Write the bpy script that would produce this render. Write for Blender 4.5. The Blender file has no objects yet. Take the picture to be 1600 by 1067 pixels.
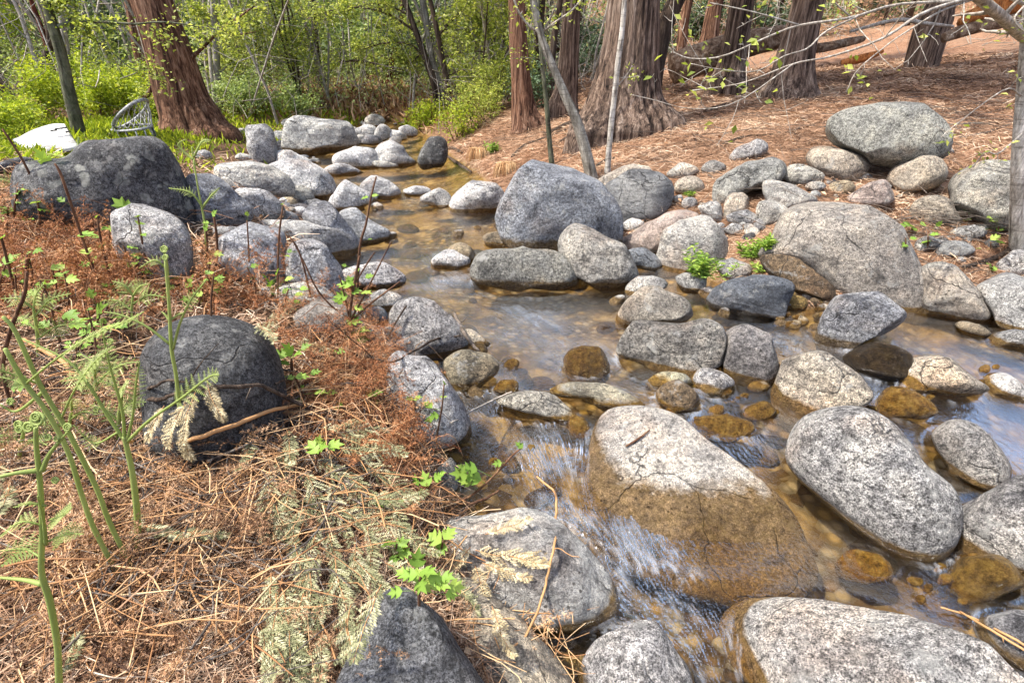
import bpy, math, random
import numpy as np
from mathutils import Vector

random.seed(7)
RNG = np.random.default_rng(11)
SC = bpy.context.scene
COL = SC.collection

# ------------------------------------------------------------------ camera, sky, sun, exposure
FPX, CXP, CYP = 820.0, 800.0, 533.5           # focal length and centre in pixels of a 1600x1067 frame
PITCH = math.radians(28.0)
CAM = np.array([0.0, 0.0, 1.5])
cd = bpy.data.cameras.new('camera'); cam = bpy.data.objects.new('camera', cd); COL.objects.link(cam)
cam.location = CAM; cam.rotation_euler = (math.radians(90) - PITCH, 0, 0)
cd.sensor_width = 36.0; cd.lens = 36.0 * FPX / 1600.0; cd.clip_start = 0.02; cd.clip_end = 600
SC.camera = cam

SUN_EL, SUN_AZ = math.radians(60), math.radians(-104)   # azimuth from +Y, negative = to the left
world = bpy.data.worlds.new('World'); SC.world = world; world.use_nodes = True
wn = world.node_tree; bg = wn.nodes['Background']
sky = wn.nodes.new('ShaderNodeTexSky'); sky.sky_type = 'NISHITA'; sky.sun_disc = False
sky.sun_elevation = SUN_EL; sky.sun_rotation = SUN_AZ; sky.air_density = 1.0; sky.dust_density = 3.5; sky.ozone_density = 0.0
wn.links.new(sky.outputs[0], bg.inputs[0]); bg.inputs[1].default_value = 0.15
sd = bpy.data.lights.new('sun', 'SUN'); sun = bpy.data.objects.new('sun', sd); COL.objects.link(sun)
sd.energy = 2.8; sd.angle = math.radians(0.6); sd.color = (1.0, 0.95, 0.87)
sdir = Vector((math.sin(SUN_AZ) * math.cos(SUN_EL), math.cos(SUN_AZ) * math.cos(SUN_EL), math.sin(SUN_EL)))
sun.rotation_euler = sdir.to_track_quat('Z', 'Y').to_euler()
SC.view_settings.view_transform = 'Standard'; SC.view_settings.look = 'None'
SC.view_settings.exposure = 1.42; SC.view_settings.gamma = 1.0; SC.view_settings.use_curve_mapping = False
SC.render.engine = 'CYCLES'
SC.cycles.max_bounces = 7; SC.cycles.diffuse_bounces = 3; SC.cycles.glossy_bounces = 3
SC.cycles.transparent_max_bounces = 12; SC.cycles.transmission_bounces = 3
SC.cycles.caustics_reflective = False; SC.cycles.caustics_refractive = False
SC.cycles.sample_clamp_indirect = 4.0

# ------------------------------------------------------------------ small maths
FW = np.array([0, math.cos(PITCH), -math.sin(PITCH)]); RT = np.array([1.0, 0, 0]); UP = np.array([0, math.sin(PITCH), math.cos(PITCH)])
def ray(px, py):
    d = FW + RT * (px - CXP) / FPX + UP * (CYP - py) / FPX
    return d
def smooth(a, b, x):
    t = np.clip((x - a) / (b - a), 0, 1); return t * t * (3 - 2 * t)
def _hash(ix, iy, iz, seed):
    h = (ix * 374761393 + iy * 668265263 + iz * 2147483647 + seed * 1274126177) & 0xFFFFFFFF
    h = ((h ^ (h >> 13)) * 1274126177) & 0xFFFFFFFF
    h = ((h ^ (h >> 15)) * 2246822519) & 0xFFFFFFFF
    return ((h ^ (h >> 16)) & 0xFFFFFF) / float(0xFFFFFF)
def vnoise(P, seed=0):
    P = np.asarray(P, float); I = np.floor(P).astype(np.int64); f = P - I; f = f * f * (3 - 2 * f)
    r = 0
    for dx in (0, 1):
        wx = f[..., 0] if dx else 1 - f[..., 0]
        for dy in (0, 1):
            wy = f[..., 1] if dy else 1 - f[..., 1]
            for dz in (0, 1):
                wz = f[..., 2] if dz else 1 - f[..., 2]
                r = r + wx * wy * wz * _hash(I[..., 0] + dx, I[..., 1] + dy, I[..., 2] + dz, seed)
    return r * 2 - 1
def fbm(P, seed=0, octv=4, gain=.5):
    P = np.asarray(P, float); a = 1; s = 0; t = 0
    for o in range(octv):
        s = s + a * vnoise(P * (2.03 ** o) + 17.3 * o, seed + o); t += a; a *= gain
    return s / t

# ------------------------------------------------------------------ lie of the land
def wl(x, y):
    x = np.asarray(x, float); y = np.asarray(y, float)
    return 0.012 * (np.clip(y, 0, 17) - 2.5) - 0.10 * (1 - smooth(1.15, 2.35, y - 0.18 * x)) + 0.05 * smooth(1.6, 2.4, x) * smooth(1.9, 2.5, y) * (1 - smooth(3.2, 5.0, y))
def px_water(px, py):
    d = ray(px, py); z = 0.0
    for _ in range(8):
        t = (z - CAM[2]) / d[2]; p = CAM + d * t; z = float(wl(p[0], p[1]))
    return p
LB_PX = [(900, 1500), (820, 1067), (770, 930), (715, 790), (690, 690), (640, 590), (575, 500), (520, 455), (500, 400), (478, 335), (458, 300), (432, 262), (440, 222), (520, 200), (600, 190)]
RB_PX = [(2600, 1500), (2100, 700), (1800, 540), (1600, 474), (1450, 468), (1330, 492), (1215, 482), (1120, 445), (1040, 400), (930, 372), (820, 345), (770, 300), (742, 268), (705, 246), (690, 226), (655, 206), (612, 190)]
LB = np.array([px_water(*p)[:2] for p in LB_PX]); RB = np.array([px_water(*p)[:2] for p in RB_PX])
RB = np.vstack([[30, -3], [9, 1.0], RB[2:]]); LB = np.vstack([[1.2, -6], LB])
CREEK = np.vstack([LB, RB[::-1], [[30, -6]]])
CHUTE = px_water(1110, 850)[:2]
def dist_line(x, y, L):
    best = np.full(np.shape(x), 1e9)
    for a, b in zip(L[:-1], L[1:]):
        ab = b - a; t = np.clip(((x - a[0]) * ab[0] + (y - a[1]) * ab[1]) / (ab @ ab + 1e-12), 0, 1)
        best = np.minimum(best, np.hypot(x - a[0] - t * ab[0], y - a[1] - t * ab[1]))
    return best
def inside(x, y, Pg):
    c = np.zeros(np.shape(x), bool); n = len(Pg)
    for i in range(n):
        x0, y0 = Pg[i]; x1, y1 = Pg[(i + 1) % n]
        if y0 == y1: continue
        hit = ((y0 > y) != (y1 > y)) & (x < (x1 - x0) * (y - y0) / (y1 - y0) + x0)
        c ^= hit
    return c
def ground(x, y, full=False):
    x = np.asarray(x, float); y = np.asarray(y, float)
    dl = dist_line(x, y, LB); dr = dist_line(x, y, RB); ins = inside(x, y, CREEK); w0 = wl(x, y)
    d = np.minimum(dl, dr)
    P = np.stack([x, y, np.zeros_like(x)], -1)
    n1 = fbm(P * 1.1, 3, 3); n2 = fbm(P * 5.0, 9, 3)
    cv = np.exp(-(((x - CHUTE[0]) ** 2 + (y - CHUTE[1]) ** 2) / .42 ** 2) ** 2)
    bed = w0 - 0.03 - .12 * cv - 0.17 * (1 - np.exp(-d / .30)) + .05 * n1 * smooth(0, .5, d) + .018 * n2
    near = 1 - smooth(3.5, 8, y)
    A = .20 + .15 * near
    zl = w0 + A * (1 - np.exp(-dl / (.22 + .25 * (1 - near)))) + .012 * dl + .05 * n1 * smooth(0.1, 1, dl) + .02 * n2
    zr = w0 + 1.02 * (1 - np.exp(-dr / 3.0)) + .10 * dr + .011 * np.clip(dr - 8, 0, 30) ** 2 + .05 * n1 * smooth(.2, 1.5, dr) + .015 * n2
    wr = dl ** 2 / (dl ** 2 + dr ** 2 + 1e-9)
    out = wr * zr + (1 - wr) * zl
    r = np.hypot(x, y)
    out = out + .42 * np.clip(np.where(x < 3, r, y) - 25, 0, 60) * smooth(-4, 8, y)
    z = np.where(ins, bed, out)
    if full: return z, ins, d, dl, dr, w0
    return z
TT = np.geomspace(.25, 90, 900)
def hit(px, py, mode='top'):
    """the point where the line of sight through a picture point meets the ground, the water, or whichever is on top"""
    d = ray(px, py); P = CAM[None] + TT[:, None] * d[None]
    h, ins, *_ , w0 = ground(P[:, 0], P[:, 1], True)
    if mode == 'water': h = w0
    elif mode == 'top': h = np.where(ins, np.maximum(h, w0), h)
    s = P[:, 2] - h
    k = np.argmax(s < 0)
    if s[k] >= 0: k = len(TT) - 1
    if k == 0: return P[0]
    a = s[k - 1] / (s[k - 1] - s[k] + 1e-12)
    return P[k - 1] + (P[k] - P[k - 1]) * min(max(a, 0), 1)

# ------------------------------------------------------------------ mesh and naming helpers
def mesh_np(name, V, F, mat, parent=None, smooth_=True, attrs=None, world_origin=None, mats=None, midx=None):
    """V (n,3); F (m,3) or (m,4) int, or a list of such arrays; one mesh object"""
    V = np.asarray(V, np.float32)
    if world_origin is not None: V = V - np.asarray(world_origin, np.float32)
    Fs = F if isinstance(F, list) else [F]
    Fs = [np.asarray(f, np.int32) for f in Fs if len(f)]
    me = bpy.data.meshes.new(name)
    loops = np.concatenate([f.ravel() for f in Fs]); cnt = np.concatenate([np.full(len(f), f.shape[1], np.int32) for f in Fs])
    st = np.concatenate([[0], np.cumsum(cnt)[:-1]]).astype(np.int32)
    me.vertices.add(len(V)); me.vertices.foreach_set('co', V.ravel())
    me.loops.add(len(loops)); me.loops.foreach_set('vertex_index', loops)
    me.polygons.add(len(cnt)); me.polygons.foreach_set('loop_start', st); me.polygons.foreach_set('loop_total', cnt)
    if smooth_: me.polygons.foreach_set('use_smooth', np.ones(len(cnt), bool))
    for k, a in (attrs or {}).items():
        at = me.attributes.new(k, 'FLOAT', 'POINT'); at.data.foreach_set('value', np.asarray(a, np.float32))
    me.update(calc_edges=True)
    for m in (mats or [mat]): me.materials.append(m)
    if midx is not None: me.polygons.foreach_set('material_index', np.asarray(midx, np.int32))
    o = bpy.data.objects.new(name, me); COL.objects.link(o)
    if world_origin is not None: o.location = [float(c) for c in world_origin]
    if parent is not None:
        o.parent = parent; o.location = [float(a - b) for a, b in zip(o.location, parent.location)] if world_origin is not None else [-float(c) for c in parent.location]
    return o
def tag(o, label=None, cat=None, group=None, kind=None):
    if label: o['label'] = label
    if cat: o['category'] = cat
    if group: o['group'] = group
    if kind: o['kind'] = kind
    return o
def thing(name, loc, label, cat, group=None):
    o = bpy.data.objects.new(name, None); COL.objects.link(o); o.location = [float(c) for c in loc]; o.empty_display_size = .1
    return tag(o, label, cat, group)
class MB:
    """collects pieces of one mesh"""
    def __init__(s): s.V = []; s.T = []; s.Q = []; s.A = {}; s.n = 0
    def add(s, V, T=None, Q=None, **at):
        V = np.asarray(V, float).reshape(-1, 3)
        if T is not None and len(T): s.T.append(np.asarray(T, int) + s.n)
        if Q is not None and len(Q): s.Q.append(np.asarray(Q, int) + s.n)
        for k, v in at.items(): s.A.setdefault(k, []).append((s.n, np.broadcast_to(np.asarray(v, float), (len(V),)).copy()))
        s.V.append(V); s.n += len(V)
    def build(s, name, mat, parent=None, origin=None, smooth_=True):
        F = []
        if s.T: F.append(np.concatenate(s.T))
        if s.Q: F.append(np.concatenate(s.Q))
        at = {}
        for k, v in s.A.items():
            a = np.full(s.n, .5 if k == 'lv' else 0.0)
            for o, q in v: a[o:o + len(q)] = q
            at[k] = a
        return mesh_np(name, np.concatenate(s.V), F, mat, parent, smooth_, at, origin)
def frames(P):
    P = np.asarray(P, float); T = np.gradient(P, axis=0); T /= np.linalg.norm(T, axis=1)[:, None] + 1e-12
    u = np.cross(T[0], [0.3, 0.2, 1.0] if abs(T[0][2]) < .9 else [1, 0, 0]); u /= np.linalg.norm(u); U = [u]
    for t in T[1:]:
        u = u - t * (u @ t); u /= np.linalg.norm(u) + 1e-12; U.append(u)
    U = np.array(U); return T, U, np.cross(T, U)
def resample(P, n):
    """smooth curve through the points P (any number of columns)"""
    P = np.asarray(P, float); m = len(P)
    if m < 3:
        t = np.linspace(0, 1, n)[:, None]; return P[0] * (1 - t) + P[-1] * t
    Q = np.vstack([2 * P[0] - P[1], P, 2 * P[-1] - P[-2]]); out = []
    for s in np.linspace(0, m - 1 - 1e-6, n):
        i = int(s); t = s - i; a, b, c, d = Q[i], Q[i + 1], Q[i + 2], Q[i + 3]
        out.append(.5 * ((2 * b) + (c - a) * t + (2 * a - 5 * b + 4 * c - d) * t * t + (3 * b - a - 3 * c + d) * t ** 3))
    return np.array(out)
def tube(mb, P, R, seg=6, cap=True, rfun=None, **at):
    P = np.asarray(P, float); n = len(P); R = np.broadcast_to(np.asarray(R, float), (n,))
    T, U, W = frames(P); th = np.linspace(0, 2 * np.pi, seg, endpoint=False)
    RR = np.repeat(R[:, None], seg, 1)
    if rfun is not None: RR = RR * rfun(th[None, :], np.arange(n)[:, None], P)
    V = P[:, None] + RR[..., None] * (np.cos(th)[None, :, None] * U[:, None] + np.sin(th)[None, :, None] * W[:, None])
    i = np.arange(n - 1)[:, None] * seg; j = np.arange(seg)[None]; j2 = (j + 1) % seg
    Q = np.stack([i + j, i + j2, i + seg + j2, i + seg + j], -1).reshape(-1, 4)
    V = V.reshape(-1, 3); Tt = []
    if cap:
        V = np.vstack([V, P[-1] + T[-1] * R[-1] * .6, P[0] - T[0] * R[0] * .3]); e = (n - 1) * seg
        Tt = [(e + k, e + (k + 1) % seg, n * seg) for k in range(seg)] + [((k + 1) % seg, k, n * seg + 1) for k in range(seg)]
    mb.add(V, Tt, Q, **at)

# ------------------------------------------------------------------ materials
class NT:
    def __init__(s, name):
        s.m = bpy.data.materials.new(name); s.m.use_nodes = True; s.t = s.m.node_tree; s.t.nodes.clear()
        s.out = s.n('OutputMaterial')
    def n(s, typ, **kw):
        nd = s.t.nodes.new('ShaderNode' + typ)
        for k, v in kw.items(): setattr(nd, k, v)
        return nd
    def l(s, a, b): s.t.links.new(a, b)
    def noise(s, vec, scale, detail=4, rough=.6, dist=0, out=0):
        n = s.n('TexNoise'); n.inputs['Scale'].default_value = scale; n.inputs['Detail'].default_value = detail
        n.inputs['Roughness'].default_value = rough; n.inputs['Distortion'].default_value = dist
        if vec is not None: s.l(vec, n.inputs['Vector'])
        return n.outputs[out]
    def vor(s, vec, scale, feature='F1', out='Distance', rand=1):
        n = s.n('TexVoronoi'); n.feature = feature; n.inputs['Scale'].default_value = scale; n.inputs['Randomness'].default_value = rand
        s.l(vec, n.inputs['Vector']); return n.outputs[out]
    def ramp(s, fac, stops, interp='LINEAR'):
        r = s.n('ValToRGB'); e = r.color_ramp.elements; r.color_ramp.interpolation = interp
        while len(e) < len(stops): e.new(.5)
        for k, (p, c) in enumerate(stops):
            e[k].position = p; e[k].color = (c, c, c, 1) if isinstance(c, (int, float)) else (*c, 1)
        s.l(fac, r.inputs[0]); return r.outputs[0]
    def mix(s, fac, a, b, mode='MIX'):
        m = s.n('Mix', data_type='RGBA', blend_type=mode)
        for sock, v in ((0, fac), (6, a), (7, b)):
            if isinstance(v, (int, float)): m.inputs[sock].default_value = v if sock == 0 else (v, v, v, 1)
            elif isinstance(v, tuple): m.inputs[sock].default_value = (*v, 1)
            else: s.l(v, m.inputs[sock])
        return m.outputs[2]
    def math(s, op, a, b=0.0, c=None, clamp=False):
        m = s.n('Math', operation=op, use_clamp=clamp)
        for k, v in enumerate((a, b, c)):
            if v is None: continue
            if isinstance(v, (int, float)): m.inputs[k].default_value = v
            else: s.l(v, m.inputs[k])
        return m.outputs[0]
    def attr(s, name): return s.n('Attribute', attribute_name=name).outputs['Fac']
    def objco(s, scale=(1, 1, 1), rnd=True):
        tc = s.n('TexCoord'); v = tc.outputs['Object']
        if rnd:
            oi = s.n('ObjectInfo'); a = s.n('VectorMath', operation='MULTIPLY_ADD'); 
            cv = s.n('CombineXYZ')
            for k in range(3): s.l(oi.outputs['Random'], cv.inputs[k])
            s.l(cv.outputs[0], a.inputs[0]); a.inputs[1].default_value = (37, 53, 71); s.l(v, a.inputs[2]); v = a.outputs[0]
        if scale != (1, 1, 1):
            mp = s.n('VectorMath', operation='MULTIPLY'); s.l(v, mp.inputs[0]); mp.inputs[1].default_value = scale; v = mp.outputs[0]
        return v
    def pos(s): return s.n('NewGeometry').outputs['Position']
    def bump(s, h, strength=.5, dist=.01, prev=None):
        b = s.n('Bump'); b.inputs['Strength'].default_value = strength; b.inputs['Distance'].default_value = dist; s.l(h, b.inputs['Height'])
        if prev is not None: s.l(prev, b.inputs['Normal'])
        return b.outputs[0]
    def bsdf(s, col, rough=.8, normal=None, spec=.3):
        p = s.n('BsdfPrincipled')
        if isinstance(col, tuple): p.inputs['Base Color'].default_value = (*col, 1)
        else: s.l(col, p.inputs['Base Color'])
        if isinstance(rough, (int, float)): p.inputs['Roughness'].default_value = rough
        else: s.l(rough, p.inputs['Roughness'])
        p.inputs['Specular IOR Level'].default_value = spec
        if normal is not None: s.l(normal, p.inputs['Normal'])
        return p
    def done(s, sh):
        s.l(sh, s.out.inputs[0]); return s.m

def mat_ground():
    t = NT('forest_floor_and_creek_bed'); p = t.pos(); bed = t.attr('bed'); lf = t.attr('left')
    # needle litter
    st = t.n('VectorMath', operation='MULTIPLY'); t.l(p, st.inputs[0]); st.inputs[1].default_value = (1, 1, 1)
    a = t.noise(p, 9, 8, .75, .4); c = t.ramp(a, [(.30, (.06, .028, .014)), (.45, (.22, .11, .06)), (.56, (.36, .20, .115)), (.72, (.58, .40, .27))])
    fine = t.noise(p, 55, 5, .8, 1.2); c = t.mix(.8, c, t.ramp(fine, [(.36, .2), (.52, 1.0), (.66, 1.75)]), 'MULTIPLY')
    big = t.noise(p, .55, 3, .5); c = t.mix(t.ramp(big, [(.45, 0.0), (.62, .55)]), c, (.30, .19, .12))
    soil = t.ramp(t.noise(p, 30, 6, .8), [(.3, (.02, .013, .008)), (.55, (.11, .062, .035)), (.75, (.30, .19, .11))])
    c = t.mix(lf, c, soil)
    # creek bed: sand, small stones
    s1 = t.ramp(t.noise(p, 5, 6, .7, .5), [(.34, (.05, .030, .013)), (.46, (.19, .118, .045)), (.57, (.40, .285, .13)), (.72, (.60, .47, .27))])
    wp = t.n('VectorMath', operation='ADD'); t.l(p, wp.inputs[0]); nz = t.n('TexNoise'); nz.inputs['Scale'].default_value = 9; t.l(p, nz.inputs['Vector'])
    t.l(nz.outputs['Color'], wp.inputs[1])
    vc = t.n('TexVoronoi'); vc.inputs['Scale'].default_value = 17; t.l(p, vc.inputs['Vector'])
    peb = t.ramp(t.vor(p, 17), [(.25, 1.0), (.55, .35)])
    pc = t.ramp(t.n('SeparateColor').outputs[0] if False else vc.outputs['Color'], [(.2, (.10, .06, .03)), (.45, (.30, .19, .08)), (.65, (.45, .40, .33)), (.85, (.50, .33, .10))])
    pm = t.ramp(t.noise(p, 2.3, 3, .5), [(.40, 0.0), (.52, .9)])
    bedc = t.mix(pm, s1, t.mix(1.0, pc, peb, 'MULTIPLY'))
    bedc = t.mix(t.ramp(t.noise(p, 1.3, 3, .6), [(.5, 0.0), (.68, .6)]), bedc, (.26, .15, .03))
    col = t.mix(bed, c, bedc)
    h = t.math('ADD', t.math('MULTIPLY', fine, 1.0), t.math('MULTIPLY', a, 2.0))
    n = t.bump(h, .9, .02)
    return t.done(t.bsdf(col, .85, n, .2).outputs[0])

def mat_rock(name='granite', lichen=False):
    t = NT(name); co = t.objco(); oi = t.n('ObjectInfo'); wet = t.attr('wet'); dep = t.attr('gold')
    contrast = oi.outputs['Alpha']
    sp = t.noise(co, 48, 7, .88)                       # salt and pepper at every size
    sp2 = t.noise(co, 190, 3, .8)
    spk = t.ramp(sp, [(.36, .05), (.44, .38), (.51, 1.0), (.62, 1.75)])
    spk2 = t.ramp(sp2, [(.38, .10), (.47, .85), (.60, 1.6)])
    k = t.mix(contrast, 1.0, t.mix(1.0, spk, spk2, 'MULTIPLY'))
    base = t.mix(1.0, oi.outputs['Color'], k, 'MULTIPLY')
    mot = t.ramp(t.noise(co, 3.4, 5, .65, .3), [(.34, (.42, .42, .44)), (.5, (.95, .95, .95)), (.64, (1.40, 1.36, 1.28))])
    base = t.mix(.9, base, mot, 'MULTIPLY')
    # veins and bands of another mineral, on some stones more than others; small dark pits
    vb = t.noise(t.objco((2.5, 3.5, 15)), 1, 6, .7, 1.1); base = t.mix(t.math('MULTIPLY', t.ramp(vb, [(.50, 0.0), (.60, .8)]), t.math('GREATER_THAN', oi.outputs['Random'], .45)), base, t.mix(1.0, base, (.42, .42, .44), 'MULTIPLY'))
    pt = t.math('MULTIPLY', t.ramp(t.vor(co, 34), [(.14, .9), (.24, 0.0)]), t.ramp(t.noise(co, 5, 3, .6), [(.46, 0.0), (.56, 1.0)])); base = t.mix(pt, base, t.mix(1.0, base, (.16, .15, .14), 'MULTIPLY'))
    # pale lichen, dark lichen, rusty stains
    li = t.ramp(t.noise(co, 11, 6, .72), [(.56, 0.0), (.63, .55)]); base = t.mix(li, base, (.50, .50, .47))
    dk = t.ramp(t.noise(co, 6, 8, .82, .8), [(.545, 0.0), (.615, .78)]); base = t.mix(dk, base, t.mix(1.0, base, (.28, .28, .29), 'MULTIPLY'))
    if lichen:
        wv2 = t.n('VectorMath', operation='MULTIPLY_ADD'); n2 = t.n('TexNoise'); n2.inputs['Scale'].default_value = 8; n2.inputs['Detail'].default_value = 6; t.l(co, n2.inputs['Vector'])
        t.l(n2.outputs['Color'], wv2.inputs[0]); wv2.inputs[1].default_value = (.22, .22, .22); t.l(co, wv2.inputs[2])
        sp_ = t.ramp(t.vor(wv2.outputs[0], 7.5), [(.26, .85), (.34, 0.0)]); ms = t.ramp(t.noise(co, 1.6, 3, .6), [(.42, 0.0), (.52, 1.0)])
        base = t.mix(t.math('MULTIPLY', sp_, ms), base, t.ramp(t.noise(co, 30, 4, .7), [(.4, (.24, .25, .22)), (.6, (.50, .50, .45))]))
    tn = t.ramp(t.noise(co, 2.2, 4, .6), [(.54, 0.0), (.70, .42)]); base = t.mix(tn, base, t.mix(1.0, base, (1.25, .86, .58), 'MULTIPLY'))
    # hairline cracks
    wv = t.n('VectorMath', operation='MULTIPLY_ADD'); nn = t.n('TexNoise'); nn.inputs['Scale'].default_value = 3; nn.inputs['Detail'].default_value = 5; t.l(co, nn.inputs['Vector'])
    t.l(nn.outputs['Color'], wv.inputs[0]); wv.inputs[1].default_value = (.35, .35, .35); t.l(co, wv.inputs[2])
    ed = t.vor(wv.outputs[0], 2.6, 'DISTANCE_TO_EDGE'); crk = t.ramp(ed, [(0.0, 1.0), (.011, 0.0)])
    crk = t.math('MULTIPLY', crk, t.ramp(t.noise(co, 1.7, 2, .5), [(.49, 0.0), (.56, .85)]))
    base = t.mix(crk, base, (.035, .032, .03))
    # wet foot with algae: a stain with its own height, stored on the stone
    alg = t.ramp(t.noise(co, 26, 6, .8), [(.36, (.04, .024, .009)), (.48, (.20, .11, .025)), (.58, (.36, .22, .045)), (.70, (.52, .38, .15))])
    wcol = t.mix(t.math('MULTIPLY', dep, .62), t.mix(1.0, base, t.mix(dep, (.30, .27, .24), (.62, .40, .15)), 'MULTIPLY'), alg)
    wm = t.math('ADD', wet, t.math('MULTIPLY', t.math('SUBTRACT', t.noise(co, 14, 5, .7), .5), .7)); wm = t.ramp(wm, [(.34, 0.0), (.62, 1.0)])
    wm = t.math('MULTIPLY', wm, t.ramp(wet, [(0.0, 0.0), (.12, 1.0)]))
    col = t.mix(wm, base, wcol)
    rg = t.math('SUBTRACT', .86, t.math('MULTIPLY', wm, .70))
    h = t.math('ADD', t.math('MULTIPLY', sp, 1.2), t.math('ADD', t.math('MULTIPLY', sp2, .35), t.math('MULTIPLY', crk, -1.0)))
    h = t.math('ADD', h, t.math('MULTIPLY', t.noise(co, 9, 5, .7, .5), 2.4))
    n = t.bump(h, 1.0, .030)
    return t.done(t.bsdf(col, rg, n, .4).outputs[0])

def mat_water():
    t = NT('clear_creek_water'); p = t.pos(); foam = t.attr('foam'); rip = t.attr('rip')
    nrm = t.bump(t.math('ADD', t.math('MULTIPLY', rip, 1.0), t.math('MULTIPLY', t.noise(p, 45, 3, .7), .25)), .8, .022)
    fr = t.n('Fresnel'); fr.inputs['IOR'].default_value = 1.33; t.l(nrm, fr.inputs['Normal'])
    tr = t.n('BsdfTransparent'); tr.inputs[0].default_value = (.93, .86, .68, 1)
    gl = t.n('BsdfGlossy'); gl.inputs['Roughness'].default_value = .06; t.l(nrm, gl.inputs['Normal']); gl.inputs[0].default_value = (1, 1, 1, 1)
    m = t.n('MixShader'); t.l(t.math('MULTIPLY_ADD', fr.outputs[0], t.math('MULTIPLY_ADD', t.attr('turb'), .55, .30), .008, clamp=True), m.inputs[0]); t.l(tr.outputs[0], m.inputs[1]); t.l(gl.outputs[0], m.inputs[2])
    df = t.bsdf((.60, .65, .72), .35, nrm, .5)
    m2 = t.n('MixShader'); t.l(foam, m2.inputs[0]); t.l(m.outputs[0], m2.inputs[1]); t.l(df.outputs[0], m2.inputs[2])
    return t.done(m2.outputs[0])

def mat_bark(name, stops, xy=20, z=1.3, bumpd=.03, gain=1.0, ring=False):
    t = NT(name); co = t.objco((xy, xy, z)); a = t.noise(co, 1, 8, .7, .7); c = t.ramp(a, stops)
    f = t.noise(t.objco((90, 90, 9)), 1, 4, .75); c = t.mix(.75, c, t.ramp(f, [(.34, .35), (.52, 1.0), (.68, 1.6)]), 'MULTIPLY')
    fur = t.attr('fur'); c = t.mix(t.math('MULTIPLY', fur, .95), c, t.mix(1.0, c, (.16, .13, .12), 'MULTIPLY'))
    big = t.noise(t.objco((1.6, 1.6, .8)), 1, 3, .6); c = t.mix(t.ramp(big, [(.44, 0.0), (.66, .55)]), c, t.mix(1.0, c, (.75, .85, .95), 'MULTIPLY'))
    if ring:
        r = t.noise(t.objco((3, 3, 38)), 1, 4, .8); c = t.mix(t.ramp(r, [(.53, 0.0), (.62, .65)]), c, (.10, .085, .07))
    n = t.bump(t.math('ADD', a, t.math('MULTIPLY', f, .4)), .9, bumpd)
    return t.done(t.bsdf(c, .9, n, .15).outputs[0])

def mat_leaf(name, stops, trans=.45, rough=.5):
    t = NT(name); lv = t.attr('lv'); c = t.ramp(lv, stops)
    p = t.bsdf(c, rough, None, .25); tl = t.n('BsdfTranslucent'); t.l(t.mix(1.0, c, (1.0, 1.0, .55), 'MULTIPLY'), tl.inputs[0])
    m = t.n('MixShader'); m.inputs[0].default_value = trans; t.l(p.outputs[0], m.inputs[1]); t.l(tl.outputs[0], m.inputs[2])
    return t.done(m.outputs[0])

M = {}
M['ground'] = mat_ground(); M['rock'] = mat_rock(); M['lichen_rock'] = mat_rock('lichened_granite', True); M['water'] = mat_water()
M['cedar'] = mat_bark('red_cedar_bark', [(.34, (.018, .010, .008)), (.44, (.085, .040, .024)), (.54, (.22, .115, .070)), (.68, (.42, .27, .19))])
M['cedar_grey'] = mat_bark('weathered_cedar_bark', [(.35, (.015, .011, .009)), (.44, (.075, .050, .037)), (.54, (.19, .13, .095)), (.68, (.40, .31, .24))])
M['dark_bark'] = mat_bark('dark_bark', [(.3, (.018, .013, .010)), (.5, (.075, .052, .038)), (.7, (.20, .15, .11))])
M['alder'] = mat_bark('pale_smooth_bark', [(.3, (.10, .09, .07)), (.5, (.26, .24, .20)), (.7, (.46, .44, .38))], 10, 6, .008, ring=True)
M['white_bark'] = mat_bark('white_smooth_bark', [(.3, (.20, .18, .15)), (.5, (.42, .39, .34)), (.7, (.62, .59, .54))], 10, 6, .006, ring=True)
M['moss_bark'] = mat_bark('mossy_grey_bark', [(.3, (.035, .037, .022)), (.5, (.095, .10, .060)), (.7, (.20, .20, .14))], 10, 5, .006, ring=True)
M['red_bark'] = mat_bark('peeling_red_bark', [(.3, (.030, .012, .010)), (.5, (.12, .035, .022)), (.7, (.26, .10, .06))], 12, 4)
M['rot'] = mat_bark('orange_rotten_wood', [(.3, (.10, .03, .010)), (.5, (.36, .125, .035)), (.7, (.58, .28, .10))], 20, 9)
M['log'] = mat_bark('weathered_log_wood', [(.3, (.035, .022, .014)), (.46, (.16, .095, .058)), (.6, (.33, .24, .165)), (.75, (.52, .43, .33))], 9, 9)
G = lambda *c: [(i / (len(c) - 1), k) for i, k in enumerate(c)]
M['leaf_alder'] = mat_leaf('fresh_alder_leaf', G((.15, .21, .04), (.38, .45, .09), (.62, .64, .20)), .5)
M['leaf_willow'] = mat_leaf('pale_willow_leaf', G((.17, .24, .09), (.36, .46, .17), (.58, .66, .34)), .5)
M['leaf_shrub'] = mat_leaf('bright_shrub_leaf', G((.14, .20, .02), (.34, .44, .04), (.56, .60, .07)), .5)
M['leaf_conifer'] = mat_leaf('dark_conifer_needle', G((.03, .055, .025), (.09, .15, .075), (.20, .27, .17)), .2)
M['leaf_forest'] = mat_leaf('mixed_forest_leaf', G((.04, .065, .03), (.13, .19, .07), (.30, .38, .13), (.48, .52, .34)), .35)
M['fern'] = mat_leaf('green_fern', G((.17, .23, .055), (.33, .41, .12), (.50, .56, .22)), .35)
M['bright_leaf'] = mat_leaf('bright_seedling_leaf', G((.12, .22, .035), (.26, .42, .07), (.44, .55, .12)), .4)
M['cedar_spray'] = mat_leaf('dry_cedar_spray', G((.10, .11, .05), (.29, .29, .15), (.54, .51, .33)), .15, .8)
M['dry_spray'] = mat_leaf('straw_coloured_cedar_spray', G((.20, .15, .08), (.42, .34, .19), (.64, .56, .37)), .1, .8)
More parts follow.
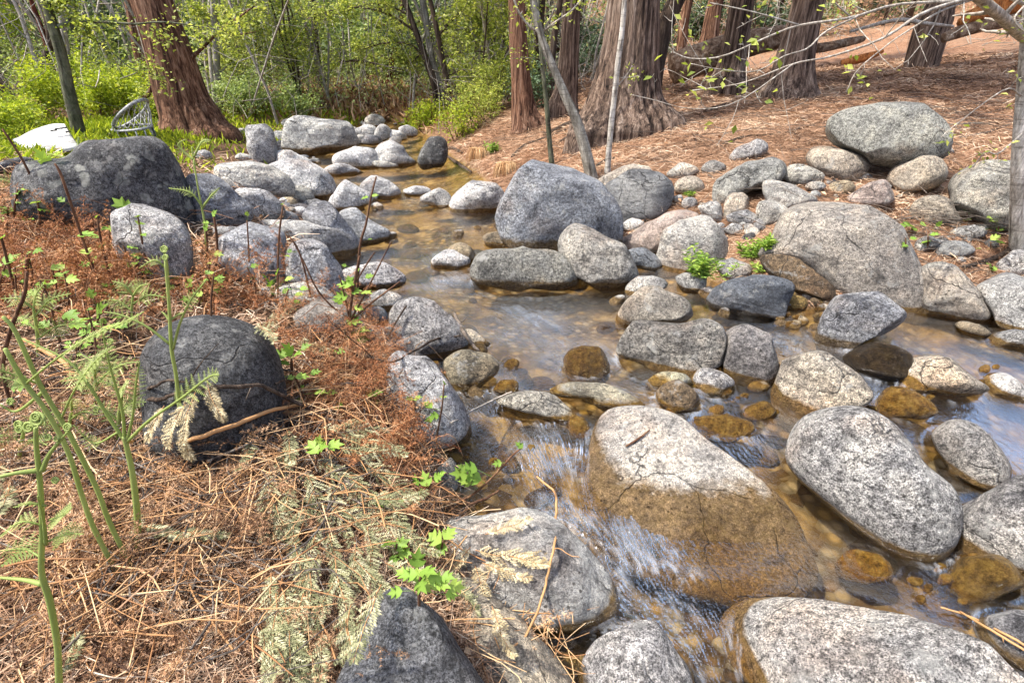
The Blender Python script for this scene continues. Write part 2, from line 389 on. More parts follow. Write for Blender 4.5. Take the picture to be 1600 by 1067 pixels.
M['dead_fern'] = mat_leaf('dead_bracken', G((.08, .036, .02), (.30, .16, .085), (.48, .29, .16), (.62, .45, .29)), .15, .8)
M['litter'] = mat_leaf('dry_needles_and_straw', G((.05, .026, .016), (.21, .115, .065), (.38, .235, .145), (.56, .40, .27), (.72, .60, .45)), .05, .85)
M['twig'] = mat_bark('grey_twig', [(.3, (.04, .032, .026)), (.5, (.13, .105, .085)), (.7, (.28, .24, .20))], 30, 12, .003)
M['pale_twig'] = mat_bark('pale_bare_twig', [(.3, (.16, .13, .10)), (.5, (.34, .30, .25)), (.7, (.56, .52, .46))], 30, 12, .003)
M['straw'] = mat_leaf('straw_stem', G((.25, .12, .05), (.45, .25, .11), (.62, .44, .25)), .05, .7)
M['stem_red'] = mat_bark('brown_plant_stem', [(.3, (.05, .025, .016)), (.5, (.12, .06, .035)), (.7, (.22, .13, .07))], 30, 12, .002)

# ------------------------------------------------------------------ ground, built as one sheet
def axis(lo, hi, mid, n, k):
    """coordinates crowded about mid"""
    s = np.linspace(-1, 1, n); v = np.sinh(s * k) / np.sinh(k); return np.where(v < 0, mid + v * (mid - lo), mid + v * (hi - mid))
gx = axis(-160, 160, .6, 380, 6.6); gy = axis(-120, 240, 1.7, 380, 6.9)
X, Y = np.meshgrid(gx, gy, indexing='ij'); Z, ins, dd, dl, dr, w0 = ground(X, Y, True)
near = 1 - smooth(4, 9, np.hypot(X, Y))
Z = Z + np.where(ins, 0, .022 * fbm(np.stack([X, Y, Z * 0], -1) * 14, 5, 3) * near)
nx, ny = X.shape; idx = np.arange(nx * ny).reshape(nx, ny)
Q = np.stack([idx[:-1, :-1], idx[1:, :-1], idx[1:, 1:], idx[:-1, 1:]], -1).reshape(-1, 4)
bedm = np.where(ins, 1.0, np.clip(1 - dd / .10, 0, 1)); leftm = np.where(dl < dr, 1.0, 0.0) * (1 - smooth(7, 14, Y))
gr = mesh_np('ground', np.stack([X, Y, Z], -1).reshape(-1, 3), Q, M['ground'], attrs={'bed': bedm.ravel(), 'left': leftm.ravel()})
gr['kind'] = 'structure'
# ------------------------------------------------------------------ stones
def ico(sub, _c={}):
    if sub not in _c:
        import bmesh
        bm = bmesh.new(); bmesh.ops.create_icosphere(bm, subdivisions=sub, radius=1.0)
        V = np.array([v.co[:] for v in bm.verts]); F = np.array([[v.index for v in f.verts] for f in bm.faces]); bm.free(); _c[sub] = (V, F)
    return _c[sub]
TINT = {'white': (.53, .515, .49, .75), 'pale': (.45, .43, .385, .7), 'grey': (.355, .35, .34, .85), 'gran': (.38, .365, .345, .95), 'warm': (.42, .365, .29, .7),
        'dark': (.15, .15, .155, .8), 'black': (.062, .062, .062, .6), 'blue': (.19, .205, .225, .6), 'slate': (.22, .225, .23, .45), 'brown': (.15, .105, .06, .8),
        'gold': (.22, .15, .05, .8), 'pink': (.42, .34, .29, .55), 'tan': (.36, .29, .19, .6)}
ROCKS = []
def radial(ab, n=256):
    """closed outline -> radius at n even angles about the origin, smoothed"""
    P = np.array(ab); m = len(P)
    Q = []
    for i in range(m):
        a, b, c, d = P[i - 1], P[i], P[(i + 1) % m], P[(i + 2) % m]
        for t in np.linspace(0, 1, 10, endpoint=False):
            Q.append(.5 * ((2 * b) + (c - a) * t + (2 * a - 5 * b + 4 * c - d) * t * t + (3 * b - a - 3 * c + d) * t ** 3))
    Q = np.array(Q); th = np.arctan2(Q[:, 1], Q[:, 0]); r = np.hypot(Q[:, 0], Q[:, 1]); o = np.argsort(th); th, r = th[o], r[o]
    g = np.linspace(-np.pi, np.pi, n, endpoint=False)
    R = np.interp(g, th, r, period=2 * np.pi)
    k = np.array([1, 2, 3, 2, 1.0]); k /= k.sum()
    return np.convolve(np.concatenate([R[-2:], R, R[:2]]), k, 'valid')
def rock(outline, tint, label, sub=4, thick=.85, cp=None, lift=0.0, delta=.45, rough=.095, cuts=8, wet=.05, gold=.6, name='rock', cat='rock', group=None, ext=1.16, p=.75, seed=None, mat=None, plane=None):
    if len(outline) == 5 and not hasattr(outline[0], '__len__'):
        cx, cy, rx, ry, rot = outline; c, s = math.cos(math.radians(rot)), math.sin(math.radians(rot))
        rr = np.random.default_rng(int(cx * 7 + cy * 13)); outline = []
        for k in range(9):
            a = 2 * math.pi * k / 9; q = 1 + rr.uniform(-.10, .10); u, v = rx * q * math.cos(a), ry * q * math.sin(a)
            outline.append((cx + u * c - v * s, cy + u * s + v * c))
    wet = wet * 1.35
    O = np.array(outline, float); seed = seed if seed is not None else int(O.sum()) % 9973
    rr = np.random.default_rng(seed)
    x0, y0 = O[:, 0], O[:, 1]; x1, y1 = np.roll(x0, -1), np.roll(y0, -1); cr = x0 * y1 - x1 * y0; A = cr.sum() / 2
    cx, cy = ((x0 + x1) * cr).sum() / (6 * A), ((y0 + y1) * cr).sum() / (6 * A)
    if cp is None:
        low = O[O[:, 1] > O[:, 1].max() - .18 * (O[:, 1].max() - O[:, 1].min())]; cp = (low[:, 0].mean(), O[:, 1].max())
    Pb = hit(*cp)
    n = ray(cx, cy); n /= np.linalg.norm(n)
    a_ = np.cross(n, [0, 0, 1]); a_ /= np.linalg.norm(a_); b_ = np.cross(a_, n)
    D = (Pb - CAM) @ n + lift
    W = (O[:, 0].max() - O[:, 0].min()) / FPX * D; H = (O[:, 1].max() - O[:, 1].min()) / FPX * D
    semi = .5 * thick * math.sqrt(W * H); D = D + delta * semi
    nn = n; Cp = CAM + n * D
    if plane is not None:      # a stone lying on a slope of its own: three picture points and their heights over the water
        PP = [px_water(q[0], q[1]) + np.array([0, 0, q[2]]) for q in plane]; nn = np.cross(PP[1] - PP[0], PP[2] - PP[0]); nn /= np.linalg.norm(nn)
        if nn @ n < 0: nn = -nn
        dc = ray(cx, cy); Cp = CAM + dc * ((PP[0] - CAM) @ nn / (dc @ nn)); D = (Cp - CAM) @ n
        a_ = np.cross(nn, [0, 1, 0.]); a_ /= np.linalg.norm(a_); b_ = np.cross(a_, nn)
        if a_[0] < 0: a_, b_ = -a_, -b_
    ab = []
    for q in O:
        d = ray(*q); P = CAM + d * (((Cp - CAM) @ nn) / (d @ nn)) - Cp; ab.append((P @ a_, P @ b_))
    ab = np.array(ab); S = ab[:, 1] < 0
    ab[S] *= 1 + (ext - 1) * (np.clip(-ab[S, 1:2] / (-ab[:, 1].min()), 0, 1))
    R = radial(ab); V0, F = ico(sub); V = V0.copy()
    if cuts >= 4:       # broken faces: the stone is part ball, part cut block
        m = rr.normal(size=(16, 3)); m /= np.linalg.norm(m, axis=1)[:, None]; o_ = rr.uniform(.78, 1.05, 16); hm = (V0 @ m.T / o_).max(1); q_ = np.clip(1 / np.clip(hm, .5, 3), .75, 1.35)
        lim = np.abs(V0[:, 2]) < .3; V = V0 * (.42 + .58 * q_ / q_[lim].mean())[:, None]
    # chisel a few flats, then waves and pits
    for _ in range(cuts):
        m = rr.normal(size=3); m[2] = -abs(m[2]) * 1.0; m /= np.linalg.norm(m); o = rr.uniform(.70, .92)
        e = np.clip(V @ m - o, 0, None); V = V - e[:, None] * m * .92
    th = np.arctan2(V[:, 1], V[:, 0]); rho = np.clip(np.hypot(V[:, 0], V[:, 1]), 1e-6, None); w = V[:, 2]
    Rt = np.interp(th, np.linspace(-np.pi, np.pi, 256, endpoint=False), R, period=2 * np.pi)
    lx = Rt * rho ** p * np.cos(th); ly = Rt * rho ** p * np.sin(th); lz = semi * np.sign(w) * np.abs(w) ** p
    L = np.stack([lx, ly, lz], -1); sz = math.sqrt(W * H)
    nr = np.stack([lx / (W + 1e-9), ly / (H + 1e-9), lz / (2 * semi)], -1); nr /= np.linalg.norm(nr, axis=1)[:, None] + 1e-9
    q = L / sz + seed * .37
    dsp = rough * (fbm(q * 2.1, seed, 3) * 1.0 + .45 * (.35 - np.abs(fbm(q * 4.3, seed + 5, 3))) + .18 * fbm(q * 13, seed + 9, 3)) * sz
    dsp *= np.clip(1.15 - rho ** 2, .15, 1)
    L = L + nr * dsp[:, None]
    if cuts >= 4: L[:, :2] *= 1.09
    C = Cp
    Wd = C + L[:, :1] * a_ + L[:, 1:2] * b_ + L[:, 2:3] * nn
    h, ins, *_ , w0 = ground(Wd[:, 0], Wd[:, 1], True)
    dr_ = np.minimum(dist_line(Wd[:, 0], Wd[:, 1], LB), dist_line(Wd[:, 0], Wd[:, 1], RB))
    above = Wd[:, 2] - w0
    wetv = np.clip(1 - (above - wet * .35) / max(wet, 1e-3), 0, 1) * np.where(ins | (dr_ < .15), 1.0, 0.0) if wet > 0 else np.zeros(len(V))
    base = Wd.mean(0)
    o = mesh_np(name, Wd, F[:, ::-1] if np.linalg.det(np.stack([a_, b_, nn])) < 0 else F, mat or M['rock'], attrs={'wet': wetv, 'gold': np.full(len(V), gold)}, world_origin=base)
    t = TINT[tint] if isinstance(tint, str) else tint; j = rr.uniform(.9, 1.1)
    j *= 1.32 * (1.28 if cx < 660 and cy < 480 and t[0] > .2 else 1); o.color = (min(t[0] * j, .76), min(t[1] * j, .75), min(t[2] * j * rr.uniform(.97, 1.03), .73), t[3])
    tag(o, label, cat, group)
    ROCKS.append(dict(o=o, C=C, W=W, H=H, D=D, px=(cx, cy), top=above.max(), r=.5 * sz, V=Wd))
    return o

# the big ones
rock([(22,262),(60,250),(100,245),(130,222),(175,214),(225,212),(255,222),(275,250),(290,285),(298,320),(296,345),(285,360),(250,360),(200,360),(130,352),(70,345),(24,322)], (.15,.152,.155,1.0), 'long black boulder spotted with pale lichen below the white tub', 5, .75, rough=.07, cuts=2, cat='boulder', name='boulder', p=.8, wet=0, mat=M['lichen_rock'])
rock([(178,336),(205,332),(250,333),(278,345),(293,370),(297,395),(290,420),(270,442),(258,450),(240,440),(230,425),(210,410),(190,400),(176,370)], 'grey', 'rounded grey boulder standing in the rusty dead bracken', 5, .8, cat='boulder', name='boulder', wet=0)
rock([(218,575),(225,545),(245,520),(280,500),(320,493),(365,498),(405,515),(430,545),(442,590),(440,640),(425,680),(395,705),(350,722),(300,728),(260,715),(235,690),(222,640)], (.10,.102,.105,.9), 'smooth round charcoal boulder among the fern shoots on the bank', 5, .9, rough=.035, cat='boulder', name='boulder', wet=0, cuts=0, p=.95)
rock([(570,985),(590,950),(615,930),(640,932),(660,955),(690,975),(715,1010),(735,1050),(750,1140),(640,1190),(510,1160),(535,1050)], (.17,.175,.18,.9), 'peaked dark grey rock rising under the green cedar sprays', 5, .8, cat='boulder', name='boulder', wet=0, rough=.07)
rock([(715,915),(745,905),(780,935),(820,970),(860,1020),(895,1075),(890,1140),(780,1160),(730,1050)], 'warm', 'tan slanting rock strewn with dry straw at the bank foot', 4, .7, wet=.03)
rock([(684,812),(720,800),(790,798),(830,805),(870,830),(905,865),(935,905),(950,940),(940,968),(900,984),(850,980),(800,955),(750,925),(700,880)], (.56,.55,.53,.6), 'broad white boulder with a straw cedar spray lying on it', 5, .75, cat='boulder', name='boulder', wet=.045, gold=.8)
rock([(910,1040),(925,1010),(955,990),(995,985),(1030,990),(1060,1020),(1085,1060),(1085,1120),(1000,1150),(915,1115)], 'gran', 'domed speckled granite rock at the foot of the brown chute', 5, .8, wet=.04, rough=.03)
rock([(1152,972),(1175,945),(1220,942),(1290,950),(1370,965),(1430,985),(1490,1010),(1540,1045),(1590,1100),(1560,1200),(1350,1240),(1240,1160),(1190,1065),(1160,1012)], 'gran', 'wide pale flat-topped granite boulder, front-most in the clear shallows', 5, .6, cat='boulder', name='boulder', wet=.035, rough=.03)
rock([(1530,972),(1560,955),(1600,955),(1660,985),(1650,1050),(1590,1048),(1550,1012)], 'grey', 'small grey rock crossed by pale grass stems beside the clear shallows', 4, .8, wet=.05)
rock([(918,720),(925,675),(945,645),(980,637),(1020,640),(1060,655),(1100,690),(1150,725),(1200,765),(1240,810),(1262,860),(1277,905),(1250,940),(1180,955),(1100,938),(1020,912),(950,872),(915,820),(908,770)], (.47,.435,.395,.75), 'great flat boulder, dry pale top and brown flank under running water', 5, .26, plane=[(960,640,.06),(1180,950,-.21),(1240,800,-.045)], rough=.016, cuts=1, cat='boulder', name='boulder', wet=.045, gold=.40, ext=1.0)
rock([(1232,700),(1240,670),(1260,650),(1295,638),(1335,635),(1370,645),(1400,665),(1425,695),(1455,728),(1488,760),(1503,800),(1485,840),(1450,862),(1405,858),(1350,825),(1300,785),(1262,752),(1238,725)], (.36,.35,.335,1.0), 'large egg-shaped salt-and-pepper granite boulder ringed by golden wet moss', 5, .72, cat='boulder', name='boulder', wet=.05, gold=.9, rough=.025, cuts=1)
rock([(1454,690),(1465,668),(1485,658),(1510,662),(1535,680),(1560,705),(1574,725),(1572,748),(1550,764),(1520,758),(1490,735),(1465,712)], (.34,.32,.285,.95), 'small blunt granite block between the egg-shaped boulder and fast water', 5, .8, wet=.035, rough=.03)
rock([(1487,815),(1500,795),(1540,775),(1580,755),(1620,740),(1700,760),(1730,850),(1660,905),(1600,900),(1555,885),(1510,852)], 'gran', 'big sloping grey granite boulder cut off by the frame edge', 5, .7, cat='boulder', name='boulder', wet=.04, rough=.035)
rock([(1204,610),(1212,580),(1235,560),(1270,550),(1295,556),(1320,572),(1350,590),(1375,612),(1372,630),(1345,638),(1310,640),(1270,648),(1240,645),(1215,632)], (.42,.37,.29,.9), 'buff boulder with rusty and black blotches above the egg-shaped boulder', 5, .8, cat='boulder', name='boulder', wet=.05, gold=.5, rough=.06)
rock([(967,545),(975,525),(1000,510),(1030,506),(1070,507),(1100,505),(1125,512),(1135,530),(1133,555),(1125,572),(1100,584),(1070,582),(1030,574),(1000,564),(975,557)], (.37,.345,.30,.95), 'long wrinkled granite boulder lying mid-stream', 5, .8, cat='boulder', name='boulder', wet=.03, rough=.06)
rock([(1128,545),(1135,520),(1155,508),(1175,510),(1200,530),(1218,560),(1212,582),(1185,595),(1155,592),(1135,580)], (.27,.25,.23,.9), 'dark round rock leaning against the long wrinkled boulder', 5, .9, wet=.035, rough=.05)
rock([(966,492),(972,472),(990,458),(1015,450),(1040,456),(1065,462),(1077,475),(1076,492),(1060,504),(1030,506),(1000,510),(975,510)], (.40,.36,.29,.8), 'low rounded buff rock with water sheeting off its front', 4, .8, wet=.03)
rock([(742,410),(750,395),(775,389),(820,390),(865,392),(890,405),(900,425),(893,442),(870,449),(830,447),(790,442),(755,437),(743,425)], (.22,.215,.19,.95), 'loaf-shaped dark rock lying in front of the great blue-grey boulder', 5, .85, wet=.06, gold=.4, rough=.03)
rock([(880,390),(890,368),(905,358),(925,362),(950,375),(975,390),(990,410),(993,430),(980,447),(950,450),(920,444),(900,432),(888,415)], (.30,.285,.255,.9), 'hunched creased granite rock between the loaf-shaped rock and pink slab', 5, .8, wet=.05, gold=.5, rough=.07)
rock([(773,325),(780,295),(795,270),(815,256),(840,253),(870,256),(905,268),(935,290),(955,315),(960,335),(950,360),(935,377),(905,390),(870,393),(830,391),(805,380),(786,357)], (.25,.265,.285,.85), 'great blue-grey boulder with a forked crack beside the pool outlet', 5, .85, cat='boulder', name='boulder', wet=.10, gold=.4, rough=.055, cuts=5)
rock([(948,300),(965,280),(985,267),(1005,265),(1030,272),(1048,290),(1048,310),(1035,330),(1005,345),(970,347),(953,335)], 'slate', 'flat-faced slate grey slab leaning behind the great blue-grey boulder', 4, .5, cuts=6, wet=0)
rock([(933,285),(945,272),(970,262),(1000,258),(1020,262),(1020,285),(990,300),(960,308),(943,302)], 'warm', 'buff stone half hidden behind the slate grey slab', 4, .7, cp=(975,300), wet=0)
rock([(965,383),(990,365),(1020,345),(1045,331),(1070,328),(1090,335),(1080,352),(1055,368),(1038,387),(1000,394)], 'pink', 'low pinkish pale slab sloping to the water', 4, .8, wet=.02)
rock([(1033,365),(1050,352),(1075,340),(1100,333),(1120,345),(1134,365),(1138,385),(1128,405),(1105,418),(1070,422),(1040,417),(1032,395)], 'pale', 'square-shouldered pale boulder behind the leafy green clump', 5, .8, cat='boulder', name='boulder', wet=.02, rough=.06)
rock([(1190,398),(1200,370),(1215,340),(1240,318),(1270,310),(1310,312),(1350,325),(1385,350),(1410,380),(1425,415),(1428,445),(1415,467),(1390,472),(1350,468),(1310,460),(1285,440),(1262,422),(1235,408),(1208,404)], (.36,.325,.28,.75), 'biggest tan-grey boulder with a slanting crack, overhanging the pebbles', 5, .75, cp=(1370,470), cat='boulder', name='boulder', wet=.03, rough=.05, cuts=5)
rock([(1196,404),(1235,402),(1275,420),(1300,445),(1303,470),(1280,470),(1240,450),(1205,430)], 'brown', 'rusty brown rock tucked under the biggest tan-grey boulder', 4, .5, wet=.03)
rock([(1114,465),(1125,445),(1145,433),(1170,430),(1200,430),(1222,438),(1231,452),(1222,475),(1217,494),(1180,492),(1150,487),(1120,480)], (.13,.145,.165,.6), 'dark blue-grey boulder at the mouth of the side pool', 5, .8, wet=.03, gold=.1, cat='boulder', name='boulder')
rock([(1281,505),(1290,480),(1310,465),(1340,458),(1375,460),(1400,475),(1416,492),(1405,507),(1380,520),(1350,532),(1320,541),(1290,528)], (.30,.305,.31,1.0), 'grey rock banded with black where the little fall begins', 5, .8, wet=.045, gold=.3, rough=.05)
rock([(1431,445),(1440,425),(1460,415),(1480,416),(1505,430),(1525,455),(1545,490),(1530,500),(1500,498),(1465,488),(1440,473)], (.42,.40,.34,.6), 'cream-topped rounded rock at the far edge of the golden shallows', 5, .8, wet=.025)
rock([(1532,455),(1550,435),(1575,427),(1600,435),(1640,452),(1640,505),(1600,517),(1570,514),(1545,487)], 'grey', 'grey rock with diagonal creases next to the cream-topped rock', 4, .8, wet=.035)
rock([(1555,412),(1575,396),(1600,392),(1645,400),(1640,425),(1590,432),(1565,424)], 'gran', 'low granite stone behind the creased grey rock near the birch foot', 4, .8, wet=0)
rock([(1288,210),(1292,190),(1305,180),(1330,170),(1370,163),(1410,164),(1450,172),(1475,185),(1487,205),(1483,225),(1465,243),(1430,250),(1400,257),(1370,250),(1330,240),(1300,228)], (.30,.30,.27,.8), 'long flat-topped boulder perched across three smaller stones', 5, .62, cp=(1390,290), cat='boulder', name='boulder', wet=0, rough=.055, cuts=5, ext=1.0, p=.75)
rock([(1390,282),(1398,262),(1420,251),(1450,248),(1468,255),(1474,270),(1465,285),(1440,296),(1410,302),(1395,295)], 'warm', 'smooth round stone propping the near corner of the perched boulder', 4, .9, wet=0)
rock([(1261,245),(1275,231),(1300,228),(1330,236),(1355,250),(1362,262),(1345,278),(1320,282),(1290,272),(1268,260)], 'warm', 'tan wedge of stone under the upstream end of the perched boulder', 4, .9, wet=0)
rock([(1322,315),(1345,295),(1365,284),(1385,281),(1394,295),(1394,310),(1378,323),(1345,323)], 'pink', 'pinkish wedge stone below the perched boulder', 4, .8, wet=0)
rock([(1295,292),(1305,284),(1325,283),(1336,292),(1330,301),(1308,303)], 'tan', 'tiny yellowish stone in the needles below the perched boulder', 3, .8, wet=0)
rock((1272,291,16,7,0), 'grey', 'tiny grey stone beside the tiny yellowish stone', 3, wet=0)
rock([(1484,290),(1500,272),(1530,262),(1570,257),(1605,257),(1630,280),(1625,332),(1590,354),(1550,357),(1520,342),(1500,326),(1489,305)], (.35,.335,.29,.8), 'large rough boulder half behind the slim birch trunk', 5, .8, cat='boulder', name='boulder', wet=0)
rock([(1423,325),(1435,310),(1460,304),(1485,315),(1500,335),(1505,346),(1480,351),(1445,347),(1428,339)], 'warm', 'low domed stone among seedlings next to the large rough boulder', 4, .8, wet=0)
rock([(1222,275),(1232,261),(1250,257),(1272,265),(1285,273),(1275,283),(1255,290),(1235,286)], 'pale', 'pale stone wedged between the tan wedge and the long mossy rock', 4, .8, wet=0)
rock([(1118,290),(1128,275),(1150,262),(1180,255),(1205,248),(1228,253),(1236,268),(1222,285),(1195,292),(1165,300),(1148,312),(1132,318),(1121,310)], (.31,.31,.28,.7), 'long mossy grey rock with wavy creases on the needle slope', 5, .8, wet=0, rough=.07)
rock([(1189,300),(1195,285),(1215,283),(1240,290),(1262,302),(1273,312),(1250,319),(1220,325),(1200,317)], 'pale', 'flattish pale rock just above the biggest tan-grey boulder', 4, .8, wet=0)
rock([(1182,330),(1192,317),(1210,314),(1228,325),(1226,340),(1205,350),(1190,345)], 'pale', 'small pale round stone at the shoulder of the biggest boulder', 4, .8, wet=0)
rock([(1133,318),(1142,303),(1158,302),(1168,312),(1166,328),(1150,336),(1137,330)], 'warm', 'tan upright cobble below the long mossy grey rock', 4, .8, wet=0)
rock([(1139,342),(1152,331),(1172,330),(1187,340),(1185,349),(1160,351)], 'grey', 'flat oval grey cobble under the tan upright cobble', 3, .8, wet=0)
rock([(1090,324),(1100,318),(1120,312),(1127,325),(1126,347),(1106,337)], 'grey', 'pointed little rock behind the square-shouldered pale boulder', 3, .7, wet=0)
rock([(1145,248),(1152,232),(1170,223),(1190,220),(1200,228),(1195,240),(1170,249)], 'grey', 'grey stone alone highest on the needle slope', 4, .7, wet=0)
rock([(1097,265),(1105,254),(1118,251),(1131,257),(1130,265),(1112,271)], 'pale', 'small whitish stone left of the long mossy grey rock', 3, .7, wet=0)
rock([(1043,272),(1055,260),(1072,255),(1086,260),(1088,268),(1075,277),(1055,278)], 'pale', 'flat whitish stone uphill of the slate grey slab', 3, .7, wet=0)
rock([(1055,285),(1068,277),(1085,277),(1098,287),(1095,298),(1075,302),(1058,298)], 'warm', 'rounded tan stone beside the slate grey slab', 3, .8, wet=0)
rock([(972,358),(980,345),(1000,343),(1007,350),(992,361)], 'white', 'small white angular stone on the top end of the pink slab', 3, .8, wet=0)
rock([(973,400),(985,390),(1005,388),(1022,396),(1030,412),(1015,419),(990,414)], 'blue', 'low blue-grey stone at the water between hunched rock and pale boulder', 4, .8, wet=.02, gold=.2)
rock([(981,448),(990,436),(1010,430),(1030,433),(1042,442),(1032,452),(1000,460),(985,459)], 'gran', 'small oval rock in the mouth of the side pool', 4, .8, wet=.02)
rock([(1058,435),(1075,428),(1098,430),(1106,440),(1101,453),(1080,457),(1065,451)], 'grey', 'little grey rock directly under the leafy green clump', 4, .8, wet=.03)
rock((1147,420,28,14,10), 'grey', 'flat grey stone sunk in needles by the dark blue-grey boulder', 3, wet=0)
rock((1147,358,14,9,5), 'grey', 'knob of grey stone above the leafy seedlings', 3, wet=0); rock((1176,362,12,7,0), 'pale', 'flat light cobble next to the knob of grey stone', 3, wet=0)
rock((1168,340,8,6,0), 'pale', 'thumb-sized pale pebble near the tan upright cobble', 3, wet=0); rock((1060,310,8,6,0), 'grey', 'dark pebble in needles beside the slate grey slab', 3, wet=0)
rock((1078,317,13,8,-5), 'grey', 'mossy egg-sized cobble above the pink slab', 3, wet=0); rock((1490,390,30,13,2), 'slate', 'low slate grey stone flush with the needles by the birch', 4, wet=0)
rock((1447,382,22,10,-12), 'grey', 'flat creased stone under small green seedlings', 3, wet=0); rock((1512,364,30,11,0), 'grey', 'long low stone at the foot of the large rough boulder', 4, wet=0)
rock((1475,232,16,8,20), 'pale', 'small pale stone peeping from behind the perched boulder', 3, wet=0)
rock((1228,370,0.1,0.1,0) if False else (1240,472,20,11,5), 'gold', 'amber cobble in the gravel under the biggest boulder', 3, wet=.02)
# rocks in and beside the far reach, upstream
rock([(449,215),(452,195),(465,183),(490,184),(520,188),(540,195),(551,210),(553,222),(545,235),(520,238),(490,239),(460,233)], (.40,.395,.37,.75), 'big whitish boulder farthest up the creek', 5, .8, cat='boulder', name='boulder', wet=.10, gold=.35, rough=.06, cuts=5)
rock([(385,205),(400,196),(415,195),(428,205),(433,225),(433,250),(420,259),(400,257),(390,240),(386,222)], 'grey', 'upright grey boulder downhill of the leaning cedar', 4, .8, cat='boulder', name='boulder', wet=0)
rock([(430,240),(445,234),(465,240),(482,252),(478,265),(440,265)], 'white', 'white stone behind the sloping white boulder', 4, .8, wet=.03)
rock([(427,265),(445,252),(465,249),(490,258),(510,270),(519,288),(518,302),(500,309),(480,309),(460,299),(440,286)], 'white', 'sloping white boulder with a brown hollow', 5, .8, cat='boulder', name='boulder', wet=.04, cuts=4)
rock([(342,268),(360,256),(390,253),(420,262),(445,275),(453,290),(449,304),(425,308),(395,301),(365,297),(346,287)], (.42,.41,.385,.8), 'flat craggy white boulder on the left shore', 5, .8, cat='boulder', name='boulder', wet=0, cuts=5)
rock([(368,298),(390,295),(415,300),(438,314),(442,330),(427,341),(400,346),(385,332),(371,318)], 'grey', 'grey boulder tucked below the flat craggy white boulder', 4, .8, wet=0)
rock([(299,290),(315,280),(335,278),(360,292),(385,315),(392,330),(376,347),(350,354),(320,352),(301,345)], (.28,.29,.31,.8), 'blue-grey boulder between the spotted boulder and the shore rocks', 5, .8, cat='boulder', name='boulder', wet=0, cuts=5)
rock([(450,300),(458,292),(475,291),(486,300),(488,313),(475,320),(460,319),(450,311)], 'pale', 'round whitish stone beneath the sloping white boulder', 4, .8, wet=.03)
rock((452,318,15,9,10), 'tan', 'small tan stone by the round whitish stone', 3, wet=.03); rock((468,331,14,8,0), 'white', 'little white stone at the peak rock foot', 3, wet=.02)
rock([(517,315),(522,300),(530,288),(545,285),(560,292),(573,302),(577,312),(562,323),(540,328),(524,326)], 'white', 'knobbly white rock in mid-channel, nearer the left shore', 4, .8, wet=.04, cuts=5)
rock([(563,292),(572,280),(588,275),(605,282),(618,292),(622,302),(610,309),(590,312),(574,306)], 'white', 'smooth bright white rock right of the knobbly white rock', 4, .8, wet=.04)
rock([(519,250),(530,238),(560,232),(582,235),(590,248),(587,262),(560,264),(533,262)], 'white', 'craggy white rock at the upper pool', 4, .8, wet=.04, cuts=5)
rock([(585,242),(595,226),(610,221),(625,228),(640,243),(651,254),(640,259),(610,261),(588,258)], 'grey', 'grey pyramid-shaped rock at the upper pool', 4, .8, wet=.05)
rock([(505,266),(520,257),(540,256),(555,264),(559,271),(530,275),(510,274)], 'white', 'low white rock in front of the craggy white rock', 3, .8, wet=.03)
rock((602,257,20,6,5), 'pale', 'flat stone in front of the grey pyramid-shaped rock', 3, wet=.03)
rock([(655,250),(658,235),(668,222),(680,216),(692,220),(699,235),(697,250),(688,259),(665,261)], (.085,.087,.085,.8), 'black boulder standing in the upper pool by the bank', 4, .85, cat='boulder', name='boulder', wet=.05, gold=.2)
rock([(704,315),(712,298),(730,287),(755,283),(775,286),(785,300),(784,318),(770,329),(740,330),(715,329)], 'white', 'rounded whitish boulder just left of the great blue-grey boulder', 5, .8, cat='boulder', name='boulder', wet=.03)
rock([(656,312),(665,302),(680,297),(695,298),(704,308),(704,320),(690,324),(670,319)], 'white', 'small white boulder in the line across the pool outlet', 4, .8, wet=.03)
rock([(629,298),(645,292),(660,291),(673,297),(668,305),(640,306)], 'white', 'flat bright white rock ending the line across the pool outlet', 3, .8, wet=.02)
for k, (x, y, a, b, r, lb) in enumerate([(585,188,14,10,8,'three-cornered whitish rock on the far shore'), (549,208,13,9,0,'squat grey rock far upstream beside the big whitish boulder'), (572,206,17,11,0,'pale rock in the middle of the far row'),
        (597,208,13,12,5,'square grey rock standing tallest in the far row'), (563,218,11,7,0,'little dark rock wading below the far row'), (580,219,15,8,0,'pale rounded rock wading below the far row'), (619,212,15,8,10,'long grey stone ending the far row'),
        (637,205,15,9,10,'peaked grey rock behind the far row'), (617,220,10,7,0,'cracked white stone at the still pool'), (448,193,9,7,0,'small grey rock behind the big whitish boulder'), (437,214,12,10,0,'pale rock against the side of the big whitish boulder'),
        (441,228,12,8,0,'whitish cobble at the side of the big whitish boulder'), (473,246,10,4,0,'thin tan stone in the upper channel'), (491,251,8,3.5,0,'thin grey stone in the upper channel'),
        (318,242,14,7,5,'whitish stone in needles below the leaning cedar'), (380,246,12,6,10,'dark cobble by the upright grey boulder'), (377,205,9,5,0,'white cobble at the grass edge near the leaning cedar')]):
    rock((x, y, a, b, r), ['pale', 'grey', 'white', 'grey'][k % 4], lb, 3, wet=.02 if 430 < x < 660 else 0)
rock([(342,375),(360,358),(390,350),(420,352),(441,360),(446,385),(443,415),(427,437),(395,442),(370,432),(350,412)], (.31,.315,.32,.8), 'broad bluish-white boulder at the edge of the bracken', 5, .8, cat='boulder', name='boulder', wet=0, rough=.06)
rock([(405,350),(440,345),(480,348),(510,355),(535,365),(545,382),(532,397),(505,402),(470,387),(430,380)], (.36,.355,.345,.65), 'long low grey boulder with a rusty end', 5, .8, wet=.05, cat='boulder', name='boulder')
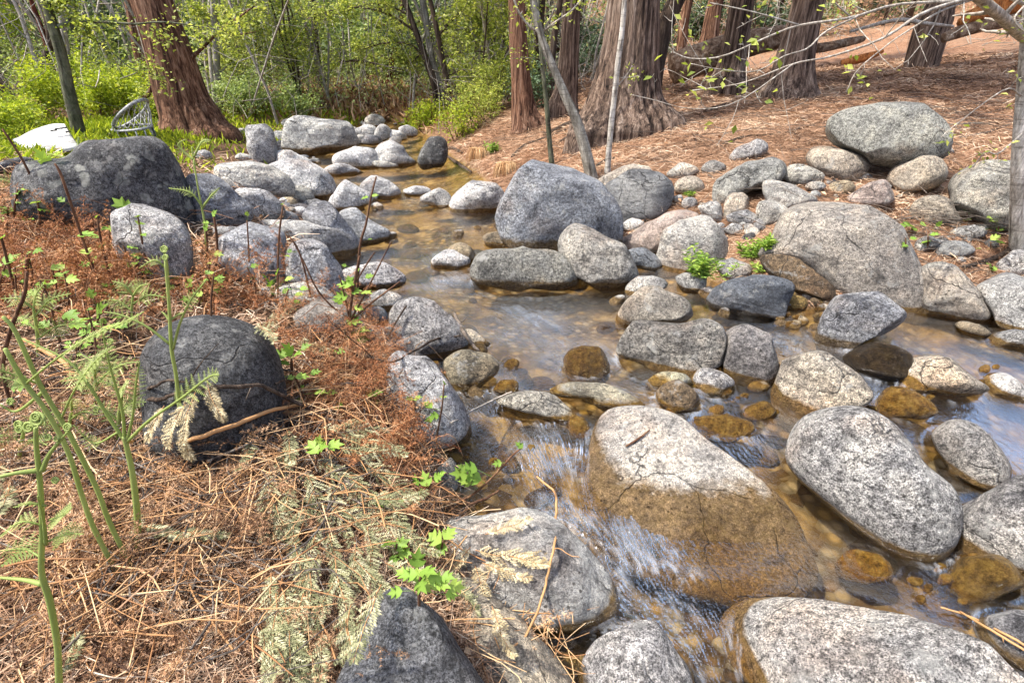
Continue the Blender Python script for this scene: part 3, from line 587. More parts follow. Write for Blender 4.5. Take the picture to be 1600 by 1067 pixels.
rock([(473,337),(490,322),(505,318),(520,325),(535,345),(550,365),(557,380),(545,394),(525,397),(503,367),(483,354)], (.31,.31,.315,.75), 'grey peaked boulder with a streaked flank', 5, .8, wet=.04, cat='boulder', name='boulder')
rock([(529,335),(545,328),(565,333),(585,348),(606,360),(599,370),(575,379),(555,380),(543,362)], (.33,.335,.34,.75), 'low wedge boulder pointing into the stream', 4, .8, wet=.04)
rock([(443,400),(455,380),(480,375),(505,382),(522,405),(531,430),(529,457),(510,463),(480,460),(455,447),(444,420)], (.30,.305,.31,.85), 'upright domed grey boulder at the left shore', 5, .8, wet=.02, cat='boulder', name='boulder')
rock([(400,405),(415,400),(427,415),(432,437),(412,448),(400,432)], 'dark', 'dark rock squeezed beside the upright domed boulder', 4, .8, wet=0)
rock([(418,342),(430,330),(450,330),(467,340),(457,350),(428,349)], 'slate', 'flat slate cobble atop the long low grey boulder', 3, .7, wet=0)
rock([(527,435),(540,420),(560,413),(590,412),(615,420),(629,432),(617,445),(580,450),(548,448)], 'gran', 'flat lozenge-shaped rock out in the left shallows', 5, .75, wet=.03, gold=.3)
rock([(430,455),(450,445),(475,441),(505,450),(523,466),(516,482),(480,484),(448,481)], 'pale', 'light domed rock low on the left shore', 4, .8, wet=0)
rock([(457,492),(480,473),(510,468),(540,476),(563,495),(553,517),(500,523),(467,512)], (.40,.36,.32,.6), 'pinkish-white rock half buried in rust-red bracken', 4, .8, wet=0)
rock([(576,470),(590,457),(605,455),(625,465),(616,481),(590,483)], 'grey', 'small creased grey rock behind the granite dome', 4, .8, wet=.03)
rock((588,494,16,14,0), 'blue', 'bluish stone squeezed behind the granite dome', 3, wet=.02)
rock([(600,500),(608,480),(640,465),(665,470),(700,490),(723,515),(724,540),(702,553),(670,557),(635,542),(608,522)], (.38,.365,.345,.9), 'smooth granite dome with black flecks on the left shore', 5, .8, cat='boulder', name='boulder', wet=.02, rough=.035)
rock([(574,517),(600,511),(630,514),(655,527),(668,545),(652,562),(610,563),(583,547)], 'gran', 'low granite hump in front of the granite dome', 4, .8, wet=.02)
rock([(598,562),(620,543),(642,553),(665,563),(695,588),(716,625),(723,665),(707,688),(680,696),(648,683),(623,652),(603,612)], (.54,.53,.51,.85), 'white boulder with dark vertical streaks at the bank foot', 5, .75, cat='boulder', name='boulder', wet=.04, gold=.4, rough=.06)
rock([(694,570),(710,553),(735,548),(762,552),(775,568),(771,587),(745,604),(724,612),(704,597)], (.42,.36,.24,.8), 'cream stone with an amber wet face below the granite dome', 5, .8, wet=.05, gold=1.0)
rock([(722,520),(735,516),(755,530),(763,538),(745,542),(724,541)], 'warm', 'small wedge stone holding a dry stick', 3, .8, wet=.03)
rock((702,742,15,24,0), 'pale', 'small pale rock at the waterline under the bramble shoots', 4, wet=.03)
rock([(863,612),(880,600),(910,597),(950,600),(980,615),(1002,632),(987,642),(950,640),(920,624),(888,621)], (.44,.40,.29,.6), 'long cream bar of rock awash in the riffle', 4, .6, wet=.05, gold=.9)
rock([(776,625),(800,612),(830,608),(860,615),(880,635),(891,650),(870,657),(830,647),(793,637)], (.40,.37,.31,.9), 'flat speckled rock with an orange waterline', 4, .6, wet=.03, gold=1.0)
rock([(1030,622),(1045,602),(1065,598),(1085,610),(1093,625),(1076,642),(1048,640)], 'brown', 'small craggy brown rock above the great flat boulder', 4, .8, wet=.03, gold=.8)
rock([(1018,600),(1030,585),(1050,580),(1075,590),(1080,602),(1050,610)], (.40,.38,.27,.8), 'mossy yellowish rock behind the craggy brown rock', 4, .8, wet=.05, gold=.9)
rock([(1077,595),(1090,581),(1115,578),(1140,588),(1149,600),(1130,612),(1095,610)], 'gran', 'small oval speckled rock under the long wrinkled boulder', 4, .8, wet=.03, gold=.7)
rock((1190,643,22,14,0), 'gold', 'amber-green cobble left of the egg-shaped boulder', 3, wet=.2, gold=1)
rock((1128,668,52,18,4), 'gold', 'long amber rock barely awash above the great flat boulder', 4, .7, wet=.2, gold=1, lift=.05)
rock((1186,603,15,9,0), 'tan', 'small yellow-rimmed stone by the dark round rock', 3, wet=.04, gold=.8)
rock([(883,562),(895,544),(915,538),(940,553),(948,578),(932,594),(897,592)], 'brown', 'brown rounded rock showing through the riffle', 4, .7, wet=.3, gold=.6, lift=.05)
rock((793,605,18,13,0), 'gold', 'orange cobble beside the flat speckled rock', 3, wet=.2, gold=1); rock((905,668,22,14,40), 'gold', 'orange cobble against the great flat boulder', 3, wet=.2, gold=1, lift=.04)
rock([(1326,560),(1340,545),(1370,535),(1400,543),(1422,558),(1418,590),(1382,592),(1345,580)], (.05,.045,.04,.8), 'black wet rock under the lip of the little fall', 4, .8, wet=.3, gold=.15)
rock([(1412,587),(1420,568),(1443,558),(1465,553),(1487,562),(1507,578),(1522,592),(1540,607),(1500,616),(1450,612),(1414,607)], (.38,.34,.28,.9), 'angular rock with a black side and honey-coloured foot', 5, .8, wet=.05, gold=1, cuts=6)
rock([(1530,592),(1550,586),(1575,586),(1597,605),(1612,624),(1582,626),(1550,610)], 'white', 'white rock sliding into the fast water near the frame edge', 4, .7, wet=.03, gold=.8)
rock([(1373,637),(1385,612),(1402,606),(1425,612),(1447,625),(1457,642),(1435,650),(1400,650),(1377,647)], 'gold', 'bright amber mossy cobble below the angular black-sided rock', 4, .8, wet=.2, gold=1)
rock([(1496,508),(1510,502),(1530,508),(1549,520),(1535,525),(1510,521)], 'tan', 'thin tan stone in the golden shallows', 3, .7, wet=.015)
rock([(1545,528),(1560,520),(1590,516),(1625,520),(1620,540),(1580,542),(1553,539)], 'grey', 'low black-and-white rock at the frame edge of the golden shallows', 4, .7, wet=.03)
rock((1350,888,44,25,18), (.36,.24,.03,.9), 'sunken rock with a golden mossy crown in the clear shallows', 4, .8, wet=.3, gold=1, lift=.08)
rock([(1487,905),(1510,875),(1545,865),(1580,880),(1590,910),(1560,930),(1515,935)], (.30,.27,.15,.8), 'olive mossy rock beneath the sloping granite boulder', 4, .8, wet=.2, gold=.8)
rock((702,405,30,15,0), 'white', 'small white rock splitting the current mid-channel', 4, wet=.03); rock((722,397,22,16,10), 'tan', 'tan rock right behind the small white splitting rock', 4, wet=.05, gold=.8)
rock((778,374,22,12,0), 'tan', 'cream and amber stone at the foot of the great blue-grey boulder', 3, wet=.04, gold=.8)
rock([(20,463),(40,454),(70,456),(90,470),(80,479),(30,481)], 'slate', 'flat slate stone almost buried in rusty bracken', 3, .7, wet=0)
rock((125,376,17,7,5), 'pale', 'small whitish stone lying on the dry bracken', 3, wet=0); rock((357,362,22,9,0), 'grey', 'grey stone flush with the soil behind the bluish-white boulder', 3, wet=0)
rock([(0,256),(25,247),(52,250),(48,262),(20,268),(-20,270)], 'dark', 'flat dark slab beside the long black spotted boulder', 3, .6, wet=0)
# stones packed between the bigger ones
rr = np.random.default_rng(40)
ZN = [((470,350,80,60), 10, (13,22), 'pale cobble wedged between left shore boulders', 0), ((1080,470,130,25), 8, (9,18), 'stone at the mouth of the side pool', .03), ((1300,610,160,40), 10, (9,18), 'amber cobble between the midstream boulders', .1), ((700,570,50,50), 6, (10,18), 'cobble beside the left riffle', .05), ((1150,345,60,28), 26, (4,11), 'small stone packed among the rocks uphill of the biggest tan-grey boulder', 0), ((1320,295,90,22), 22, (4,10), 'small stone lying in needles below the perched boulder', 0), ((1500,385,60,30), 20, (4,11), 'small stone lying in needles near the birch foot', 0),
      ((1020,375,50,35), 16, (4,10), 'small stone around the pinkish slab', 0), ((400,310,70,45), 40, (4,11), 'small stone packed among the left shore boulders', 0), ((470,230,60,28), 22, (3,7), 'small stone on the far left shore', .02), ((590,205,50,14), 26, (3,6), 'small stone in the far cobble bar', .02),
      ((460,440,60,40), 16, (5,12), 'small stone under the upright domed boulder', 0), ((620,530,60,50), 12, (5,12), 'small stone at the foot of the granite dome', .03), ((740,640,120,90), 12, (5,11), 'amber cobble poking through the riffle', .25),
      ((1120,620,90,40), 22, (5,12), 'amber cobble awash in the middle of the stream', .25), ((1450,610,110,40), 12, (5,12), 'amber cobble in the fast water by the black-sided rock', .25), ((1500,900,80,40), 18, (6,14), 'amber cobble in the clear shallows', .25),
      ((760,385,50,30), 10, (5,10), 'cobble at the foot of the great blue-grey boulder', .04), ((560,350,60,50), 12, (4,10), 'stone at the left edge of the stream', .03), ((1250,500,50,20), 10, (4,9), 'cobble at the edge of the gravel bar', .03)]
for (cx, cy, sx, sy), nn_, (r0, r1), lb, wt in ZN:
    for _ in range(int(nn_ * .85)):
        x, y = cx + rr.uniform(-1, 1) * sx, cy + rr.uniform(-1, 1) * sy; a = math.exp(rr.uniform(math.log(r0), math.log(r1))); amber = 'amber' in lb
        rock((x, y, a, a * rr.uniform(.5, .85), rr.uniform(-20, 20)), ['gold', 'brown', 'tan'][rr.integers(3)] if amber else ['pale', 'grey', 'warm', 'white', 'grey', 'dark'][rr.integers(6)], lb, 3 if a > 7 else 2, wet=wt, gold=.9 if amber else .4, name='cobble' if amber else 'stone', cat='stone', group=lb.split(' ', 1)[1] if False else 'stones: ' + lb.split(' ', 1)[1], cp=(x, y + a * .25), cuts=4)
# gravel bar under the overhang: small stones
rr = np.random.default_rng(4)
for k in range(46):
    x, y = rr.uniform(1212, 1292), rr.uniform(446, 512)
    if y < 446 + (x - 1232) * .45 or y > 506 - (x - 1212) * .2 + 10: continue
    a = rr.uniform(4, 9)
    rock((x, y, a, a * rr.uniform(.6, .85), rr.uniform(-20, 20)), ['grey', 'pale', 'brown', 'gold', 'tan', 'grey'][rr.integers(6)], 'small wet pebble in the gravel bar below the biggest tan-grey boulder', 2, wet=.03, rough=.02, name='pebble', cat='pebble', group='pebbles of the gravel bar')
# sunken cobbles on the creek bed
def bed_stone(x, y, r, tint, label, group, flat=.55, sub=3, embed=.35):
    h, ins, d, *_ , w0 = ground(np.array([x]), np.array([y]), True)
    rr = np.random.default_rng(int(abs(x * 991 + y * 577) * 10))
    V0, F = ico(sub); V = V0 * np.array([r * rr.uniform(.9, 1.3), r * rr.uniform(.7, 1.0), r * flat])
    a = rr.uniform(0, 3.14); c, s = math.cos(a), math.sin(a); V = V @ np.array([[c, s, 0], [-s, c, 0], [0, 0, 1]])
    sd = int(rr.integers(999)); V = V * (1 + .16 * fbm(V0 * 1.6 + sd, sd, 3))[:, None]
    C = np.array([x, y, float(h[0]) + r * flat * (1 - 2 * embed)]); Wd = V + C
    wv = np.clip(1 - (Wd[:, 2] - w0[0] - .01) / .02, 0, 1)
    o = mesh_np('cobble', Wd, F, M['rock'], attrs={'wet': wv, 'gold': np.full(len(V), rr.uniform(.1, .9))}, world_origin=C)
    t = TINT[tint]; o.color = t; tag(o, label, 'stone', group); return o
k = 0
while k < 90:
    r = math.exp(rr.uniform(math.log(1.0), math.log(7.5))); a = rr.uniform(-.5, .85); x, y = r * math.sin(a), r * math.cos(a)
    h, ins, d, *_ = ground(np.array([x]), np.array([y]), True)
    if not ins[0] or d[0] < .06: continue
    if any(abs(x - R['C'][0]) < R['W'] * .45 and abs(y - R['C'][1]) < R['W'] * .45 for R in ROCKS if R['W'] > .15): continue
    bed_stone(x, y, rr.uniform(.018, .060) * (1 + .15 * r), ['brown', 'gold', 'tan', 'grey', 'warm', 'gold', 'brown'][rr.integers(7)], 'brownish cobble on the creek bed, seen through the water', 'cobbles under the water'); k += 1
# ------------------------------------------------------------------ the water: one sheet whose ripples follow the current
NR, NA = 560, 760
rad = np.geomspace(.42, 19.5, NR); ang = np.linspace(math.radians(-42), math.radians(62), NA)
RR_, AA = np.meshgrid(rad, ang, indexing='ij'); WX, WY = RR_ * np.sin(AA), RR_ * np.cos(AA)
FLOW = [(600,230,.2,1),(560,330,1,.8),(680,270,.3,1),(640,350,-.3,1),(600,400,.2,1),(700,430,.8,.6),(650,450,.8,.9),(760,480,1,.55),(850,500,1,.5),(930,540,1,.45),(780,560,.9,.8),(850,600,1,.5),(740,640,.9,.8),
        (820,680,.8,1),(860,780,.7,1),(880,840,.5,1),(960,800,.25,1),(1000,880,.6,1),(1100,900,.8,.9),(1000,960,1,.8),(1100,1020,.8,1),(940,980,1,.9),(1010,650,1,.3),(1000,480,1,.3),(1150,470,1,.4),(1250,520,1,.25),(1330,560,-.6,.8),(1240,545,1,.4),
        (1450,520,1,.5),(1400,590,-.4,1),(1300,660,1,.8),(1130,640,1,.35),(1180,700,.9,1),(1500,650,1,.55),(1580,700,1,.6),(1350,870,.8,1),(1450,900,1,.7),(1300,800,.6,1),(1560,990,.8,1),(1600,600,1,.5)]
fp, fv = [], []
for px, py, dx, dy in FLOW:
    a = px_water(px, py); l = math.hypot(dx, dy); b = px_water(px + 12 * dx / l, py + 12 * dy / l); v = (b - a)[:2]; fp.append(a[:2]); fv.append(v / np.linalg.norm(v))
fp, fv = np.array(fp), np.array(fv)
vx = np.zeros_like(WX); vy = np.zeros_like(WX); ws = 0
for (x, y), (u, v) in zip(fp, fv):
    w = 1 / ((WX - x) ** 2 + (WY - y) ** 2 + .01) ** 2; vx += w * u; vy += w * v; ws = ws + w
nv = np.hypot(vx, vy); vx /= nv; vy /= nv
obst = np.zeros_like(WX); rip_edge = np.zeros_like(WX); fo_edge = np.zeros_like(WX)
for R in ROCKS:
    V = R['V']; w0 = wl(V[:, 0], V[:, 1]); b = V[np.abs(V[:, 2] - w0) < max(.02, .12 * R['r'])]
    if len(b) < 6: continue
    c = b[:, :2].mean(0); rx = np.abs(b[:, 0] - c[0]).max() + 1e-3; ry = np.abs(b[:, 1] - c[1]).max() + 1e-3
    dx, dy = (WX - c[0]) / rx, (WY - c[1]) / ry; q = np.hypot(dx, dy); ex, ey = dx / rx, dy / ry; en = np.hypot(ex, ey) + 1e-9; ex, ey = ex / en, ey / en
    f = np.exp(-np.clip(q - 1, 0, None) / .35); dn = vx * ex + vy * ey
    vx -= f * np.minimum(dn, 0) * ex * .95; vy -= f * np.minimum(dn, 0) * ey * .95
    ed = np.exp(-((q - 1.03) / .10) ** 2) * np.clip(.25 + np.abs(dn), 0, 1); fo_edge = np.maximum(fo_edge, ed * min(1, R['r'] / .12)); rip_edge += ed
nv = np.hypot(vx, vy) + 1e-9; vx /= nv; vy /= nv
# line integral convolution of noise along the current, in the (log r, angle) grid
dlr = math.log(rad[1] / rad[0]); da = ang[1] - ang[0]
vr = (vx * np.sin(AA) + vy * np.cos(AA)) / RR_; va = (vx * np.cos(AA) - vy * np.sin(AA)) / RR_
gi, gj = vr / dlr, va / da; gm = np.hypot(gi, gj) + 1e-9; gi, gj = gi / gm, gj / gm
def bil(Arr, i, j):
    i = np.clip(i, 0, NR - 1.001); j = np.clip(j, 0, NA - 1.001); i0 = i.astype(int); j0 = j.astype(int); a = i - i0; b = j - j0
    return Arr[i0, j0] * (1 - a) * (1 - b) + Arr[i0 + 1, j0] * a * (1 - b) + Arr[i0, j0 + 1] * (1 - a) * b + Arr[i0 + 1, j0 + 1] * a * b
def lic(N, steps, ds=1.0):
    I, J = np.meshgrid(np.arange(NR, dtype=float), np.arange(NA, dtype=float), indexing='ij'); acc = N.copy(); wsum = 1.0
    for sgn in (1, -1):
        i, j = I.copy(), J.copy()
        for s in range(steps):
            ui, uj = bil(gi, i, j), bil(gj, i, j); i = i + sgn * ds * ui; j = j + sgn * ds * uj; w = 1 - (s + 1) / (steps + 1); acc += w * bil(N, i, j); wsum += w
    acc /= math.sqrt(wsum); return (acc - acc.mean()) / acc.std()
W1 = lic(RNG.normal(size=WX.shape), 6); W0 = RNG.normal(size=(NR // 3 + 2, NA // 3 + 2)); ii, jj = np.meshgrid(np.arange(NR) / 3.0, np.arange(NA) / 3.0, indexing='ij')
i0, j0 = ii.astype(int), jj.astype(int); a, b = ii - i0, jj - j0
Wc = W0[i0, j0] * (1 - a) * (1 - b) + W0[i0 + 1, j0] * a * (1 - b) + W0[i0, j0 + 1] * (1 - a) * b + W0[i0 + 1, j0 + 1] * a * b; W2 = lic(Wc, 9, 1.4)
h, ins, d, dl_, dr_, w0 = ground(WX, WY, True)
P3 = np.stack([WX, WY, WX * 0], -1)
# turbulence: where the picture shows broken water
TURB = [(830,500,.9,.5),(760,620,1.1,.30),(850,700,1.2,.32),(880,820,1.5,.22),(1000,850,1.2,.25),(930,900,1.1,.22),(1080,1000,.9,.25),(700,440,.7,.5),(640,400,.5,.5),(900,560,.9,.4),(1100,640,.9,.3),(1000,620,.9,.3),(1240,540,1.4,.25),(1330,545,1.5,.14),
        (1150,700,.9,.25),(1480,650,.6,.4),(1580,700,.6,.4),(1390,615,.7,.2),(1470,880,.7,.12),(690,405,1.2,.3),(1240,650,.7,.15),(1560,1010,.7,.2),(1010,960,.9,.25),(1180,690,.7,.15)]
tb = np.full_like(WX, .14)
for px, py, s, rr_ in TURB:
    p = px_water(px, py); tb = np.maximum(tb, s * np.exp(-((WX - p[0]) ** 2 + (WY - p[1]) ** 2) / (rr_ * .75) ** 2))
tb *= (1 + .95 * fbm(P3 * 5, 31, 4)); tb = np.clip(tb, .08, 1.4)
rip = (.62 * W1 + .34 * W2 + .8 * fbm(P3 * 20, 55, 2) + .9 * fbm(P3 * 44, 57, 2))
cell = RR_ * dlr
dz = rip * tb * np.clip(.0030 * RR_ ** .5, 0, .008) + .012 * tb * fbm(P3 * 5, 8, 2) + .010 * rip_edge.clip(0, 1)
dz += .004 * np.clip(RR_ - 3, 0, 3) / 3 * fbm(P3 * np.array([6, 3, 1]), 4, 3)
foam = smooth(.35, 1.9, rip * .55 + tb * 1.15 + .5 * fbm(P3 * 7, 12, 3) - .25) * smooth(.35, 1.0, tb) * .12
foam = np.clip(foam + .22 * fo_edge * smooth(-.3, 1.2, rip) * smooth(.15, .5, tb), 0, .8)
keep_v = ins | (d < .35)
idx = np.arange(NR * NA).reshape(NR, NA)
Q = np.stack([idx[:-1, :-1], idx[:-1, 1:], idx[1:, 1:], idx[1:, :-1]], -1); kq = keep_v[:-1, :-1] & keep_v[1:, 1:] & keep_v[1:, :-1] & keep_v[:-1, 1:]
low = (h < w0 + .10); kq &= (low[:-1, :-1] | low[1:, 1:] | low[1:, :-1] | low[:-1, 1:])
Q = Q[kq][:, ::-1]; used, inv = np.unique(Q.ravel(), return_inverse=True); Q = inv.reshape(-1, 4)
VV = np.stack([WX, WY, w0 + dz], -1).reshape(-1, 3)[used]
wo = mesh_np('creek_water', VV, Q, M['water'], attrs={'foam': foam.ravel()[used], 'rip': (rip * tb).ravel()[used] * .20, 'turb': np.clip(tb, 0, 1).ravel()[used]})
tag(wo, kind='structure')
# ------------------------------------------------------------------ trees
def leaf_mesh(P, size, rng, up=.35, aspect=.55, lv=None, fold=.25, dirs=None):
    """one small folded blade per point: vertices, triangles, shade value"""
    n = len(P); size = np.broadcast_to(size, (n,)) * rng.uniform(.6, 1.35, n)
    d = rng.normal(size=(n, 3)) if dirs is None else dirs + rng.normal(size=(n, 3)) * .25
    d[:, 2] *= .6; d /= np.linalg.norm(d, axis=1)[:, None] + 1e-9
    nn = rng.normal(size=(n, 3)); nn[:, 2] = np.abs(nn[:, 2]) + up; s = np.cross(d, nn); s /= np.linalg.norm(s, axis=1)[:, None] + 1e-9; nn = np.cross(s, d)
    L = size[:, None]
    V = np.stack([P, P + d * L * .5 + s * L * aspect * .5 + nn * L * fold * .3, P + d * L - nn * L * .1, P + d * L * .5 - s * L * aspect * .5 + nn * L * fold * .3], 1).reshape(-1, 3)
    b = np.arange(n)[:, None] * 4; T = np.concatenate([b + [0, 1, 2], b + [0, 2, 3]])
    lv = rng.uniform(0, 1, n) if lv is None else lv
    return V, T, np.repeat(lv, 4)
def clumped(n, C, R, rng, k=40, spread=.22, bias=0.0):
    """points gathered in clumps spread through an ellipsoid, with gaps between"""
    C = np.asarray(C, float); R = np.asarray(R, float)
    u = rng.normal(size=(k, 3)); u /= np.linalg.norm(u, axis=1)[:, None]; u *= rng.uniform(.25, 1, (k, 1)) ** .45
    c = C + u * R; which = rng.integers(0, k, n); cs = rng.uniform(.5, 1.4, k)
    P = c[which] + rng.normal(size=(n, 3)) * R * spread * cs[which][:, None] * [1, 1, .75]
    sh = np.clip(.5 + .35 * rng.normal(size=k)[which] * .6 + rng.normal(size=n) * .18, 0, 1)
    return P, sh
def at_y(px, py, y):
    d = ray(px, py); return CAM + d * ((y - CAM[1]) / d[1])
def px_path(path, y):
    """picture path (x, y, width px[, offset in depth]) laid in the upright plane at distance y"""
    P, R = [], []
    for q in path:
        p = at_y(q[0], q[1], y + (q[3] if len(q) > 3 else 0)); P.append(p); R.append(q[2] * .5 / FPX * ((p - CAM) @ FW))
    return np.array(P), np.array(R)
def bark_mesh(P, R, kind, rng, seg=28, n=40, flare=0.0, top=None):
    P, R = np.asarray(P), np.asarray(R)
    P = np.vstack([P[0] - [0, 0, .35], P]); R = np.concatenate([[R[0] * 1.1], R]); dense = resample(np.column_stack([P, R]), 200)
    if top is not None and P[-1][2] < top:            # the trunk goes on above the picture
        d = P[-1] - P[-2]; d /= np.linalg.norm(d); e = (top - P[-1][2]) / max(d[2], .5); u = np.linspace(0, 1, 40)[1:, None]
        dd_ = d[None] * (1 - .5 * u) + np.array([[0, 0, .5]]) * u; dense = np.vstack([dense, np.column_stack([P[-1] + dd_ * e * u, R[-1] * (1 - .45 * u)])])
    LD = np.concatenate([[0], np.cumsum(np.linalg.norm(np.diff(dense[:, :3], axis=0), axis=1))]); lin = np.linspace(0, 1, n) ** (1.5 if top else 1) * LD[-1]
    C = np.column_stack([np.interp(lin, LD, dense[:, k]) for k in range(3)]); RR = np.interp(lin, LD, dense[:, 3])
    fur = {}
    sd = int(rng.integers(999)); ph = rng.uniform(0, 6.28, 5)
    amp = {'cedar': .10, 'cedar_grey': .10, 'dark_bark': .06, 'log': .10, 'rot': .10}.get(kind, .02); fr = {'cedar': 9.0, 'cedar_grey': 9.0}.get(kind, 3.0)
    def rf(th, i, Pc):
        hgt = lin[i]; z = hgt - .35
        q = np.stack([np.cos(th) * fr + 0 * hgt, np.sin(th) * fr + 0 * hgt, hgt * .42 / max(R[1], .05) * .35 + 0 * th], -1)
        r1 = fbm(q, sd, 3); rg = 1 - 2 * np.abs(fbm(q * 1.7 + 5, sd + 3, 2)); f = np.clip(-(rg * 1.1 - .42) * 1.5, 0, 1); fur['f'] = f
        lob = sum(np.cos(th * k + ph[k - 1]) for k in (3, 4, 5)) / 3; fl = flare * np.exp(-np.clip(z, 0, 9) / max(.35 * R[1] * 2, .05))
        return 1 + amp * (r1 * .7 + (rg - .5) * .8) + fl * (lob * .9)
    mb = MB(); tube(mb, C, RR, seg, rfun=rf)
    f = fur['f'].reshape(-1); mb.A['fur'] = [(0, f)]
    return mb, C, RR
def twigs(P, R, rng, depth=2, n=7, lf=.45, up=.25, spread=.9, wig=.10, first=.15):
    """side twigs along a limb; returns [(points, radii)] and the leaf points at and near the tips"""
    out, tips = [], []
    Ltot = np.linalg.norm(np.diff(P, axis=0), axis=1).sum()
    for k in range(n):
        t = rng.uniform(first, 1); i = min(int(t * (len(P) - 1)), len(P) - 2); b = P[i] + (P[i + 1] - P[i]) * (t * (len(P) - 1) - i)
        T = P[i + 1] - P[i]; T /= np.linalg.norm(T) + 1e-9; d = rng.normal(size=3); d -= T * (d @ T); d /= np.linalg.norm(d) + 1e-9
        d = T * .5 + d * spread; d[2] += up * rng.uniform(-.3, 1); d /= np.linalg.norm(d); L = Ltot * lf * rng.uniform(.35, 1) * (1.15 - t * .6)
        m = 5; Q = [b]
        for s in range(m): d = d + rng.normal(size=3) * wig * 1.6; d[2] += .03; d /= np.linalg.norm(d); Q.append(Q[-1] + d * L / m)
        Q = np.array(Q); r0 = max(R[i] * .5, .0016); out.append((Q, np.linspace(r0, max(r0 * .3, .0009), m + 1)))
        tips += [Q[-1], Q[-2], Q[-3]]
        if depth > 1:
            o2, t2 = twigs(Q, out[-1][1], rng, depth - 1, max(2, n // 2), lf * .95, up, spread, wig); out += o2; tips += t2
    return out, tips
def tree(name, path, kind, label, y=None, seg=26, top=None, flare=0.0, branches=(), leaf=None, nleaf=0, lsize=.05, crown=None, twn=6, cat='tree', twmat=None, base=None, tdepth=2, n=40, seed=1, group=None):
    rng = np.random.default_rng(seed * 17 + int(path[0][0]))
    if y is None: b = hit(*(base or path[0][:2]), 'ground'); y = b[1]
    P, R = px_path(path, y); g = float(ground(np.array([P[0][0]]), np.array([P[0][1]]))[0]); 
    if g < P[0][2]: P = np.vstack([[P[0][0] - (P[1][0] - P[0][0]) * .1, P[0][1], g - .02], P]); R = np.concatenate([[R[0]], R])
    root = thing(name, [P[0][0], P[0][1], g], label, cat, group)
    mb, C, RR = bark_mesh(P, R, kind, rng, seg, n, flare, top)
    mb.build('trunk', M[kind], root, root.location)
    tips = []; tw = MB()
    for br in branches:
        bp, br_r = px_path(br, y); Q = resample(np.column_stack([bp, br_r]), max(8, 3 * len(bp)))
        bm_ = MB(); tube(bm_, Q[:, :3], np.clip(Q[:, 3], .0015, 9), 7, fur=0.0); bm_.build('branch', M[kind] if twmat is None else M[twmat], root, root.location)
        if twn:
            o2, t2 = twigs(Q[:, :3], Q[:, 3], rng, tdepth, twn, .30); tips += t2
            for q, r in o2: tube(tw, q, r, 4, cap=False, fur=0.0)
    if tw.n: tag(tw.build('twigs', M[twmat or 'twig'], root, root.location), kind='stuff')
    if leaf and nleaf and tips:
        tips = np.array(tips); pk = tips[rng.integers(0, len(tips), nleaf)] + rng.normal(size=(nleaf, 3)) * lsize * 1.3
        V, T, lv = leaf_mesh(pk, lsize, rng, .8); o = mesh_np('foliage', V, T, M[leaf], root, False, {'lv': lv}, root.location); o['kind'] = 'stuff'
    if crown:
        z0, z1, rad_, nc, ls = crown; axis_ = C[-1]; Pc, sh = [], []
        for k in range(9):
            zz = z0 + (z1 - z0) * (k + .5) / 9; f = (1 - .6 * k / 9); cx = np.interp(zz, C[:, 2], C[:, 0]); cy = np.interp(zz, C[:, 2], C[:, 1])
            p, s = clumped(nc // 9, (cx, cy, zz), (rad_ * f, rad_ * f, (z1 - z0) / 12), rng, 12, .2); Pc.append(p); sh.append(s)
        V, T, lv = leaf_mesh(np.concatenate(Pc), ls, rng, .5, .5, np.concatenate(sh)); o = mesh_np('crown', V, T, M['leaf_conifer'], root, False, {'lv': lv}, root.location); o['kind'] = 'stuff'
    return root, C, RR

CR = (6, 12, 1.9, 900, .34)
tree('cedar_tree', [(306,212,126),(302,200,104),(296,182,88),(285,155,76),(271,105,67),(254,50,61),(236,0,58)], 'cedar', 'thick red cedar leaning left over the white tub and chair', seg=56, top=8, flare=.25, n=90,
     branches=[[(247,128,7),(238,135,6),(231,150,5),(222,152,4)],[(298,92,6),(318,74,5),(342,50,4),(370,30,3),(400,8,2)],[(340,52,3),(370,55,2),(400,50,1.5)]], leaf='leaf_alder', nleaf=600, lsize=.06)
tree('alder_tree', [(124,212,19),(118,185,18),(108,145,17),(98,95,16),(84,45,15),(70,0,14)], 'moss_bark', 'mossy grey tree trunk leaning up just behind the white tub', seg=24, top=7, n=50,
     branches=[[(92,42,7),(105,37,6),(130,34,5),(165,35,4),(210,38,3)],[(104,38,3),(150,65,2.5),(175,82,2),(210,110,1.5),(260,120,1)],[(75,10,4),(95,8,3),(120,-10,3)],[(210,38,3),(260,35,2.5),(330,45,2),(360,50,1.5)]], leaf='leaf_alder', nleaf=1500, lsize=.06, twn=9)
tree('dead_tree', [(104,178,9),(97,150,9),(85,110,9),(70,60,8),(50,5,6)], 'red_bark', 'thin dark red dead trunk behind the mossy grey trunk', y=12.5, seg=12, top=5)
tree('crooked_tree', [(40,205,20),(30,180,19),(31,150,18),(46,124,17),(66,112,14),(74,92,12),(78,60,9),(70,20,7)], 'dark_bark', 'crooked grey trunk bent like an elbow at the far left', y=12.2, seg=18, n=60, top=5, branches=[[(66,112,6),(50,100,5),(20,95,4)]], leaf='leaf_shrub', nleaf=300)
tree('leaning_tree', [(48,214,22),(30,185,22),(8,145,22),(-20,105,22)], 'cedar_grey', 'rough grey trunk sloping out of the frame at the far left', y=11.2, seg=20, top=5)
tree('snag', [(86,182,16),(80,165,17),(74,145,16),(68,128,9)], 'rot', 'short red-brown snag between the crooked and mossy trunks', y=12.8, seg=14, cat='dead tree')
tree('cedar_tree', [(243,172,34),(235,150,27),(226,105,25),(216,50,24),(207,0,23)], 'cedar', 'reddish cedar half hidden behind the thick leaning cedar', y=14.5, seg=26, top=9, crown=CR, n=50)
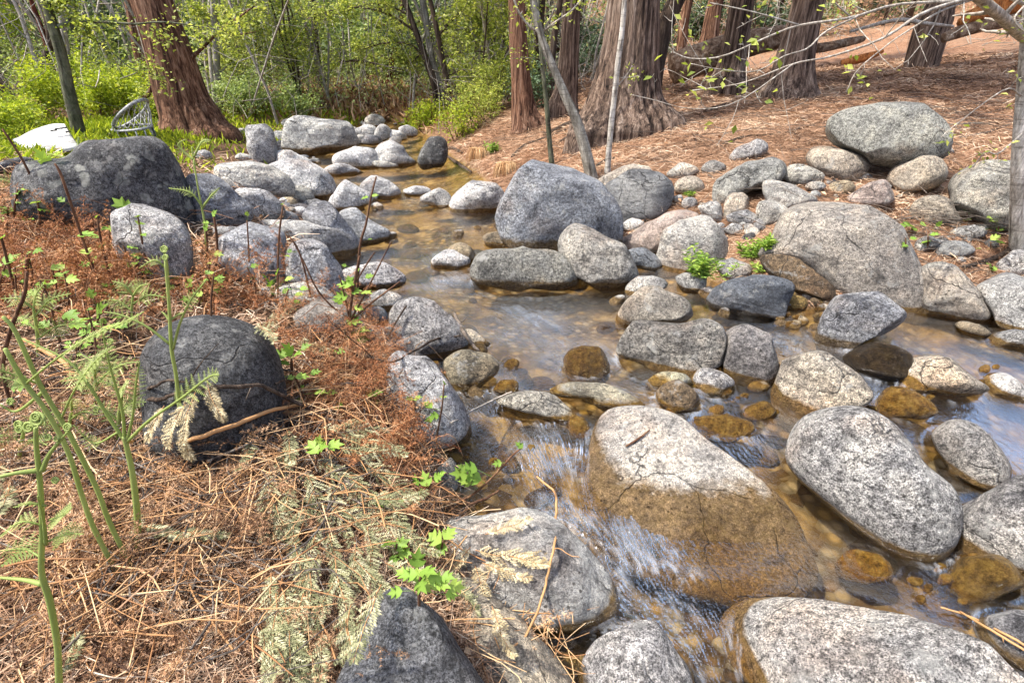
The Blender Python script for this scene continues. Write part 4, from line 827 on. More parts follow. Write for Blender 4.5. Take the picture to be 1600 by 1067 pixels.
tree('alder_tree', [(344,190,15),(342,160,12),(339,110,11),(336,50,10),(333,0,9)], 'alder', 'pale grey tree trunk standing alone right of the leaning cedar', y=12.5, seg=14, top=6, branches=[[(340,120,3),(360,100,2),(395,90,1.5)],[(337,60,3),(320,30,2),(300,10,1.5)],[(336,40,3),(370,20,2),(420,8,1.5)]], leaf='leaf_alder', nleaf=1300, lsize=.065, twn=8)
tree('alder_tree', [(510,186,16),(506,160,12),(502,125,11),(495,90,10),(491,40,9),(488,0,8)], 'dark_bark', 'dark mottled tree with one elbowed limb left of the far rocks', y=17, seg=14, top=7, branches=[[(504,132,6),(515,112,5),(530,99,5),(548,95,4),(575,98,3),(600,102,2)],[(495,90,4),(470,60,3),(440,50,2)],[(491,40,4),(520,20,3),(560,8,2)]], leaf='leaf_alder', nleaf=2200, lsize=.08, twn=10)
tree('alder_tree', [(610,180,11),(608,150,9),(609,115,9),(617,80,8),(625,45,8),(630,0,7)], 'red_bark', 'slim reddish-brown tree behind the three-cornered rock', y=19, seg=12, top=9, crown=(5, 11, 3.6, 1500, .24), branches=[[(612,95,4),(590,90,3),(560,95,2)],[(622,60,4),(600,40,3),(570,30,2)],[(626,50,3),(650,35,2),(690,30,2)]], leaf='leaf_alder', nleaf=1800, lsize=.08, twn=10)
tree('alder_tree', [(690,198,18),(686,175,15),(680,135,12),(666,95,10),(648,45,9),(632,0,8)], 'dark_bark', 'leftmost of the three dark alder trunks rising from the creek bank', y=13.5, seg=14, top=9, crown=(5, 11, 3.6, 1500, .24), branches=[[(664,90,4),(640,70,3),(600,68,2.5),(560,80,2)],[(650,50,4),(600,20,3),(540,12,2),(480,30,1.5)],[(660,80,3),(640,100,2.5),(620,88,2)],[(640,25,3),(590,5,2),(520,25,1.5)]], leaf='leaf_alder', nleaf=3800, lsize=.06, twn=12)
tree('alder_tree', [(697,196,15),(692,165,12),(683,125,12),(673,85,11),(667,40,11),(660,0,10)], 'alder', 'paler middle stem of the three bank alders', y=13.7, seg=14, top=9, crown=(5, 11, 3.6, 1500, .24), branches=[[(672,80,4),(690,55,3),(730,45,2),(780,50,1.5)],[(667,40,4),(700,25,3),(760,30,2),(790,60,1.5)]], leaf='leaf_alder', nleaf=2200, lsize=.06, twn=11)
tree('alder_tree', [(708,198,13),(703,165,9),(697,125,9),(688,75,8),(680,35,8),(672,0,7)], 'dark_bark', 'thin dark rightmost stem of the three bank alders', y=13.2, seg=12, top=6, branches=[[(686,55,5),(700,38,4),(720,18,3),(736,0,3)],[(696,120,2.5),(725,110,2),(760,120,1.5),(780,100,1)],[(700,140,2.5),(730,150,2),(755,130,1.5)],[(690,90,3),(740,80,2),(790,90,1.5)]], leaf='leaf_alder', nleaf=3400, lsize=.055, twn=13)
tree('cedar_tree', [(826,200,56),(820,180,42),(815,135,32),(810,70,28),(807,0,26)], 'cedar', 'reddish cedar trunk standing at the top of the eroded bank', seg=36, top=11, flare=.25, crown=CR, n=70)
tree('young_cedar', [(862,172,13),(861,120,11),(866,60,10),(876,0,9)], 'dark_bark', 'thin dark trunk between the bank cedar and grey furrowed cedar', y=11, seg=12, top=7)
tree('young_cedar', [(838,130,16),(842,60,14),(846,0,13)], 'dark_bark', 'dim trunk far behind the bank cedar', y=15, seg=12, top=7)
tree('cedar_tree', [(880,168,48),(884,145,38),(889,95,30),(892,45,28),(894,0,27)], 'cedar_grey', 'grey furrowed cedar just left of the giant cedar', y=9.8, seg=34, top=11, flare=.2, crown=CR, n=70)
tree('giant_cedar', [(972,196,170),(972,180,146),(973,155,118),(978,120,99),(984,70,86),(990,0,78)], 'cedar_grey', 'giant cedar with spreading fluted base, widest trunk on the slope', y=7.7, seg=96, top=12, flare=.38, crown=(7, 13, 2.4, 1300, .36), n=120)
tree('dark_leaning_tree', [(1020,110,34),(1030,70,30),(1043,30,27),(1058,0,25)], 'dark_bark', 'dark trunk leaning right from behind the giant cedar', y=11.5, seg=20, top=7)
tree('cedar_tree', [(1066,60,16),(1070,30,14),(1076,0,14)], 'cedar', 'slender pinkish trunk far up the slope', y=17, seg=14, top=8)
tree('cedar_tree', [(1104,80,36),(1108,60,27),(1113,30,24),(1119,0,22)], 'cedar', 'dark red cedar behind the fallen log', y=14, seg=22, top=11, crown=CR, n=50)
tree('cedar_tree', [(1137,128,60),(1141,112,45),(1148,75,38),(1160,0,36)], 'cedar_grey', 'straight furrowed cedar standing in front of the fallen log', y=9.6, seg=34, top=11, flare=.2, crown=CR, n=70)
tree('cedar_tree', [(1232,146,86),(1237,125,66),(1243,90,54),(1254,45,48),(1265,0,46)], 'cedar_grey', 'stout grey cedar leaning right on the open needle slope', y=8.6, seg=40, top=11, flare=.22, crown=CR, n=80)
tree('cedar_tree', [(1460,34,48),(1466,18,42),(1474,0,38)], 'cedar_grey', 'dark cedar highest on the slope beside the orange rotten log', y=11.6, seg=26, top=10, flare=.2, crown=CR)
tree('alder_sapling', [(862,258,9),(859,225,8),(854,165,7.5),(846,90,6),(842,40,5),(841,0,5)], 'moss_bark', 'thin dark upright sapling behind the great blue-grey boulder', seg=10, top=5, branches=[[(846,92,2),(825,91,1.5),(800,92,1)]], twn=4, leaf='leaf_alder', nleaf=50, lsize=.04)
tree('alder_sapling', [(925,282,20),(917,245,18),(909,215,17),(898,182,16),(884,152,14),(862,100,12),(845,55,11),(833,0,11)], 'alder', 'crooked pale sapling leaning left in front of the giant cedar', seg=16, top=5, n=60,
     branches=[[(845,52,5),(828,42,4),(812,22,3.5),(803,0,3)],[(850,48,4),(872,32,3),(892,18,2.5),(908,0,2)],[(836,20,3),(830,0,2.5)]], twn=4, leaf='leaf_alder', nleaf=120, lsize=.045, twmat='pale_twig')
tree('birch_sapling', [(949,272,10),(951,240,9),(955,195,9),(961,142,9),(966,95,9),(972,50,8.5),(976,0,8)], 'white_bark', 'slim white sapling standing before the giant cedar', seg=12, top=5, n=60,
     branches=[[(966,134,2.5),(974,124,2),(983,112,1.5),(988,103,1)],[(970,122,2),(985,121,1.2),(1000,118,1)]], twn=3, leaf='leaf_alder', nleaf=40, lsize=.04, twmat='pale_twig')
B = []
for q in [[(1604,60,17,0),(1586,46,17,-.1),(1562,24,16,-.2),(1530,-2,15,-.3),(1490,-30,12,-.4)],
          [(1606,10,6,0),(1560,-8,5,-.3),(1500,2,5,-.6),(1440,22,5,-.8),(1380,60,4,-1),(1300,88,3,-1.1),(1240,100,2.5,-1.2),(1160,130,2,-1.2),(1080,142,1.5,-1.2)],
          [(1500,2,4,-.6),(1400,8,4,-.8),(1330,28,4,-1),(1250,40,3.5,-1.1),(1200,58,3,-1.2),(1130,88,2.5,-1.3),(1080,92,2,-1.3),(1052,82,1.5,-1.3)],
          [(1340,26,3,-1),(1290,50,3,-1.1),(1262,76,2.5,-1.2),(1225,88,2,-1.3),(1180,112,2,-1.3),(1120,108,1.5,-1.4),(1080,100,1,-1.4)],
          [(1520,0,3,-.5),(1470,18,3,-.7),(1420,48,2.5,-.8),(1390,68,2,-.9),(1340,110,1.8,-.9),(1322,145,1.2,-.9)],
          [(1600,10,3,-.1),(1585,30,2.5,-.2),(1600,50,2,-.2),(1640,70,2,-.2)],
          [(1330,28,2.5,-1),(1300,0,2,-1),(1290,-20,2,-1)],[(1250,40,2.5,-1.1),(1180,20,2,-1.2),(1110,5,1.5,-1.2)],
          [(1240,100,2,-1.2),(1150,160,1.6,-1.3),(1080,170,1.3,-1.3),(1020,156,1,-1.3),(985,148,.8,-1.3)],
          [(1595,150,3,-.1),(1570,140,2.2,-.2),(1500,190,1.6,-.3),(1470,215,1.2,-.3)],[(1596,210,3,-.1),(1560,240,2.4,-.2),(1540,238,2,-.2),(1520,262,1.6,-.2)]]:
    B.append(q)
tree('birch_tree', [(1592,392,24),(1589,350,19),(1590,300,18),(1592,235,18),(1598,150,17),(1604,70,17),(1608,0,15)], 'white_bark', 'pale birch at the frame edge spreading thin bare branches leftward', seg=24, top=5, n=80, branches=B, twn=5, leaf='leaf_alder', nleaf=210, lsize=.034, twmat='pale_twig', tdepth=2)
# small understorey trees and saplings in the valley, each with its own stem, twigs and leaves
UND = [(20,150,14,'leaf_shrub'),(150,150,16,'leaf_conifer'),(185,130,18,'leaf_conifer'),(275,150,19,'leaf_alder'),(375,168,20,'leaf_willow'),(420,170,18,'leaf_willow'),(455,172,21,'leaf_willow'),(540,172,23,'leaf_willow'),(575,170,24,'leaf_alder'),
       (650,178,18,'leaf_conifer'),(735,185,15,'leaf_alder'),(752,200,12.5,'leaf_alder'),(778,150,19,'leaf_alder'),(790,170,14,'leaf_alder'),(1010,60,24,'leaf_conifer'),(1190,40,22,'leaf_conifer'),(390,160,14,'leaf_alder'),(470,165,15,'leaf_alder')]
WORD = ['slender', 'whippy', 'thin', 'bushy', 'straggling', 'loose']
BY = ['at the far left by the sloping trunk', 'behind the mossy grey trunk', 'between the mossy trunk and leaning cedar', 'behind the leaning cedar', 'right of the lone pale grey trunk', 'in the pale green thicket, nearer its left end', 'in the middle of the pale green thicket', 'just right of the elbowed dark tree',
      'left of the slim reddish tree', 'behind the three bank alders', 'close right of the three bank alders', 'above the overhanging grass tuft', 'far behind the eroded bank', 'left of the reddish bank cedar', 'high behind the giant cedar', 'behind the straight furrowed cedar', 'in front of the thicket by the lone pale trunk', 'in front of the thicket by the elbowed tree']
for k, (px, py, yy, lf) in enumerate(UND):
    rng = np.random.default_rng(900 + k); p = at_y(px, py, yy); g = float(ground(np.array([p[0]]), np.array([yy]))[0]); base = np.array([p[0], yy, g]); hgt = rng.uniform(3.2, 4.6)
    root = thing('understorey_tree', base, f'{WORD[k % 6]} {"grey-green" if lf == "leaf_conifer" else "yellow-green"} young tree {BY[k]}', 'tree')
    st, tw = MB(), MB(); tips = []
    for s in range(int(rng.integers(2, 5))):
        d = np.array([rng.normal() * .16, rng.normal() * .12, 1.0]); Q = [base - [0, 0, .1]]
        for i in range(7): d = d + rng.normal(size=3) * .09; d[2] = max(d[2], .6); Q.append(Q[-1] + d / np.linalg.norm(d) * hgt / 7)
        Q = np.array(Q); r = np.linspace(.035, .008, 8) * rng.uniform(.6, 1.2); sb = MB(); tube(sb, Q, r, 7, fur=0.0); sb.build('trunk', M['dark_bark' if k % 2 else 'alder'], root, root.location)
        o2, t2 = twigs(Q, r, rng, 2, 11, .42, .3, first=.08); tips += t2
        for q, rr_ in o2: tube(tw, q, np.maximum(rr_, .0035), 3, cap=False, fur=0.0)
    tag(tw.build('twigs', M['pale_twig'], root, root.location), kind='stuff'); tips = np.array(tips); nl = 4200
    pk = tips[rng.integers(0, len(tips), nl)] + rng.normal(size=(nl, 3)) * .11
    V, T, lv = leaf_mesh(pk, .060 + .0015 * yy, rng, .8); o = mesh_np('foliage', V, T, M[lf], root, False, {'lv': lv}, root.location); o['kind'] = 'stuff'

# shrubs low in the picture's background
def shrub(px, py, w, hgt, leaf, label, nl=2500, ls=.05, y=None, name='shrub', stems=9):
    b = hit(px, py, 'ground') if y is None else at_y(px, py, y); b[2] = float(ground(np.array([b[0]]), np.array([b[1]]))[0]); rng = np.random.default_rng(int(px * 3 + py))
    root = thing(name, b, label, 'shrub'); mb = MB(); tips = []
    for s in range(stems):
        d = np.array([rng.normal() * .6 * w / hgt, rng.normal() * .6 * w / hgt, 1.0]); d /= np.linalg.norm(d); Q = [b + [rng.normal() * w * .15, rng.normal() * w * .15, -.03]]
        for i in range(5): d = d + rng.normal(size=3) * .15; d /= np.linalg.norm(d); Q.append(Q[-1] + d * hgt / 5 * rng.uniform(.7, 1.1))
        Q = np.array(Q); r = np.linspace(.008, .002, 6); tube(mb, Q, r, 4, cap=False, fur=0.0); o2, t2 = twigs(Q, r, rng, 2, 5, .5, .2); tips += t2
        for q, rr_ in o2: tube(mb, q, rr_, 3, cap=False, fur=0.0)
    tag(mb.build('stems', M['stem_red'], root, root.location), kind='stuff'); tips = np.array(tips); pk = tips[rng.integers(0, len(tips), nl)] + rng.normal(size=(nl, 3)) * ls * 1.4
    V, T, lv = leaf_mesh(pk, ls, rng, .8); o = mesh_np('foliage', V, T, M[leaf], root, False, {'lv': lv}, root.location); o['kind'] = 'stuff'
    return root
for a in [(150,186,.8,.8,'leaf_shrub','bright lime shrub between the mossy trunk and the wire chair',3200,.055), (205,180,.7,.8,'leaf_shrub','lime shrub directly behind the wire chair',3000,.055), (245,190,.5,.6,'leaf_shrub','lime shrub against the leaning cedar base',2200,.05),
          (60,192,.8,.8,'leaf_shrub','bright shrub in front of the crooked trunk',2600,.055), (15,225,.7,.6,'leaf_shrub','yellow-green shrub at the frame edge left of the tub',2600,.05), (40,205,.5,.5,'leaf_shrub','small lime shrub behind the tub',1800,.05),
          (180,165,1,1,'leaf_shrub','farther lime shrub above the wire chair',3000,.07), (110,170,.9,1.0,'leaf_shrub','lime shrub behind the short red snag',2600,.07),
          (735,205,.6,.9,'leaf_alder','fresh green shrub on the bank right of the black boulder',1500,.045), (715,218,.45,.6,'leaf_shrub','leafy shrub overhanging the upper pool behind the black boulder',1300,.045), (758,190,.5,.9,'leaf_alder','green shrub on top of the eroded bank',1300,.045),
          (670,195,.7,.6,'leaf_shrub','low green shrub under the bank alders',2200,.05), (770,175,.6,1.1,'leaf_alder','tall loose shrub against the bank cedar',2200,.05),
          (400,178,1.2,.9,'leaf_willow','low pale shrub at the near edge of the thicket',2600,.06), (450,180,1.1,.8,'leaf_willow','low pale shrub under the dark elbowed tree',2600,.06), (360,180,1,.9,'leaf_willow','low pale shrub right of the lone pale grey trunk',2400,.06),
          (835,170,.5,.8,'leaf_conifer','dull green shrub in the shade behind the bank cedar',1800,.06), (920,120,.9,1.2,'leaf_conifer','dull grey-green bush left of the giant cedar',2600,.07), (1085,50,1,.8,'leaf_conifer','dark bush between the two upslope cedars',2200,.08)]:
    shrub(*a)
for k, (px, yy) in enumerate([(415,23),(470,25),(530,26),(560,22),(590,27),(625,24),(655,22),(690,25),(720,21),(755,24),(340,24),(290,23),(790,20),(380,27),(600,21.5),(505,21),(1000,22),(1085,26),(1180,24),(930,20)]):
    shrub(px, 150, 1.5, 1.5, ['leaf_willow', 'leaf_alder', 'leaf_shrub', 'leaf_conifer'][(k * 7) % 4] if px < 850 else 'leaf_conifer', 'far ' + ['pale', 'lime', 'bright', 'dusky'][(k * 7) % 4] + ' shrub ' + ['left in the thicket gap', 'behind the elbowed dark tree', 'just past the elbowed tree', 'left of the slim reddish tree', 'behind the slim reddish tree', 'right of the slim reddish tree', 'left of the bank alders', 'behind the bank alders', 'right of the bank alders', 'behind the eroded bank',
        'past the lone pale trunk', 'behind the leaning cedar', 'against the bank cedar', 'deep behind the thicket', 'beyond the three-cornered rock', 'over the far grass', 'beyond the giant cedar', 'beyond the slender pinkish trunk', 'beyond the straight furrowed cedar', 'beyond the grey furrowed cedar'][k], 2600, .11, yy)
for k, (px, py) in enumerate([(508,188),(545,192),(565,196),(470,188),(380,208),(395,212),(640,196),(120,208),(70,222),(10,238)]):
    pass
# the far wood: leaves of everything beyond, one mass
rng = np.random.default_rng(77); NF = 150000
th = rng.uniform(math.radians(-62), math.radians(48), 900); rr_ = rng.uniform(19, 38, 900); cz = rng.uniform(-.2, 1, 900)
cxp, cyp = rr_ * np.sin(th), rr_ * np.cos(th); okc = (cxp < 2.5) | (cyp > 24) ; cxp, cyp, cz, rr_ = cxp[okc], cyp[okc], cz[okc], rr_[okc]
g = ground(cxp, cyp); czz = g + .3 + cz * (1.0 + (rr_ - 18) * .22); wch = rng.integers(0, len(cxp), NF); cs = rng.uniform(.35, 1.0, len(cxp)); shade = np.clip(rng.normal(.45, .26, len(cxp)), 0, 1)
P = np.stack([cxp[wch], cyp[wch], czz[wch]], -1) + rng.normal(size=(NF, 3)) * cs[wch][:, None] * [.9, .9, .65]
V, T, lv = leaf_mesh(P, .15, rng, .6, .6, np.clip(shade[wch] + rng.normal(size=NF) * .12, 0, 1)); o = mesh_np('forest_foliage', V, T, M['leaf_forest'], None, False, {'lv': lv})
tag(o, 'mass of mixed green foliage closing the valley', kind='stuff')
tb_ = MB()
for k in range(60):
    a = rng.uniform(math.radians(-60), math.radians(45)); r = rng.uniform(20, 36); x, y = r * math.sin(a), r * math.cos(a); z = float(ground(np.array([x]), np.array([y]))[0]); l = rng.normal(size=2) * .5; h_ = rng.uniform(4, 8)
    tube(tb_, np.array([[x, y, z - .2], [x + l[0] * .5, y, z + h_ * .5], [x + l[0], y + l[1], z + h_]]), [rng.uniform(.05, .22), .1, .06], 8, fur=.2)
tag(tb_.build('forest_trunks', M['dark_bark'], None), 'dim trunks deep in the far wood', kind='stuff')
tuft_late = 1
bt = MB()
for k in range(260):
    a = rng.uniform(math.radians(-50), math.radians(8)); r = rng.uniform(13, 27); x, y = r * math.sin(a), r * math.cos(a); z, ins_, *_ = ground(np.array([x]), np.array([y]), True)
    if ins_[0]: continue
    q = np.array([x, y, float(z[0]) - .1]); Q = [q]; d = np.array([rng.normal() * .2, rng.normal() * .1, 1])
    for i in range(6): d = d + rng.normal(size=3) * .13; d[2] = 1; Q.append(Q[-1] + d * .8)
    tube(bt, np.array(Q), np.linspace(1, .5, 7) * rng.uniform(.012, .045), 5, cap=False, fur=0.0)
for k in range(2200):
    a = rng.uniform(math.radians(-55), math.radians(14)) if k % 5 else rng.uniform(math.radians(14), math.radians(45)); r = rng.uniform(11.5, 24) if k % 5 else rng.uniform(18, 26); x, y = r * math.sin(a), r * math.cos(a)
    z, ins_, *_ = ground(np.array([x]), np.array([y]), True)
    if ins_[0]: continue
    z = float(z[0]) + rng.uniform(0, 3.0) * (1 if k % 3 else 0); d = rng.normal(size=3); d[2] = abs(d[2]) * .9 + .2; d /= np.linalg.norm(d); L = rng.uniform(.5, 1.9); c = rng.normal(size=3) * .18 * L
    tube(bt, resample(np.array([[x, y, z], np.array([x, y, z]) + d * L * .5 + c, np.array([x, y, z]) + d * L]), 6), np.array([1, .9, .75, .6, .45, .3]) * rng.uniform(.004, .013), 3, cap=False, fur=0.0)
tag(bt.build('brushwood', M['pale_twig'], None), 'grey tangle of bare twigs among the valley trees', kind='stuff')
# green ground cover by the water upstream and around the tub
def tuft_field(name, spots, n, hgt, mat, label, seed):
    rng = np.random.default_rng(seed); PP = []
    for px, py, sx, sy in spots:
        b = hit(px, py, 'ground'); PP.append(np.stack([b[0] + rng.normal(size=n) * sx, b[1] + rng.normal(size=n) * sy], -1))
    PP = np.concatenate(PP); z, ins, d, *_ = ground(PP[:, 0], PP[:, 1], True); k = ~ins; PP, z = PP[k], z[k]; n = len(PP)
    up = rng.normal(size=(n, 3)) * .45; up[:, 2] = 1; up /= np.linalg.norm(up, axis=1)[:, None]; V, T, lv = leaf_mesh(np.column_stack([PP, z - .01]), hgt, rng, .2, .16, None, .2, up)
    o = mesh_np(name, V, T, M[mat], None, False, {'lv': lv}); tag(o, label, kind='stuff'); return o
tuft_field('grass', [(508,192,1.2,.7),(550,196,.7,.5),(470,186,1.6,.7),(395,208,1.1,.6),(640,196,.7,.5),(60,225,1.0,.8),(10,240,.9,.7),(160,205,.9,.5),(230,205,.6,.4)], 1700, .15, 'leaf_shrub', 'bright green grass by the upstream shore and around the tub', 3)

# ------------------------------------------------------------------ logs, stump, roots, fallen sticks on the slope
def log(path, kind, label, y, name='fallen_log', seg=24, rot=None, cat='log'):
    rng = np.random.default_rng(int(path[0][0])); P, R = px_path(path, y)
    for i in range(len(P)):
        g = float(ground(np.array([P[i][0]]), np.array([P[i][1]]))[0]); P[i][2] = max(P[i][2], g + R[i] * .35)
    root = thing(name, P[len(P) // 2], label, cat); n = 50
    Q = resample(np.column_stack([P, R]), n); sd = int(rng.integers(999))
    def rf(th, i, Pc):
        q = np.stack([np.cos(th) * 2.5 + 0 * i, np.sin(th) * 2.5 + 0 * i, i * .10 + 0 * th], -1); return 1 + .16 * fbm(q, sd, 3) - .12 * np.abs(fbm(q * [2, 2, .6], sd + 4, 2))
    mb = MB(); tube(mb, Q[:, :3], Q[:, 3], seg, rfun=rf, fur=0.0); mb.build('trunk', M[kind], root, root.location)
    if rot:
        Pr, Rr = px_path(rot, y + .1); Q = resample(np.column_stack([Pr, Rr]), 30); mb = MB(); tube(mb, Q[:, :3], Q[:, 3], 16, rfun=lambda th, i, Pc: 1 + .5 * fbm(np.stack([np.cos(th) * 3 + 0 * i, np.sin(th) * 3 + 0 * i, i * .5 + 0 * th], -1), 5, 3), fur=0.0)
        mb.build('rotten_core', M['rot'], root, root.location)
    return root
log([(1050,108,44),(1080,98,46),(1110,88,46),(1145,76,44),(1200,62,36),(1275,48,20)], 'log', 'big hollowed fallen log lying behind the straight furrowed cedar', 10.4)
log([(1277,76,14),(1310,70,13),(1345,62,10),(1352,60,5)], 'log', 'short dark log on the slope right of the stout grey cedar', 9.4)
log([(1474,60,15),(1500,50,18),(1530,42,18),(1565,36,17),(1610,22,14)], 'log', 'weathered log with crumbling orange rotten wood behind it', 8.8, rot=[(1500,38,14),(1530,24,30),(1570,12,34),(1610,5,30)])
log([(1315,98,7),(1340,93,12),(1365,86,10),(1380,80,5)], 'rot', 'broken chunk of red rotten wood lying mid-slope', 8.3, name='rotten_log')
log([(270,168,7),(330,158,9),(400,160,8),(440,170,6)], 'log', 'fallen log lying behind the leaning cedar near the thicket', 15.5)
log([(130,141,7),(200,146,9),(260,152,8)], 'log', 'fallen log in the lime shrubs above the chair', 15.0)
log([(1328,50,4),(1400,32,6),(1450,38,6),(1490,42,4)], 'pale_twig', 'bleached bare limb lying across the upper slope', 9.6, name='fallen_limb', cat='branch')
def stick(path, label, mat='twig', lift=.012, name='stick', cat='stick', side=0, k=1.0, mode='top', group=None, rough=1.0):
    """a twig that lies on what is under it, given by its picture path (x, y, px wide)"""
    rng = np.random.default_rng(int(path[0][0] * 3 + path[0][1])); P, R = [], []
    for q in path:
        p = hit(q[0], q[1], mode); r = q[2] * .5 / FPX * ((p - CAM) @ FW) * k; l = lift + (q[3] if len(q) > 3 else 0)
        p = p + (CAM - p) / np.linalg.norm(CAM - p) * l * 1.4; P.append(p); R.append(max(r, .0008))
    P, R = np.array(P), np.array(R); Q = resample(np.column_stack([P, R]), max(10, 5 * len(P))); sz = np.linalg.norm(P[-1] - P[0]); Q[:, :3] += np.cumsum(rng.normal(size=(len(Q), 3)), 0) * sz * .002 * rough
    root = thing(name, Q[len(Q) // 2, :3], label, cat, group); mb = MB(); tube(mb, Q[:, :3], np.clip(Q[:, 3], .0008, 9), 7, fur=0.0); mb.build('stem', M[mat], root, root.location)
    if side:
        o2, _ = twigs(Q[:, :3], Q[:, 3], rng, 1, side, .35, .3); mb = MB()
        for q, r in o2: tube(mb, q, r, 4, cap=False, fur=0.0)
        mb.build('side_twigs', M[mat], root, root.location)['kind'] = 'stuff'
    return root
for a in [([(800,245,5),(820,228,8),(845,218,6),(880,205,8),(900,198,6)], 'dark surface root crossing the bank below the giant cedar'),
          ([(875,222,5),(895,212,8),(930,206,7),(948,214,4)], 'short dark root behind the leaning pale sapling'),
          ([(850,212,7),(885,196,9),(905,188,9)], 'thick root running from the giant cedar toward the bank'),
          ([(928,262,5),(945,252,7),(960,246,4)], 'root stub at the foot of the white sapling'),
          ([(1200,211,4),(1240,205,4.5),(1270,195,4),(1298,185,3)], 'long dark stick ending behind the perched boulder'),
          ([(1130,225,3),(1160,215,5),(1200,211,4)], 'dark stick continuing downhill of the lone highest stone'),
          ([(1100,175,4),(1118,170,8),(1145,160,4)], 'dark piece of bark in the needles right of the giant cedar'),
          ([(1080,262,2),(1110,275,3),(1125,281,2)], 'brown twig above the long mossy grey rock'),
          ([(1500,215,3),(1545,206,4),(1590,190,3),(1610,175,3)], 'grey fallen branch reaching the birch from uphill'),
          ([(1505,418,6),(1540,408,8),(1570,395,9),(1590,380,10)], 'dark root curving out from the birch foot'),
          ([(1395,345,3),(1440,340,4),(1490,355,3),(1575,368,3)], 'brown stick lying along the large rough boulder'),
          ([(1480,195,3),(1520,193,4),(1550,195,3)], 'pale stick right of the perched boulder'),
          ([(950,345,4),(985,340,5),(1040,328,3)], 'dark stick wedged above the pink slab'),
          ([(960,385,2),(1000,365,2),(1015,352,1.5)], 'thin twig along the pink slab'),
          ([(700,245,4),(715,256,6),(735,268,5)], 'tangle of dark roots at the upper pool'),
          ([(690,235,4),(705,232,6),(722,240,5)], 'root hanging above the upper pool')]:
    stick(a[0], a[1], 'dark_bark' if 'dark' in a[1] or 'root' in a[1] else 'twig', side=3 if 'branch' in a[1] else 0, name='root' if 'root' in a[1] else 'stick', cat='root' if 'root' in a[1] else 'stick')

tuft_field('far_bracken', [(545,168,1.2,1.2),(585,165,1.2,1.5),(625,165,1.2,1.5),(665,168,1.0,1.2),(690,165,1,1)], 700, .30, 'dead_fern', 'rust-brown dead bracken standing beyond the far shore', 5)
rng = np.random.default_rng(321); th = rng.uniform(math.radians(-50), math.radians(4), 700); rr_ = rng.uniform(15.5, 27, 700); cx_, cy_ = rr_ * np.sin(th), rr_ * np.cos(th); g, ins_, d_, *_ = ground(cx_, cy_, True); k_ = (~ins_) & (d_ > .8); cx_, cy_, g, rr_ = cx_[k_], cy_[k_], g[k_], rr_[k_]
NU = 52000; w_ = rng.integers(0, len(cx_), NU); hh = rng.uniform(.15, .9, len(cx_)) * (1 + (rr_ - 15) * .07); P = np.stack([cx_[w_] + rng.normal(size=NU) * .42, cy_[w_] + rng.normal(size=NU) * .42, g[w_] + np.abs(rng.normal(size=NU)) * hh[w_] * .8], -1); sh_ = np.clip(rng.normal(.5, .28, len(cx_))[w_] + rng.normal(size=NU) * .12, 0, 1)
V, T, lv = leaf_mesh(P, .085, rng, .7, .5, sh_); tag(mesh_np('undergrowth', V, T, M['leaf_willow'], None, False, {'lv': lv}), 'pale green undergrowth covering the ground under the far trees', kind='stuff')
# ------------------------------------------------------------------ litter, dead bracken, sprays, sticks
from mathutils.bvhtree import BVHTree
_V, _F, _n = [], [], 0
for R in ROCKS:
    me = R['o'].data; f = np.zeros(len(me.polygons) * 3, np.int32); me.polygons.foreach_get('vertices', f); _V.append(R['V']); _F.append(f.reshape(-1, 3) + _n); _n += len(R['V'])
BVH = BVHTree.FromPolygons(np.concatenate(_V).tolist(), np.concatenate(_F).tolist())
def hit3(px, py):
    """nearest of stone, ground and water along a line of sight"""
    p = hit(px, py); d = ray(px, py); L = np.linalg.norm(d); h = BVH.ray_cast(Vector(CAM), Vector(d / L), float(np.linalg.norm(p - CAM)))
    return np.array(h[0]) if h[0] is not None else p
def on_top(x, y):
    """height of whatever is on top at (x, y)"""
    h = BVH.ray_cast(Vector((x, y, 1.4)), Vector((0, 0, -1)), 3.0); return h[0][2] if h[0] is not None else -9
def ribbons(P, yaw, L, W, rng, tilt=.25, curl=.5, seg=2, lift=0.0):
    """many thin bent strips"""
    n = len(P); k = seg + 1; s = np.linspace(-.5, .5, k)[None, :]
    bend = rng.normal(size=(n, 1)) * curl; a = yaw[:, None] + bend * s; tl = (rng.normal(size=(n, 1)) * tilt); L = np.broadcast_to(L, (n,))[:, None]; W = np.broadcast_to(W, (n,))[:, None]
    cx = P[:, :1] + np.cos(a) * s * L; cy = P[:, 1:2] + np.sin(a) * s * L; cz = P[:, 2:3] + s * L * tl + lift + L * .18 * np.abs(rng.normal(size=(n, 1))) * (1 - 4 * s * s) * .6
    ro = rng.uniform(-.9, .9, (n, 1)); wx, wy, wz = -np.sin(a) * np.cos(ro), np.cos(a) * np.cos(ro), np.sin(ro) * np.ones_like(a)
    w = W * (1 - .6 * np.abs(s * 2) ** 2) * .5
    V = np.stack([np.stack([cx + wx * w, cy + wy * w, cz + wz * w], -1), np.stack([cx - wx * w, cy - wy * w, cz - wz * w], -1)], 2).reshape(-1, 3)
    b = (np.arange(n)[:, None] * (2 * k) + 2 * np.arange(seg)[None]).reshape(-1, 1); Q = b + [0, 1, 3, 2]
    return V, Q, 2 * k
def slope_sample(n, rng, r0, r1, a0, a1, cond):
    r = np.exp(rng.uniform(math.log(r0), math.log(r1), n)); a = rng.uniform(a0, a1, n); x, y = r * np.sin(a), r * np.cos(a)
    z, ins, d, dl, dr, w0 = ground(x, y, True); k = cond(x, y, ins, d, dl, dr); return x[k], y[k], z[k], r[k]
rng = np.random.default_rng(501)
